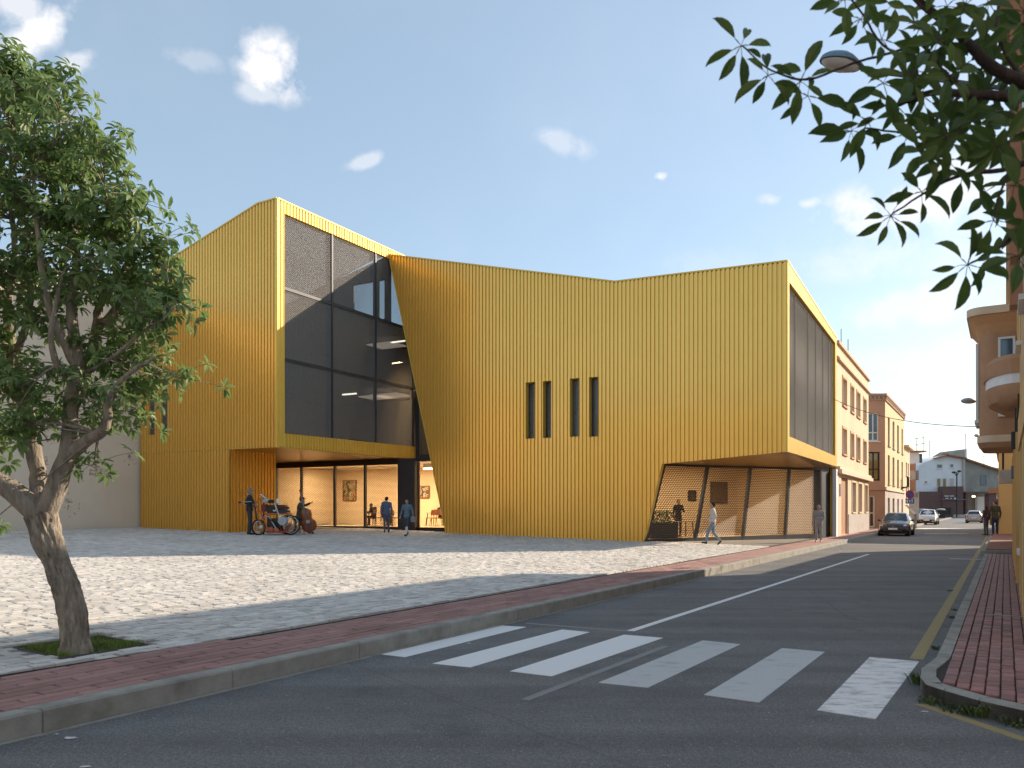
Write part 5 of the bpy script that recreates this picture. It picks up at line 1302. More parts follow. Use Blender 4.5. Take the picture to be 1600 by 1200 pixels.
for i in range(len(ch)):
    for k in range(72):
        j = i*72+k; p = Vector(b.v[j]); dd = p-ch[i][0]; a_ = 2*pi*k/72
        q_ = mnoise.noise(Vector((cos(a_)*3.6, sin(a_)*3.6, p.z*1.7))*2.1); r2_ = mnoise.noise(Vector((cos(a_)*7, sin(a_)*7, p.z*3.5))*1.9); lo_ = mnoise.noise(p*3.2)
        flare = 1.06+.18*max(0, 1-(p.z-.1)/.35)**2
        b.v[j] = tuple(ch[i][0]+dd*(flare*(1+.20*lo_)-.17*(1-min(1,abs(q_)*3.2))-.09*(1-min(1,abs(r2_)*3))))
b.build('trunk', M['bark'], tree, smooth=True)
for i, k in enumerate(limbs):
    if k == 'trunk': continue
    b = MB(); limb(b, chs[k], 12, .05, i); b.build('limb', M['bark'], tree, smooth=True)
blobs = [(60,190,95,80),(5,150,60,60),(118,245,70,60),(150,300,75,60),(195,335,50,45),(212,385,48,48),(232,430,40,34),(40,290,80,60),(0,400,60,60),(110,390,80,60),(70,450,60,40),
         (215,470,75,45),(240,500,38,28),(175,550,45,28),(225,565,50,28),(250,592,28,22),(195,610,50,34),(215,650,34,22),(75,575,42,26),(50,635,42,22),(20,520,40,30),(10,600,36,30),(95,490,30,28),
         (25,680,50,34),(95,610,50,30),(160,580,50,30),(150,720,22,22),(130,640,30,25),(65,660,20,15),(-60,250,90,80),(-100,400,90,90),(-80,560,80,60),(-40,680,60,40),(-10,110,40,40),(-30,820,10,8),(180,420,60,50)]
clumps = []
tw = sum(r*h for _,_,r,h in blobs)
for (x,y,r,h) in blobs:
    n_ = max(1, int(round(320*r*h/tw*1.0)))
    for _ in range(n_):
        while True:
            a, c, d = rt.uniform(-1,1), rt.uniform(-1,1), rt.uniform(-1,1)
            if a*a+c*c+d*d <= 1: break
        q = sqrt(a*a+c*c+d*d); s_ = (.72+.28*q)/max(q,.3) if q > .3 else 1
        clumps.append(tp(x+a*r*s_*.9, y+c*h*s_*.9, d*r*S_*1.15*s_))
twigs = MB(); leaves = []
for c in clumps:
    nd = min(nodes, key=lambda n_: (n_[0]-c).length+.35*max(0, n_[0].z-c.z))
    p0 = nd[0]; md = p0.lerp(c,.5)+Vector((rt.uniform(-.05,.05), rt.uniform(-.05,.05), rt.uniform(-.0,.08)))
    ch = smooth_chain([(p0, min(nd[1]*.7,.012)), (md,.008), (c,.005)], 3); twigs.tube([t[0] for t in ch], [t[1] for t in ch], 5, caps=False)
    for _ in range(rt.randint(4,6)):
        o_ = Vector((rt.gauss(0,.15), rt.gauss(0,.15), rt.gauss(.02,.10))); tip = c+o_
        twigs.tube([c, c+o_*.5+Vector((0,0,.02)), tip], [.004,.003,.002], 4, caps=False)
        ax = (o_.normalized()+Vector((0,0,.5))).normalized()
        if ax.length < .1: ax = Vector((0,0,1))
        side_ = ax.orthogonal().normalized(); nl = rt.randint(7,10); ph = rt.uniform(0,6.28)
        for k in range(nl):
            an = ph+6.283*k/nl*1.0+rt.uniform(-.25,.25); el_ = rt.uniform(.15,1.1)
            d = (side_*cos(an)+ax.cross(side_)*sin(an))*cos(el_*.8)+ax*sin(el_*.5)
            d = (d+Vector((0,0,-rt.uniform(.15,.6)))).normalized()
            up = (ax+Vector((0,0,.8))).normalized(); y_ = up.cross(d)
            if y_.length < .05: y_ = d.orthogonal()
            y_.normalize(); z_ = d.cross(y_)
            L_ = rt.uniform(.085,.145); leaves.append((tip+d*.02, d, y_, z_, L_, L_*rt.uniform(.17,.22)))
twigs.build('twigs', M['bark'], tree, kind='stuff')
leaves.sort(key=lambda l_: -l_[4]/max(.1, l_[0].y))
b = MB()
for (p, d, y_, z_, L_, W_) in leaves[300:]:
    b.add([p+d*(x*L_)+y_*(y*W_)+z_*(z*L_) for x, y, z in FOL_V], FOL_F)
b.build('foliage', M['leaf'], tree, kind='stuff', smooth=True)
lm = leaf_mesh('leaf', M['leaf'])
for (p, d, y_, z_, L_, W_) in leaves[:300]:
    o = inst('leaf', lm, tree, p); o.rotation_euler = Matrix((d, y_, z_)).transposed().to_euler(); o.scale = (L_/.15, W_/.024, L_/.15)

# near tree whose branches hang in from the right
rt = random.Random(9); NY = 3.1
NT = Vector((4.3, 1.15, .19))
near_tree = empty('overhanging_tree', NT, 'tree out of frame whose dark leafy branches hang into the upper right corner', 'tree')
def np_(px, py, dy=0.): Y = NY+dy; return Vector(((px-800)/F*Y, Y, CH+(HZ-py)*Y/F))
J0 = np_(1860,150,-.4); J1 = np_(1700,40,-.1)
b = MB(); limb(b, smooth_chain([(NT-Vector((0,0,.1)),.17),(NT+Vector((-.05,.1,1.)),.14),(NT+Vector((-.25,.35,2.)),.12),(NT+Vector((-.45,.7,2.7)),.09),(J0,.05)], 5), 14); b.build('trunk', M['bark_dark'], near_tree, smooth=True)
nb_l = [[(1860,150,-.4,20),(1720,150,-.15,13),(1600,150,0,9),(1530,149,0,7),(1455,145,0,5),(1400,165,0,3)],
        [(1860,150,-.4,18),(1700,150,-.1,12),(1600,128,0,10),(1545,100,0,9),(1500,55,.05,7),(1450,15,.05,5),(1400,-30,.1,3)],
        [(1500,55,.05,5),(1430,-10,0,3),(1380,-60,0,2)],
        [(1530,148,0,4),(1480,120,0,3.5),(1440,70,0,2.5),(1395,82,0,2.2),(1330,100,0,2),(1262,124,0,1.8),(1205,110,0,1.4),(1160,72,0,1)],
        [(1395,82,0,2),(1370,60,0,2),(1350,25,0,1.6),(1318,-15,0,1.2)],
        [(1700,150,-.1,8),(1640,230,0,6),(1580,262,0,4),(1500,274,0,3),(1450,298,0,2),(1392,336,0,1.3)],
        [(1640,230,0,5),(1610,330,.05,3.5),(1570,380,.05,2.6),(1530,405,0,2),(1512,414,0,1.2)],
        [(1500,150,0,3),(1440,205,0,2),(1390,205,0,1.6),(1350,200,0,1.2)],
        [(1580,262,0,2),(1560,310,0,1.6),(1552,345,0,1.2)],
        [(1600,128,0,3),(1560,60,0,2.6),(1560,0,0,2)]]
for k, pts in enumerate(nb_l):
    ch = smooth_chain([(np_(x,y,d), r*NY/F) for x,y,d,r in pts], 5, .002, rt); b = MB(); limb(b, ch, 8, .05, k); b.build('branch', M['bark_dark'], near_tree, smooth=True)
cl_pts = [(1158,72,7),(1200,118,6),(1250,128,6),(1262,150,5),(1330,205,7),(1356,190,6),(1378,62,6),(1345,30,6),(1320,0,6),(1392,338,8),(1440,300,5),(1512,414,9),(1545,402,4),(1552,345,6),(1400,165,7),(1420,210,6),(1440,150,7),(1455,90,7),(1440,40,7),(1400,5,7),(1480,10,7),(1500,200,7),(1480,250,6),(1470,180,7),(1510,100,8),(1530,180,8),(1550,140,7),(1560,230,7),(1590,200,7),(1570,60,8),(1530,40,7),(1590,110,7),(1600,20,7),(1585,290,6),(1600,345,6),(1540,300,4),(1505,272,4),(1590,400,6),(1380,130,5),(1470,60,6),(1425,120,6),(1545,5,7),(1370,0,5)]
extra = [(rt.uniform(1425,1610), rt.uniform(-10,270), 7) for _ in range(12)]
near_leaves = []
tws = MB()
for ci, (x, y, n_) in enumerate(cl_pts+extra):
    dy = rt.uniform(-.12,.12) if x < 1400 else rt.uniform(-.3,.35)
    c = np_(x, y, dy); ph = rt.uniform(0, 6.28)
    if ci >= len(cl_pts): c = c+Vector((0,0,0))
    for k in range(n_):
        an = ph+6.283*k/n_+rt.uniform(-.3,.3)
        d = Vector((cos(an), rt.uniform(-.5,.4), sin(an)*.95-.18)).normalized()
        up = Vector((rt.uniform(-.5,.5), -1, rt.uniform(-.3,.6))).normalized(); y_ = up.cross(d)
        if y_.length < .1: y_ = d.orthogonal()
        y_.normalize(); z_ = d.cross(y_); L_ = rt.uniform(.075,.135); st = rt.uniform(.02,.045)
        near_leaves.append((c+d*st, d, y_, z_, L_, L_*rt.uniform(.165,.215)))
        tws.tube([c, c+d*st*.6+Vector((0,0,.004)), c+d*(st+L_*.03)], [.0016,.0012,.001], 4, caps=False)
tws.build('leaf_stalks', M['bark_dark'], near_tree, kind='stuff')
lm = leaf_mesh('leaf', M['leaf_near'])
near_leaves.sort(key=lambda l_: -l_[4])
for (p, d, y_, z_, L_, W_) in near_leaves[:300]:
    o = inst('leaf', lm, near_tree, p); o.rotation_euler = Matrix((d, y_, z_)).transposed().to_euler(); o.scale = (L_/.15, W_/.024, L_/.15)
b = MB()
for (p, d, y_, z_, L_, W_) in near_leaves[300:]: b.add([p+d*(x*L_)+y_*(y*W_)+z_*(z*L_) for x, y, z in LEAF_V], LEAF_F)
b.build('foliage', M['leaf_near'], near_tree, kind='stuff', smooth=True)

# ------------------------------------------------------------------ people
def cloth(name, c): return mat('cloth_'+name, c, rough=.9, var=.12, vs_=8, bump=.3, bs=20)
K = {k: cloth(k, c) for k, c in dict(charcoal=(.035,.035,.045), slate=(.06,.07,.09), olive=(.09,.085,.05), denim=(.07,.11,.17), pale_denim=(.22,.30,.38), white=(.62,.60,.58), grey=(.24,.25,.28), suit=(.36,.37,.40), blue=(.11,.16,.27), greyblue=(.12,.19,.24), navy=(.02,.03,.06), plum=(.10,.08,.11), khaki=(.075,.06,.03), trousers=(.05,.055,.065), greydenim=(.12,.14,.14), black=(.015,.015,.018), ochre=(.35,.2,.05), brown=(.10,.05,.03)).items()}
M['skin'] = mat('skin', (.45,.27,.20), rough=.6, var=.05); M['shoe'] = mat('dark_shoe', (.02,.02,.022), rough=.5); M['hair'] = mat('dark_hair', (.02,.014,.012), rough=.7, var=.3, vs_=30)
M['hair_red'] = mat('auburn_hair', (.13,.035,.02), rough=.7, var=.3, vs_=30); M['hair_grey'] = mat('grey_hair', (.30,.29,.29), rough=.8, var=.2, vs_=30); M['hair_brown'] = mat('brown_hair', (.10,.045,.025), rough=.7, var=.3, vs_=30)
M['sock'] = mat('white_sock', (.75,.73,.72), rough=.9)
def rmesh(b, name, m, parent, vox=.014, extra=None, it=3):
    me = b.mesh('tmp', m); o = bpy.data.objects.new('tmp', me); C.objects.link(o)
    r = o.modifiers.new('r', 'REMESH'); r.mode = 'VOXEL'; r.voxel_size = vox; r.use_smooth_shade = True
    s_ = o.modifiers.new('s', 'SMOOTH'); s_.factor = .5; s_.iterations = it
    dg = bpy.context.evaluated_depsgraph_get(); m2 = bpy.data.meshes.new_from_object(o.evaluated_get(dg))
    bpy.data.objects.remove(o); bpy.data.meshes.remove(me); m2.name = name
    if extra:
        q = MB(); q.v = [tuple(v.co) for v in m2.vertices]; q.f = [tuple(p.vertices) for p in m2.polygons]; q.mi = [0]*len(q.f)
        q.add(extra.v, extra.f); m2 = q.mesh(name, m); m2.polygons.foreach_set("use_smooth", [True]*len(m2.polygons))
    if not m2.materials: m2.materials.append(m)
    o2 = bpy.data.objects.new(name, m2); C.objects.link(o2); o2.parent = parent; return o2
BASE = dict(pelvis=(0,0,.96), waist=(0,-.005,1.10), chest=(0,0,1.30), neck=(0,.0,1.48), head=(0,.02,1.63),
            shL=(-.185,0,1.42), elL=(-.245,-.03,1.15), wrL=(-.255,.04,.90), shR=(.185,0,1.42), elR=(.245,-.03,1.15), wrR=(.255,.04,.90),
            hipL=(-.09,0,.92), knL=(-.10,.02,.50), anL=(-.10,-.01,.09), hipR=(.09,0,.92), knR=(.10,.02,.50), anR=(.10,-.01,.09))
def person(loc, h, rz, label, top, legs, hair='hair', pose={}, shoes='shoe', sleeve=1.0, shorts=False, beard=None, hood=False, cap=None, long_top=0., open_jacket=None, group=None, skirt=False, footdir=None, bag=None, female=False):
    t = empty('person', loc, label, 'person', group, rz); ORG[t] = Vector((0,0,0)); k = h/1.76; t.scale = (k,k,k)
    J = {a: Vector(c) for a, c in {**BASE, **pose}.items()}
    sp = (J['neck']-J['pelvis']).normalized(); sdv = (J['shR']-J['shL']).normalized(); fw = sp.cross(sdv)*-1
    rot = Matrix((sdv, sdv.cross(sp)*-1, sp)).transposed()
    def torso(b, e, tail=0.):
        b.ell(J['chest']+sp*.02, (.175+e,.115+e,.20+e), 14, 10, rot=rot); b.ell(J['waist'], (.145+e,.105+e,.17+e), 14, 10, rot=rot)
        b.ell(J['pelvis'], (.165+e,.118+e,.13+e+tail), 14, 10, rot=rot); b.tube([J['shL'], J['neck']-sp*.04, J['shR']], [.062+e,.075+e,.062+e], 10)
        b.ell(J['shL'],.066+e,10,8); b.ell(J['shR'],.066+e,10,8)
    def seg(b, p, q, r0, r1, n=10):
        m_ = p.lerp(q,.35); b.tube([p,m_,q], [r0,(r0*.65+r1*.35)*1.05,r1], n); b.ell(p,r0,8,6); b.ell(q,r1,8,6)
    body = MB(); torso(body, -.012)
    body.tube([J['neck']-sp*.06, J['neck'], J['head']-Vector((0,0,.05))], [.065,.055,.052], 10)
    H = J['head']; hf = (pose.get('look') and Vector(pose['look']).normalized()) or Vector((0,1,0))
    hr_ = hf.cross(Vector((0,0,1))).normalized(); hu = hr_.cross(hf); hm = Matrix((hr_, hf, hu)).transposed()
    body.ell(H, (.075,.095,.115), 14, 12, rot=hm); body.ell(H+hm@Vector((0,.045,-.055)), (.052,.05,.055), 12, 8, rot=hm)
    body.tube([H+hm@Vector((0,.085,.015)), H+hm@Vector((0,.112,-.02))], [.010,.016], 8)
    for s_ in (-1,1): body.ell(H+hm@Vector((s_*.077,-.005,-.01)), (.012,.02,.032), 8, 6, rot=hm)
    fing = MB()
    for s_, S1 in ((-1,'L'),(1,'R')):
        sh, el, wr = J['sh'+S1], J['el'+S1], J['wr'+S1]; seg(body, sh, el, .048, .038); seg(body, el, wr, .037, .026)
        dr = J.get('hd'+S1); d = (Vector(dr) if dr else (wr-el)).normalized(); ax = d.cross(Vector((0,1,0)) if abs(d.y) < .9 else Vector((1,0,0))).normalized(); n_ = d.cross(ax)
        body.tube([wr, wr+d*.05, wr+d*.095], [.025,.036,.034], 8, squash=.55)
        for i, ln in enumerate((.065,.075,.07,.055)):
            p = wr+d*.08+ax*(-.026+.0175*i); curl = n_*-.018
            fing.tube([p, p+d*ln*.5+curl*.5, p+d*ln*.85+curl*1.9], [.0095,.0085,.0065], 6)
        fing.tube([wr+d*.03-ax*.022, wr+d*.065-ax*.05-n_*.01, wr+d*.095-ax*.052-n_*.022], [.012,.010,.007], 6)
        hp, kn_, an_ = J['hip'+S1], J['kn'+S1], J['an'+S1]; seg(body, hp, kn_, .078, .052); seg(body, kn_, an_, .050, .034)
        fd2 = J.get('ft'+S1, Vector((0,1,-.12))); fd2 = Vector(fd2).normalized(); body.tube([an_, an_+fd2*.07-Vector((0,0,.035)), an_+fd2*.15-Vector((0,0,.05))], [.036,.036,.026], 8)
        shoe = MB(); shoe.tube([an_-fd2*.05-Vector((0,0,.045)), an_+fd2*.06-Vector((0,0,.048)), an_+fd2*.17-Vector((0,0,.056))], [.042,.045,.032], 10, squash=1.0)
        shoe.ell(an_-Vector((0,0,.02)), (.042,.045,.04), 10, 8); shoe.ell(an_+fd2*.17-Vector((0,0,.056)), .033, 8, 6)
        rmesh(shoe, 'shoe', M[shoes], t, .012)
    rmesh(body, 'body', M['skin'], t, .014, fing)
    for s_ in (-1,1):
        e = MB(); e.ell(H+hm@Vector((s_*.030,.086,.012)), (.009,.006,.006), 8, 6, rot=hm); e.build('eye', M['black'], t)
    e = MB(); e.tube([H+hm@Vector((-.024,.090,-.062)), H+hm@Vector((0,.098,-.064)), H+hm@Vector((.024,.090,-.062))], .005, 6); e.build('mouth', mat('lips',(.30,.10,.09),rough=.5) if 'lips' not in bpy.data.materials else bpy.data.materials['lips'], t)
    tb = MB(); torso(tb, .012, long_top)
    for S1 in 'LR':
        sh, el, wr = J['sh'+S1], J['el'+S1], J['wr'+S1]
        if sleeve >= 1: seg(tb, sh, el, .062, .052); seg(tb, el, wr-(wr-el)*.05, .051, .040)
        else: seg(tb, sh, sh.lerp(el, sleeve*1.6), .062, .056)
    rmesh(tb, 'jacket' if sleeve >= 1 else 'shirt', K[top], t, .014)
    if open_jacket:
        o_ = MB(); o_.tube([J['neck']+fw*.09-sp*.05, J['chest']+fw*.135, J['waist']+fw*.128, J['pelvis']+fw*.12], [.03,.05,.05,.045], 8, squash=.5); rmesh(o_, 'shirt_front', K[open_jacket], t, .012)
    lb = MB(); lb.ell(J['pelvis']-sp*.01, (.165,.122,.125), 14, 10, rot=rot)
    for S1 in 'LR':
        hp, kn_, an_ = J['hip'+S1], J['kn'+S1], J['an'+S1]; seg(lb, hp, kn_, .090, .064)
        if not shorts: seg(lb, kn_, an_+(kn_-an_)*.06, .062, .050)
    if skirt:
        lb.tube([J['pelvis']+sp*.02, (J['knL']+J['knR'])/2+Vector((0,0,.1))], [.17,.24], 14)
    rmesh(lb, 'shorts' if shorts else 'trousers', K[legs], t, .014)
    if shorts:
        for S1 in 'LR':
            s2 = MB(); kn_, an_ = J['kn'+S1], J['an'+S1]; seg(s2, kn_+(an_-kn_)*.25, an_, .054, .042); rmesh(s2, 'sock', M['sock'], t, .012)
    hb_ = MB(); hb_.ell(H+hm@Vector((0,-.018,.022)), (.086,.098,.108), 14, 10, rot=hm)
    if female: hb_.ell(H+hm@Vector((0,-.055,-.03)), (.085,.06,.10), 12, 8, rot=hm)
    # cut the face side away by pulling back forward-lying points
    for i, v in enumerate(hb_.v):
        lv = hm.transposed() @ (Vector(v)-H)
        if lv.y > .03 and lv.z < .07: lv.y = .03-.35*(.07-lv.z)*1.0; hb_.v[i] = tuple(H+hm@lv)
    hb_.build('hair', M[hair], t, smooth=True)
    if cap:
        c = MB(); c.ell(H+hm@Vector((0,-.01,.055)), (.092,.105,.075), 14, 8, rot=hm); c.bar(H+hm@Vector((0,.07,.055)), H+hm@Vector((0,.16,.045)), .12, .014); c.build('cap', K[cap] if cap in K else M[cap], t, smooth=True)
    if beard:
        c = MB(); c.ell(H+hm@Vector((0,.055,-.10)), (.05,.045,.09), 10, 8, rot=hm); c.build('beard', M[beard], t, smooth=True)
    return t, J
def gz(px, py, z): return gpos(px, py, z)
walk = dict(knL=(-.09,.20,.53), anL=(-.09,.27,.12), ftL=(0,1,.15), knR=(.09,-.02,.49), anR=(.08,-.30,.17), ftR=(0,.75,-.75), elL=(-.24,-.12,1.17), wrL=(-.25,.02,.95), elR=(.24,.08,1.16), wrR=(.23,.25,.99))
P1 = gpos(390,835); P1.y -= .0
person(P1, 1.93, R(-62), 'standing man in dark shirt and grey trousers singing into a microphone beside the red cart', 'charcoal', 'trousers', hair='hair_grey', sleeve=.55, cap='grey',
       pose=dict(elR=(.26,.12,1.18), wrR=(.10,.33,1.28), hdR=(-.3,.3,.6), elL=(-.28,-.10,1.17), wrL=(-.17,.12,1.10), hdL=(.8,.4,0), knL=(-.13,.03,.5), anL=(-.17,-.02,.09), anR=(.14,-.02,.09)))
person(gpos(604,832), 1.70, R(12), 'person in blue top, cap and backpack standing with back turned at the mesh window', 'blue', 'denim', hair='hair', cap='navy', pose=dict(look=(.3,1,0)))[0]
t_, J_ = person(gpos(636,838), 1.62, R(165), 'boy in open grey-blue jacket, shorts and long white socks walking across the plaza', 'greyblue', 'slate', shorts=True, open_jacket='pale_denim',
       pose={**walk, 'elR':(.27,-.02,1.17), 'wrR':(.30,.08,.95), 'elL':(-.28,0,1.18), 'wrL':(-.32,.06,.97), 'knL':(-.07,.15,.52),'anL':(-.03,.2,.10),'anR':(.06,-.22,.22)})
b = MB(); b.obox((-.33,.08,.80), (1,0,0), (0,1,0), (0,0,1), .10, .05, .13); b.build('shoulder_bag', K['grey'], t_, bevel=.02)
t_, J_ = person(gpos(1114,851), 1.74, R(75), 'walking person in a white jacket and pale jeans in front of the right gallery', 'white', 'pale_denim', hair='hair', pose=walk, long_top=.04)
person(gpos(1279,847), 1.70, R(150), 'older man in a grey suit standing on the pavement by the dark end wall', 'suit', 'suit', hair='hair_grey', long_top=.06, pose=dict(wrL=(-.16,.13,1.0), hdL=(.3,.3,-.5), knR=(.09,.05,.5)))
person(ST(0,0)+gz(1541,836,0), 1.92, R(20), 'woman with auburn hair in a plum jacket and grey jeans standing at the kerb edge', 'plum', 'greydenim', hair='hair_red', female=True, pose=dict(look=(.6,.8,0), wrL=(-.22,.14,.95)))
person(gz(1555,836.5,.20), 1.95, R(-5), 'man in a dark olive jacket and navy trousers standing on the raised pavement, back turned', 'khaki', 'navy', hair='hair_brown', long_top=.05, pose=dict(look=(-.8,.6,0), elL=(-.27,.02,1.17), wrL=(-.24,.2,1.05)))
bgp = gz(1549,826,.20); t = empty('tote_bag', bgp, 'ochre tote bag hanging between the two people on the right', 'bag'); b = MB(); b.obox(bgp+Vector((0,0,.55)), (1,0,0), (0,1,0), (0,0,1), .12, .06, .28); b.build('bag', K['ochre'], t, bevel=.03); b = MB(); b.tube([bgp+Vector((-.08,0,.8)), bgp+Vector((0,0,1.12)), bgp+Vector((.08,0,.8))], .012, 6); b.build('strap', K['brown'], t)

# seated pose
SEAT = dict(pelvis=(0,-.02,.52), waist=(0,-.02,.68), chest=(0,.0,.88), neck=(0,.02,1.05), head=(0,.05,1.20), shL=(-.18,0,.99), shR=(.18,0,.99), elL=(-.24,.06,.74), elR=(.24,.06,.74), wrL=(-.16,.30,.76), wrR=(.16,.30,.76),
            hipL=(-.10,.03,.50), hipR=(.10,.03,.50), knL=(-.13,.42,.52), knR=(.13,.42,.52), anL=(-.13,.42,.10), anR=(.13,.42,.10))
# bass player
PB = gpos(468,833.5)
bp = {**SEAT, 'pelvis':(0,-.02,.66),'waist':(0,-.0,.82),'chest':(0,.02,1.02),'neck':(0,.05,1.20),'head':(.0,.10,1.35),'shL':(-.18,.03,1.14),'shR':(.18,.03,1.14),'elL':(-.30,.22,1.12),'wrL':(-.06,.42,1.22),'hdL':(.4,.3,.1),'elR':(.30,.16,.92),'wrR':(.16,.42,.84),'hdR':(-.4,.2,-.3),'hipL':(-.1,.03,.64),'hipR':(.1,.03,.64),'knL':(-.24,.38,.52),'anL':(-.26,.34,.10),'knR':(.20,.42,.50),'anR':(.24,.38,.10)}
person(PB, 1.95, R(-80), 'seated bearded bass player in olive waistcoat, pale sleeves and red-brown cap', 'olive', 'slate', hair='hair_red', beard='hair_grey', pose=bp, cap='brown')
st_ = empty('stool', PB, 'dark stool under the bass player', 'stool'); ORG[st_] = Vector((0,0,0))
b = MB(); b.tube([(0,0,.58),(0,0,.63)], .18, 14); b.build('seat', K['black'], st_)
for k in range(4): a = k*pi/2+.4; b = MB(); b.tube([(cos(a)*.1,sin(a)*.1,.58),(cos(a)*.2,sin(a)*.2,0)], .014, 6); b.build('leg', M['black'], st_)
# double bass
BS = gpos(487,835.5); bass = empty('double_bass', BS, 'reddish-brown double bass leaning against the seated player', 'double bass', rz=R(8)); ORG[bass] = Vector((0,0,0)); bass.rotation_euler = (R(6), R(-14), R(10))
half = [(0,0),(.16,.02),(.27,.10),(.315,.24),(.30,.38),(.23,.48),(.185,.56),(.20,.66),(.235,.76),(.22,.87),(.15,.97),(.05,1.03),(0,1.04)]
half = [(x*1.0, z*1.0+.14) for x, z in half]; ring = half+[(-x, z) for x, z in half[-2:0:-1]]
def bplate(e, y): cx, cz = 0, .66; return [((x-cx)*e, y, (z-cz)*e+cz) for x, z in ring]
M['varnish'] = mat('bass_varnish', (.33,.085,.02), rough=.25, var=.25, vs_=5, col2=(.20,.045,.012), coat=.5); M['ebony'] = mat('fingerboard', (.10,.10,.11), rough=.3)
b = MB(); n_ = len(ring); loops = [bplate(.9,-.13), bplate(1.,-.10), bplate(1.,.10), bplate(.93,.125), bplate(.5,.145)]; v = [p for L_ in loops for p in L_]
b.add(v, [(i*n_+j, i*n_+(j+1)%n_, (i+1)*n_+(j+1)%n_, (i+1)*n_+j) for i in range(4) for j in range(n_)]+[tuple(range(n_-1,-1,-1)), tuple(4*n_+k for k in range(n_))])
for i in range(len(b.v)): b.v[i] = (b.v[i][0], -b.v[i][1], b.v[i][2])
bd = b.build('body', M['varnish'], bass, smooth='auto')
b = MB(); b.tube([(0,-.13,1.10),(0,-.11,1.5),(0,-.08,1.88)], [.028,.024,.02], 8); b.build('neck', M['varnish'], bass)
b = MB(); b.bar((0,-.175,.86),(0,-.13,1.84),.06,.02,up=(0,-1,0)); b.build('fingerboard', M['ebony'], bass)
b = MB(); b.tube([(0,-.08,1.86),(0,-.07,1.95),(0,-.11,1.99),(0,-.14,1.95),(0,-.11,1.93)], [.03,.028,.026,.02,.012], 8); b.build('scroll', M['varnish'], bass)
b = MB(); b.bar((-.08,-.17,.60),(.08,-.17,.60),.02,.12); b.build('bridge', M['shutter'], bass)
b = MB(); b.prism([(-.035,-.165,.28),(.035,-.165,.28),(.05,-.18,.52),(-.05,-.18,.52)], (0,-.015,0)); b.build('tailpiece', M['ebony'], bass)
for k in range(4): b = MB(); x = -.024+.016*k; b.tube([(x,-.19,.5),(x*1.4,-.235,.64),(x*.6,-.15,1.86)], .0025, 4); b.build('string', M['steel'], bass)
for s_ in (-1,1): b = MB(); b.tube([(s_*.10,-.147,.68),(s_*.085,-.150,.60),(s_*.12,-.147,.52)], [.010,.007,.011], 6); b.build('sound_hole', M['black'], bass)
b = MB(); b.tube([(0,0,.15),(0,0,.0)], .012, 6); b.build('end_pin', M['steel'], bass)
# microphone stand
MS = P1+Vector((.62,-.10,0)); ms = empty('microphone_stand', MS, 'black microphone stand with a long slanted silver microphone in front of the singer', 'microphone stand'); ORG[ms] = Vector((0,0,0))
b = MB(); b.tube([(0,0,0),(0,0,1.42)], .028, 8); b.build('pole', M['black'], ms)
b = MB(); b.tube([(-.12,0,1.66),(.10,-.03,1.50),(.34,-.05,1.38)], [.05,.035,.045], 10); b.build('microphone', M['steel'], ms)
b = MB(); b.tube([(0,0,1.42),(-.02,0,1.58)], .02, 6); b.build('clamp', M['black'], ms)
for k in range(3): a = k*2.09; b = MB(); b.tube([(0,0,.18),(cos(a)*.28,sin(a)*.28,.012)], .012, 6); b.build('leg', M['black'], ms)
# three-wheeled cart
CT0 = gpos(430,836); cart = empty('busker_cart', CT0, 'red-framed three-wheeled busker cart loaded with black cases, a J mark and a pale drum', 'cart'); ORG[cart] = Vector((0,0,0))
M['red_frame'] = mat('red_frame_paint', (.42,.05,.03), rough=.4, var=.15); M['orange_frame'] = mat('orange_frame_paint', (.45,.13,.06), rough=.4); M['case'] = mat('black_case', (.012,.012,.014), rough=.35, var=.2); M['drum'] = mat('pale_drum_skin', (.42,.46,.50), rough=.4)
def wheel(name, par, c, r, w_, ax, spokes=8, rim=None, tyre=None):
    c = Vector(c); ax = Vector(ax).normalized(); u = ax.cross(Vector((0,0,1))).normalized(); v = Vector((0,0,1))
    if abs(ax.z) > .9: u, v = Vector((1,0,0)), Vector((0,1,0))
    root = MB(); n = 24
    prof_ = [(r-w_*.5,-w_*.5),(r-w_*.12,-w_*.5),(r,-w_*.25),(r,w_*.25),(r-w_*.12,w_*.5),(r-w_*.5,w_*.5)]
    V = []; 
    for k in range(n):
        a = 2*pi*k/n; d = u*cos(a)+v*sin(a); V += [c+d*p+ax*q for p, q in prof_]
    m_ = len(prof_); Fc = [(k*m_+i, k*m_+(i+1)%m_, ((k+1)%n)*m_+(i+1)%m_, ((k+1)%n)*m_+i) for k in range(n) for i in range(m_)]
    root.add(V, Fc); w0 = root.build(name, tyre or M['rubber'], par, smooth='auto')
    b = MB(); V = []
    rr = r-w_*.45
    for k in range(n):
        a = 2*pi*k/n; d = u*cos(a)+v*sin(a); V += [c+d*rr+ax*w_*.3, c+d*(rr*.9)+ax*w_*.36, c+d*(rr*.9)-ax*w_*.36, c+d*rr-ax*w_*.3]
    b.add(V, [(k*4+i, k*4+(i+1)%4, ((k+1)%n)*4+(i+1)%4, ((k+1)%n)*4+i) for k in range(n) for i in range(4)]); b.tube([c-ax*w_*.3, c+ax*w_*.3], rr*.2, 10)
    for k in range(spokes):
        a = 2*pi*k/spokes; d = u*cos(a)+v*sin(a); b.bar(c+d*rr*.1, c+d*rr*.92, max(.012, rr*.16 if spokes < 7 else .012), w_*.25, up=ax)
    b.build('rim', rim or M['steel'], w0); return w0
wheel('wheel', cart, (-.60,-.30,.33), .33, .10, (.75,-.65,0), 10, tyre=M['rubber'])
wheel('wheel', cart, (.62,.10,.42), .42, .11, (.6,-.8,0), 10); wheel('wheel', cart, (.32,.65,.42), .42, .11, (.6,-.8,0), 10)
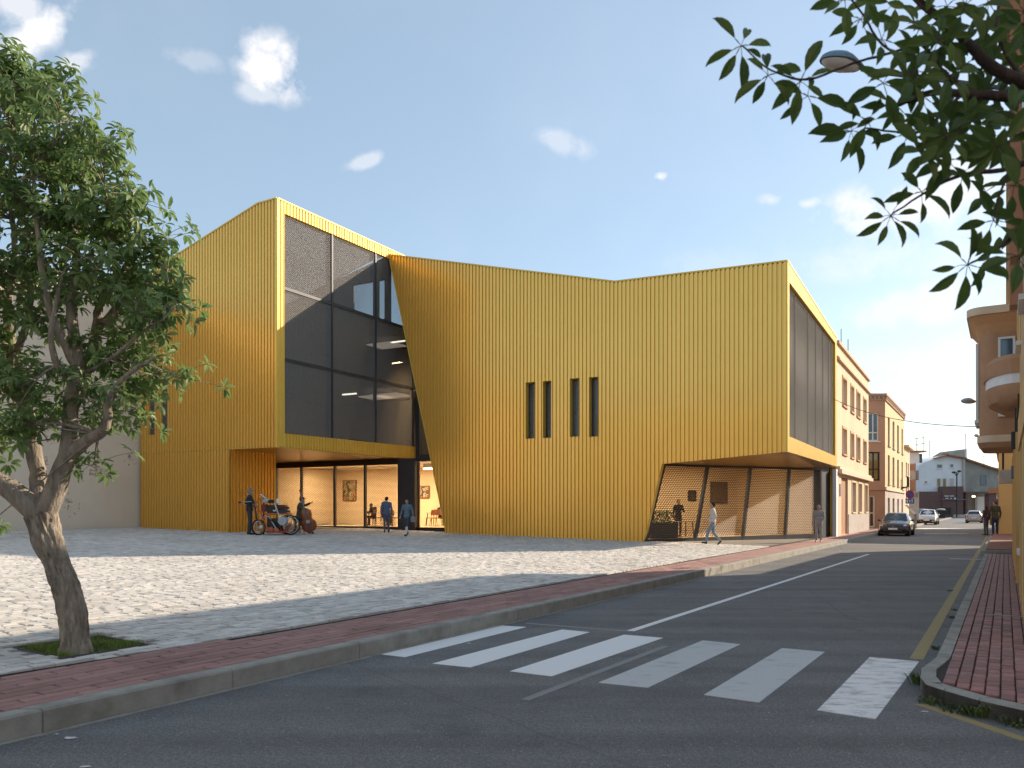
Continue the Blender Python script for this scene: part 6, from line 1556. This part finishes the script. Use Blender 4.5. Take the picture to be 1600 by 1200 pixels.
def tb_(name, pts, r, m): b = MB(); b.tube(pts, r, 8); return b.build(name, m, cart)
tb_('fork', [(-.60,-.30,.33),(-.72,-.22,.75),(-.80,-.15,1.22),(-.86,-.1,1.40)], .035, M['black'])
tb_('frame_tube', [(-.80,-.18,1.30),(-.55,-.22,.95),(-.28,-.25,.35),(-.20,-.25,.20)], .032, M['orange_frame'])
tb_('frame_tube', [(-.55,-.2,.72),(-.2,-.2,.78),(.05,-.2,.35),(.2,-.2,.18)], .026, M['steel'])
tb_('frame_tube', [(.05,-.28,1.35),(.15,-.28,1.05),(.32,-.26,.62),(.55,-.1,.40)], .032, M['steel'])
tb_('frame_tube', [(-.3,-.28,.16),(.5,-.22,.14),(.62,.10,.42)], .045, M['red_frame'])
tb_('frame_tube', [(-.3,.28,.16),(.4,.45,.2),(.32,.65,.42)], .045, M['red_frame'])
tb_('frame_tube', [(-.25,-.26,.75),(.1,-.2,.45),(.4,-.1,.2)], .02, M['black'])
tb_('handlebar', [(-1.35,-.35,1.36),(-1.0,-.15,1.40),(-.78,.05,1.36)], .018, M['steel']); tb_('grip', [(-1.42,-.38,1.36),(-1.30,-.33,1.37)], .028, M['black'])
def bx_(name, c, s_, m, rz=0, bv=.01): b = MB(); r_ = Matrix.Rotation(rz,3,'Z'); b.obox(c, r_@Vector((1,0,0)), r_@Vector((0,1,0)), (0,0,1), s_[0]/2, s_[1]/2, s_[2]/2); return b.build(name, m, cart, bevel=bv)
bx_('deck', (.12,.1,.88), (1.05,.6,.07), M['orange_frame']); bx_('floor_pan', (.05,.1,.16), (.9,.5,.05), M['red_frame'])
bx_('case', (.05,.15,1.09), (.72,.42,.34), M['case']); bx_('lid', (.30,.12,1.15), (.5,.45,.10), mat('dark_red_lid',(.10,.015,.012),rough=.4), rz=.2); bx_('keyboard_case', (.42,-.18,.98), (.5,.2,.10), mat('blue_black_case',(.02,.03,.05),rough=.4))
bx_('engine_box', (-.05,.05,.5), (.5,.35,.4), M['case']); bx_('seat_pad', (.55,.3,.78), (.4,.4,.08), M['case'])
b = MB(); b.tube([(.38,-.34,.60),(.42,-.12,.60)], .185, 18); b.build('drum', M['drum'], cart)
b = MB(); b.tube([(-.42,-.1,.98),(-.42,-.1,1.28)], [.11,.12], 14); b.build('bucket', mat('red_bucket',(.16,.03,.04),rough=.4), cart)
for (x, z_, s_, m) in ((-.38,1.42,(.22,.1,.16),M['drum']),(-.15,1.40,(.25,.1,.14),M['case']),(.12,1.42,(.12,.1,.20),M['white'])): bx_('small_box', (x,-.05,z_), s_, m, .2, .03)
for x, z_, r_ in ((-.5,.35,.07),(-.1,.25,.10),(.15,.22,.08),(-.25,.3,.06)): b = MB(); b.tube([(x,-.3,z_),(x,-.2,z_)], r_, 12); b.build('pulley', random.choice([M['steel'],M['orange_frame'],M['shutter']]), cart)
b = MB(); b.bar((.06,-.075,1.22),(.06,-.075,1.06),.045,.01,up=(0,-1,0)); b.bar((.06,-.075,1.06),(.0,-.075,1.0),.045,.01,up=(0,-1,0)); b.bar((.0,-.075,1.0),(-.07,-.075,1.04),.045,.01,up=(0,-1,0)); b.build('lettering', M['white'], cart)

# ------------------------------------------------------------------ cars
def car(loc, rz, label, paint, kind='sedan', plate_m=None, dark_low=False, emblem=False, sc=1.0, lights_on=False):
    t = empty('parked_car', loc, label, 'car', None, rz); ORG[t] = Vector((0,0,0)); t.scale = (sc,sc,sc)
    if kind == 'sedan':
        S = [(2.14,.60,.34,.50,.56,.52),(2.05,.76,.26,.62,.68,.62),(1.85,.83,.22,.72,.77,.68),(1.45,.86,.20,.79,.84,.72),(.98,.87,.20,.90,.94,.72),(.70,.87,.20,.92,1.12,.66),(.25,.87,.20,.93,1.38,.57),(-.35,.87,.20,.94,1.43,.56),(-1.0,.87,.20,.95,1.38,.55),(-1.45,.86,.20,.96,1.18,.60),(-1.75,.85,.20,.96,1.02,.68),(-2.05,.80,.24,.90,.96,.66),(-2.17,.66,.34,.60,.66,.55)]
        wi, ri = (4,6), (8,10)
    else:
        S = [(1.95,.60,.34,.52,.58,.52),(1.87,.76,.26,.66,.72,.62),(1.68,.82,.22,.76,.82,.68),(1.30,.84,.20,.84,.90,.70),(.95,.85,.20,.92,.98,.70),(.68,.85,.20,.94,1.18,.64),(.30,.85,.20,.95,1.42,.57),(-.35,.85,.20,.96,1.48,.56),(-1.15,.85,.20,.97,1.46,.55),(-1.55,.84,.20,.98,1.36,.56),(-1.80,.82,.22,.98,1.06,.66),(-1.93,.78,.26,.92,.98,.66),(-1.98,.68,.34,.6,.66,.6)]
        wi, ri = (4,6), (9,10)
    def ringp(s_, e=0): y, w_, zb, zs, zr, wr = s_; return [(-w_*.82,y,zb),(-w_,y,zb+.13),(-w_*1.0,y,(zb+zs)/2+.05),(-w_*.965,y,zs),(-wr,y,zr),(-wr*.6,y,zr+.028),(0,y,zr+.04),(wr*.6,y,zr+.028),(wr,y,zr),(w_*.965,y,zs),(w_,y,(zb+zs)/2+.05),(w_,y,zb+.13),(w_*.82,y,zb)]
    loops = [ringp(s_) for s_ in S]; n_ = 13; b = MB(); v = [p for L_ in loops for p in L_]
    fs = [(i*n_+j, i*n_+j+1, (i+1)*n_+j+1, (i+1)*n_+j) for i in range(len(loops)-1) for j in range(n_-1)]
    fs += [(i*n_+12, i*n_, (i+1)*n_, (i+1)*n_+12) for i in range(len(loops)-1)]+[tuple(range(n_)), tuple((len(loops)-1)*n_+k for k in range(n_-1,-1,-1))]
    b.add(v, fs); bd = b.build('body', paint, t, smooth='auto', bevel=.015)
    def lerp(p, q, k): return Vector(p).lerp(Vector(q), k)
    def glassq(name, quad, off, ins=.08):
        a, c, d, e = [Vector(p) for p in quad]; n1 = (c-a).cross(e-a).normalized(); ctr = (a+c+d+e)/4
        if n1.dot(ctr-Vector((0,ctr.y*.5,.6))) < 0: n1 = -n1
        q = [p.lerp(ctr, ins)+n1*off for p in (a,c,d,e)]; bb = MB(); bb.frustum([p-n1*.02 for p in q], q); return bb.build(name, M['glass_dark'], t, bevel=.008)
    w0, w1 = wi; glassq('windshield', [loops[w0][4], loops[w0][8], loops[w1][8], loops[w1][4]], .035, .05)
    r0, r1 = ri; glassq('rear_window', [loops[r0][4], loops[r0][8], loops[r1][8], loops[r1][4]], .035, .08)
    for sd_ in (0,1):
        a, c = (3,4) if sd_ == 0 else (9,8)
        def sidep(i, k): return lerp(loops[i][a], loops[i][c], k)
        ys = [(w0+1, w1+1), (w1+1, r0)]
        q = [lerp(sidep(w0,.1), sidep(w1,.1), .35), sidep(7,.1), sidep(7,.9), lerp(sidep(w1,.9), sidep(7,.9), .05)]; glassq('side_window', q, .012, .06)
        q = [sidep(7,.1), lerp(sidep(r0,.1), sidep(r1,.1), .5), sidep(r0,.85), sidep(7,.9)]; glassq('side_window', q, .012, .08)
        x = -1 if sd_ == 0 else 1
        m_ = MB(); m_.ell((x*.98,.78,.98), (.10,.06,.075), 10, 8); m_.bar((x*.85,.80,.95),(x*.95,.79,.97),.05,.04); m_.build('mirror', paint, t, smooth=True)
        d_ = MB(); yf = S[2][0]; d_.ell((x*.60,yf+.06,.64), (.19,.17,.085), 12, 8); d_.build('headlight', mat('headlamp',(.7,.68,.6),rough=.1,spec=.9) if 'headlamp' not in bpy.data.materials else bpy.data.materials['headlamp'], t, smooth=True)
        d_ = MB(); yr = S[-2][0]; d_.ell((x*.66,yr+.03,.80), (.13,.10,.10), 10, 8); d_.build('tail_light', mat('taillamp',(.35,.02,.015),rough=.15) if 'taillamp' not in bpy.data.materials else bpy.data.materials['taillamp'], t, smooth=True)
        for y in (1.32, -1.30):
            if kind != 'sedan': y *= .94
            a_ = MB(); a_.tube([(x*.60,y,.33),(x*.885,y,.33)], .365, 20); a_.build('wheel_arch', M['black'], t); wheel('wheel', t, (x*.80,y,.31), .31, .19, (x,0,0), 5)
        h_ = MB(); h_.bar((x*.875,.05,.80),(x*.875,-.13,.80),.02,.025); h_.build('handle', paint, t)
    yf = S[1][0]
    g = MB(); g.obox((0,yf+.045,.58), (1,0,0),(0,1,0),(0,0,1), .34, .03, .06); g.obox((0,yf+.07,.36), (1,0,0),(0,1,0),(0,0,1), .45, .03, .06); g.build('grille', M['black'], t, bevel=.01)
    g = MB(); g.obox((0,yf+.06,.47), (1,0,0),(0,1,0),(0,0,1), .70, .05, .05); g.build('bumper', M['black'] if dark_low else paint, t, bevel=.02)
    for y_, zz_ in ((yf+.12,.46),(-(abs(S[-2][0])+.10),.62)): g = MB(); g.obox((0,y_,zz_), (1,0,0),(0,1,0),(0,0,1), .26, .012, .055); g.build('number_plate', M['white'], t)
    if emblem: g = MB(); g.prism([(0,yf+.085,.63),(.045,yf+.085,.585),(0,yf+.085,.54),(-.045,yf+.085,.585)], (0,.01,0)); g.build('emblem', mat('emblem_blue',(.25,.4,.7),rough=.3), t)
    g = MB(); g.box(-.75,.75,-1.9,1.9,.14,.24); g.build('underside', M['black'], t)
    return t
def carpaint(name, c, rough=.25): return mat(name, c, rough=rough, metal=.35, var=.03, coat=.8)
hd = atan2(DS.y, DS.x)-pi/2
c1 = gp(1403,838); car(c1+Vector((.9,2.0,0)), hd+pi, 'dark charcoal saloon car parked facing the camera on the left of the street', carpaint('charcoal_paint',(.035,.033,.035)), 'sedan', emblem=True)
c2 = gp(1451,820); car(c2+Vector((1.0,2.0,0)), hd+pi, 'white hatchback facing the camera behind the charcoal saloon', carpaint('white_paint',(.62,.61,.60)), 'hatch', dark_low=True, sc=1.08)
c3 = gp(1460,815); car(c3+Vector((2.6,8.0,0)), hd+pi, 'grey van-like car half hidden behind the white hatchback', carpaint('grey_car_paint',(.30,.34,.36)), 'hatch', sc=1.12)
c4 = gp(1418,813.5); car(c4+Vector((-1.6,2,0)), hd+pi, 'dark car whose roof shows behind the charcoal saloon below the blue sign', carpaint('dark_green_paint',(.04,.05,.055)), 'hatch')
c5 = gp(1525,817.5); car(c5+Vector((1.2,2.4,0)), hd, 'pale beige hatchback seen from behind on the right of the street', carpaint('beige_paint',(.42,.37,.33)), 'hatch')
c6 = gp(1567,817); car(c6+Vector((2.0,2.4,0)), hd+.8, 'dark car with white roof edge half hidden behind the man in the olive jacket', carpaint('plum_paint',(.05,.045,.07)), 'hatch')
# upright dark container beside the cars
cn = gp(1470,811); t = empty('waste_bin', cn, 'tall black street bin with pale lid beyond the parked cars', 'bin'); b = MB(); b.frustum([(cn.x-.5,cn.y-.4,.05),(cn.x+.5,cn.y-.4,.05),(cn.x+.5,cn.y+.4,.05),(cn.x-.5,cn.y+.4,.05)],[(cn.x-.62,cn.y-.5,1.5),(cn.x+.62,cn.y-.5,1.5),(cn.x+.62,cn.y+.5,1.5),(cn.x-.62,cn.y+.5,1.5)]); b.build('bin_body', M['black'], t, bevel=.05)
b = MB(); b.ell((cn.x,cn.y,1.55), (.72,.6,.22), 14, 8); b.build('lid', M['pale_stone'], t, smooth=True)

# ------------------------------------------------------------------ street furniture
def sgn(px, py, Y): return at(px, py, Y)
YS = 66.; t = empty('no_parking_sign', gpos(1421,822,.17) , 'round red and blue no-parking sign above a blue plate on a grey post', 'road sign'); t.location = at(1421,818,YS); ORG[t] = Vector(t.location)
pc = at(1421.5,772.5,YS); rr = 6.6*YS/F
MB().tube([(pc.x,YS+.05,.1),(pc.x,YS+.05,pc.z+rr)], .035, 8).build('post', M['steel'], t)
M['sign_red'] = mat('sign_red',(.55,.03,.03),rough=.5,var=.02); M['sign_blue'] = mat('sign_blue',(.03,.14,.45),rough=.5,var=.02)
MB().tube([(pc.x,YS,pc.z),(pc.x,YS-.02,pc.z)], rr, 28).build('ring', M['sign_red'], t)
MB().tube([(pc.x,YS-.021,pc.z),(pc.x,YS-.03,pc.z)], rr*.74, 28).build('disc', M['sign_blue'], t)
b = MB(); a = rr*.53; b.bar((pc.x-a,YS-.034,pc.z+a),(pc.x+a,YS-.034,pc.z-a), .006, rr*.2); b.build('slash', M['sign_red'], t)
ybox(1415,1428.5,779,787,YS-.03,YS).build('plate', M['sign_blue'], t)
for x0, x1, y0, y1 in ((1416.5,1419,780.5,785.5),(1421,1422.4,781,785.5),(1424,1426.5,780.5,782),(1424.6,1425.8,782,785.6)): ybox(x0,x1,y0,y1,YS-.042,YS-.031).build('pictogram', M['white'], t)
b = MB(); b.bar(at(1415.5,789,YS+3), at(1430,803,YS+3), .14, .14); t = empty('barrier_pole', at(1415.5,789,YS+3), 'white slanted barrier pole between the parked cars', 'barrier'); b.build('pole', M['white'], t)
b = MB(); b.bar(at(1430,803,YS+3), (*at(1430,803,YS+3).xy,0), .16, .16); b.build('post', M['concrete_dark'], t)
def wall_lamp(head, wallpt, label, L_=.72, big=False):
    t = empty('street_lamp', wallpt, label, 'street lamp'); head = Vector(head); wallpt = Vector(wallpt); d = (wallpt-head); d.z = 0; d.normalize(); s_ = d.cross(Vector((0,0,1)))
    tail = head+d*L_*.5
    b = MB(); b.tube([tail-d*.05, tail+d*.12, wallpt+Vector((0,0,-.02)), wallpt], [.035,.03,.03,.035], 8); b.build('arm', M['steel'] if not big else M['lamp_blue'], t)
    b = MB(); b.bar(wallpt+Vector((0,0,-.22)), wallpt+Vector((0,0,.22)), .10, .05, up=d); b.build('wall_plate', M['steel'], t)
    rot = Matrix((d, s_, Vector((0,0,1)))).transposed()
    b = MB(); nu, nv = 18, 8; V = []
    for j in range(nv+1):
        ph = pi/2*j/nv
        for i in range(nu):
            th = 2*pi*i/nu; x = cos(th); w_ = 1.0 if x < 0 else (1-.62*x)
            V.append(head+rot@Vector((x*cos(ph)*L_*.5, sin(th)*cos(ph)*L_*.22*w_, sin(ph)*L_*.20*(1-.35*max(x,0)))))
    b.add(V, [(j*nu+i, j*nu+(i+1)%nu, (j+1)*nu+(i+1)%nu, (j+1)*nu+i) for j in range(nv) for i in range(nu)]); b.add([V[i] for i in range(nu)], [tuple(range(nu-1,-1,-1))]); b.build('lamp_hood', M['lamp_blue'] if big else M['lamp_grey'], t, smooth='auto')
    b = MB(); V = []
    for j in range(5):
        ph = pi/2*j/4
        for i in range(nu):
            th = 2*pi*i/nu; x = cos(th); w_ = 1.0 if x < 0 else (1-.62*x); V.append(head+rot@Vector((x*cos(ph)*L_*.42-.03, sin(th)*cos(ph)*L_*.18*w_, -.006-sin(ph)*L_*.13)))
    b.add(V, [(j*nu+i, j*nu+(i+1)%nu, (j+1)*nu+(i+1)%nu, (j+1)*nu+i) for j in range(4) for i in range(nu)]); b.build('diffuser', mat('lamp_diffuser',(.55,.52,.50),rough=.35) if 'lamp_diffuser' not in bpy.data.materials else bpy.data.materials['lamp_diffuser'], t, smooth=True)
M['lamp_grey'] = mat('pale_grey_enamel', (.45,.47,.50), rough=.4, var=.06)
M['lamp_blue'] = mat('blue_grey_enamel', (.13,.22,.30), rough=.35, var=.06)
hp = at(1318,100,9.4); wall_lamp(hp, (rf.pt(12.4,hp.z,.02)[0], rf.pt(12.4,hp.z,.02)[1], at(1600,84,9.6).z), 'large blue-grey street lamp head among the overhanging leaves at the top right', .66, True)
hp = at(1515,627,25.5); wall_lamp(hp, rf.pt(30.2,hp.z+.0,.02), 'middle street lamp reaching out from behind the bay window', .58)
hp = at(1527,681,47); wall_lamp(hp, rg.pt(57,hp.z,.02), 'smallest farthest street lamp below the bay window', .62)
# things on the right wall
def box_on(name, t_, o_, z0, z1, w_, dpt, m, label, cat, extra=None):
    r = empty(name, rf.pt(t_, z0, o_), label, cat); b = MB(); pbox(b, rf, t_-w_/2, t_+w_/2, z0, z1, .01, dpt); b.build('housing', m, r, bevel=.015); return r
r = box_on('wall_lantern', 20.6, .0, 3.0, 3.38, .14, .16, M['black'], 'black wall lantern under the rounded balcony', 'lantern')
b = MB(); pbox(b, rf, 20.57, 20.63, 3.38, 3.9, .01, .09); b.build('bracket', M['black'], r)
r = box_on('meter_box', 24.6, .0, 2.48, 2.82, .22, .14, mat('blue_grey_box',(.13,.17,.2),rough=.5), 'oval blue-grey meter box on the right wall below the bay window', 'meter box')
r = box_on('alarm_box', 31.5, .0, 2.55, 3.0, .4, .45, M['pale_stone'], 'pale square box hanging from a bracket on the low shop row', 'box'); b = MB(); pbox(b, rf, 31.45, 31.55, 3.0, 3.9, .3, .36); pbox(b, rf, 31.45, 31.55, 3.84, 3.9, .0, .36); b.build('bracket', M['black'], r)
for i, (t0, z0, t1, z1, lb) in enumerate([(19.0,4.0,27.0,3.3,'thick black cable sagging along the right wall under the balcony'),(21.2,.4,21.3,3.6,'vertical grey conduit beside the balcony door on the right wall')]):
    t = empty('wall_cable', rf.pt(t0,z0), lb, 'cable'); b = MB(); b.tube([rf.pt(t0+(t1-t0)*k/8, z0+(z1-z0)*k/8-.35*(1-(k/4-1)**2)*(i==0), .04) for k in range(9)], .02, 6); b.build('cable', M['black'], t)
s0 = rg.pt(54.3, 2.35, .1); t = empty('hanging_sign', s0, 'small white hanging sign with a dark logo near the two standing people', 'sign')
sY = s0.y; q0, q1 = at(1557.5,770.5,sY), at(1568,779.5,sY); b = MB(); b.box(q0.x,q1.x,sY-.04,sY+.04,q1.z,q0.z); b.build('panel', M['white'], t)
for x0,x1,y0,y1 in ((1559.5,1565.5,772,773.3),(1563,1566.5,773.6,776),(1559.5,1562,774,776)): q0, q1 = at(x0,y0,sY), at(x1,y1,sY); b = MB(); b.box(q0.x,q1.x,sY-.055,sY-.041,q1.z,q0.z); b.build('logo', M['black'], t)
q0, q1 = at(1559.5,777,sY), at(1566.5,778.3,sY); b = MB(); b.box(q0.x,q1.x,sY-.055,sY-.041,q1.z,q0.z); b.build('logo', M['black'], t)
# overhead cable
a_, c_ = at(1302,623,43.4), rf.pt(27.5, at(1531,668,24).z, .9)
t = empty('overhead_cable', a_, 'thin overhead cable sagging across the street from the gold building to the bay window', 'cable')
b = MB(); b.tube([a_.lerp(c_, k/16)-Vector((0,0,.35*(1-(k/8-1)**2))) for k in range(17)], .014, 5); b.build('cable', M['black'], t)
# ------------------------------------------------------------------ furniture indoors
def chair(loc, rz, label, group):
    t = empty('chair', loc, label, 'chair', group, rz); ORG[t] = Vector((0,0,0))
    b = MB(); b.box(-.23,.23,-.22,.24,.43,.47); b.build('seat', M['wood'], t, bevel=.015)
    b = MB(); pts = [(-.25,-.20,.62),(-.13,-.27,.60),(0,-.29,.60),(.13,-.27,.60),(.25,-.20,.62)]
    v = [(x,y,z_) for x,y,z_ in pts]+[(x*.95,y-.05,.88+.05*(1-abs(x)*4)) for x,y,z_ in pts]; v2 = [(x,y-.02,z_) for x,y,z_ in v]
    b.add(v+v2, [(i,i+1,i+6,i+5) for i in range(4)]+[(i+10,i+15,i+16,i+11) for i in range(4)]+[(i,i+10,i+11,i+1) for i in range(4)]+[(5+i,6+i,16+i,15+i) for i in range(4)]+[(0,5,15,10),(4,14,19,9)]); b.build('backrest', M['wood'], t)
    for sx in (-1,1):
        for sy in (-1,1): b = MB(); b.tube([(sx*.19,sy*.18,.44),(sx*.24,sy*.24,0)], [.018,.012], 6); b.build('leg', M['darkwood'], t)
        b = MB(); b.tube([(sx*.2,-.2,.44),(sx*.22,-.25,.65)], .014, 6); b.build('stile', M['darkwood'], t)
    return t
def table(loc, rz, w_, d_, label):
    t = empty('table', loc, label, 'table', None, rz); ORG[t] = Vector((0,0,0)); b = MB(); b.box(-w_/2,w_/2,-d_/2,d_/2,.71,.75); b.build('tabletop', M['pale_stone'], t, bevel=.008)
    for sx in (-1,1):
        for sy in (-1,1): b = MB(); b.tube([(sx*(w_/2-.1),sy*(d_/2-.1),.71),(sx*(w_/2-.04),sy*(d_/2-.04),0)], .025, 6); b.build('leg', M['darkwood'], t)
    return t
def inb(px, a, z=FR): u = Pl(BC(a,0), DB, -DA).px(px, 800)[0]; return BC(a, u, z)
azb = atan2(DB.y, DB.x)
p = inb(600,2.6); table(p, azb, 1.8, .8, 'dining table behind the fourth mesh bay with two seated guests')
chair(inb(579,2.5), azb-pi/2+.3, 'brown chair with curved back at the left end of the table behind the mesh', 'chairs in the lit ground-floor room')
chair(inb(590,3.2), azb+pi/2+.5, 'brown chair behind the far side of the mesh-window table', 'chairs in the lit ground-floor room')
chair(inb(614,2.4), azb+pi/2-.3, 'brown chair at the right end of the mesh-window table', 'chairs in the lit ground-floor room')
person(inb(583,2.5), 1.75, azb-pi/2-.1, 'seated guest in dark clothes leaning over the table behind the mesh', 'black', 'brown', pose={**SEAT,'head':(.0,.18,1.14),'neck':(0,.10,1.02),'chest':(0,.05,.87)})
person(inb(600,3.4), 1.85, azb+pi, 'guest with dark hair sitting upright on the far side of the table behind the mesh', 'brown', 'black', pose=SEAT, female=True)
table(inb(693,4.3), azb, 1.9, .8, 'pale table seen through the open entrance'); chair(inb(674,3.9), azb-pi/2-.2, 'brown chair nearest the open entrance, left of the pale table', 'chairs in the lit ground-floor room')
chair(inb(681,3.3), azb-.2, 'brown chair on the near side of the pale table in the entrance', 'chairs in the lit ground-floor room')
person(inb(689,4.9), 1.7, azb+pi, 'guest in dark clothes sitting behind the pale table in the entrance', 'black', 'brown', pose=SEAT)
# right gallery
def ing(px, off, z=ZF2): u = Pl(G2.pt(0,0,-off), g2d, g2n).px(px, 820)[0]; return G2.pt(u, z, -off)
p = ing(1036,1.3); t = empty('planter', p, 'long dark planter box in the leftmost gallery bay', 'planter'); ORG[t] = Vector((0,0,0)); t.rotation_euler = (0,0,atan2(g2d.y,g2d.x))
b = MB(); b.box(-1.0,.75,-.25,.25,0,.72); b.build('trough', M['anthracite'], t, bevel=.01)
b = MB(); rn = random.Random(3)
for k in range(240):
    a = rn.uniform(0,6.28); x = rn.uniform(-.9,.5); h_ = rn.uniform(.72,1.25); l_ = rn.uniform(.08,.2); y0 = rn.uniform(-.15,.15)
    b.add([(x,y0,h_-.1),(x+cos(a)*l_*.5-.03,y0+sin(a)*l_*.5,h_+.03),(x+cos(a)*l_,y0+sin(a)*l_,h_-.04),(x+cos(a)*l_*.5+.03,y0+sin(a)*l_*.5,h_)], [(0,1,2,3)])
b.build('plants', M['leaf_near'], t, kind='stuff')
table(ing(1062,1.6), atan2(g2d.y,g2d.x), 1.5, .6, 'narrow dark console table in the leftmost gallery bay')
person(ing(1060,2.1,ZF2), 1.8, atan2(g2d.y,g2d.x)+pi*.9, 'visitor in dark clothes behind the console table in the right gallery', 'black', 'brown', pose=dict(elL=(-.22,.12,1.2), wrL=(-.05,.2,1.35), hdL=(.4,.3,.5)))
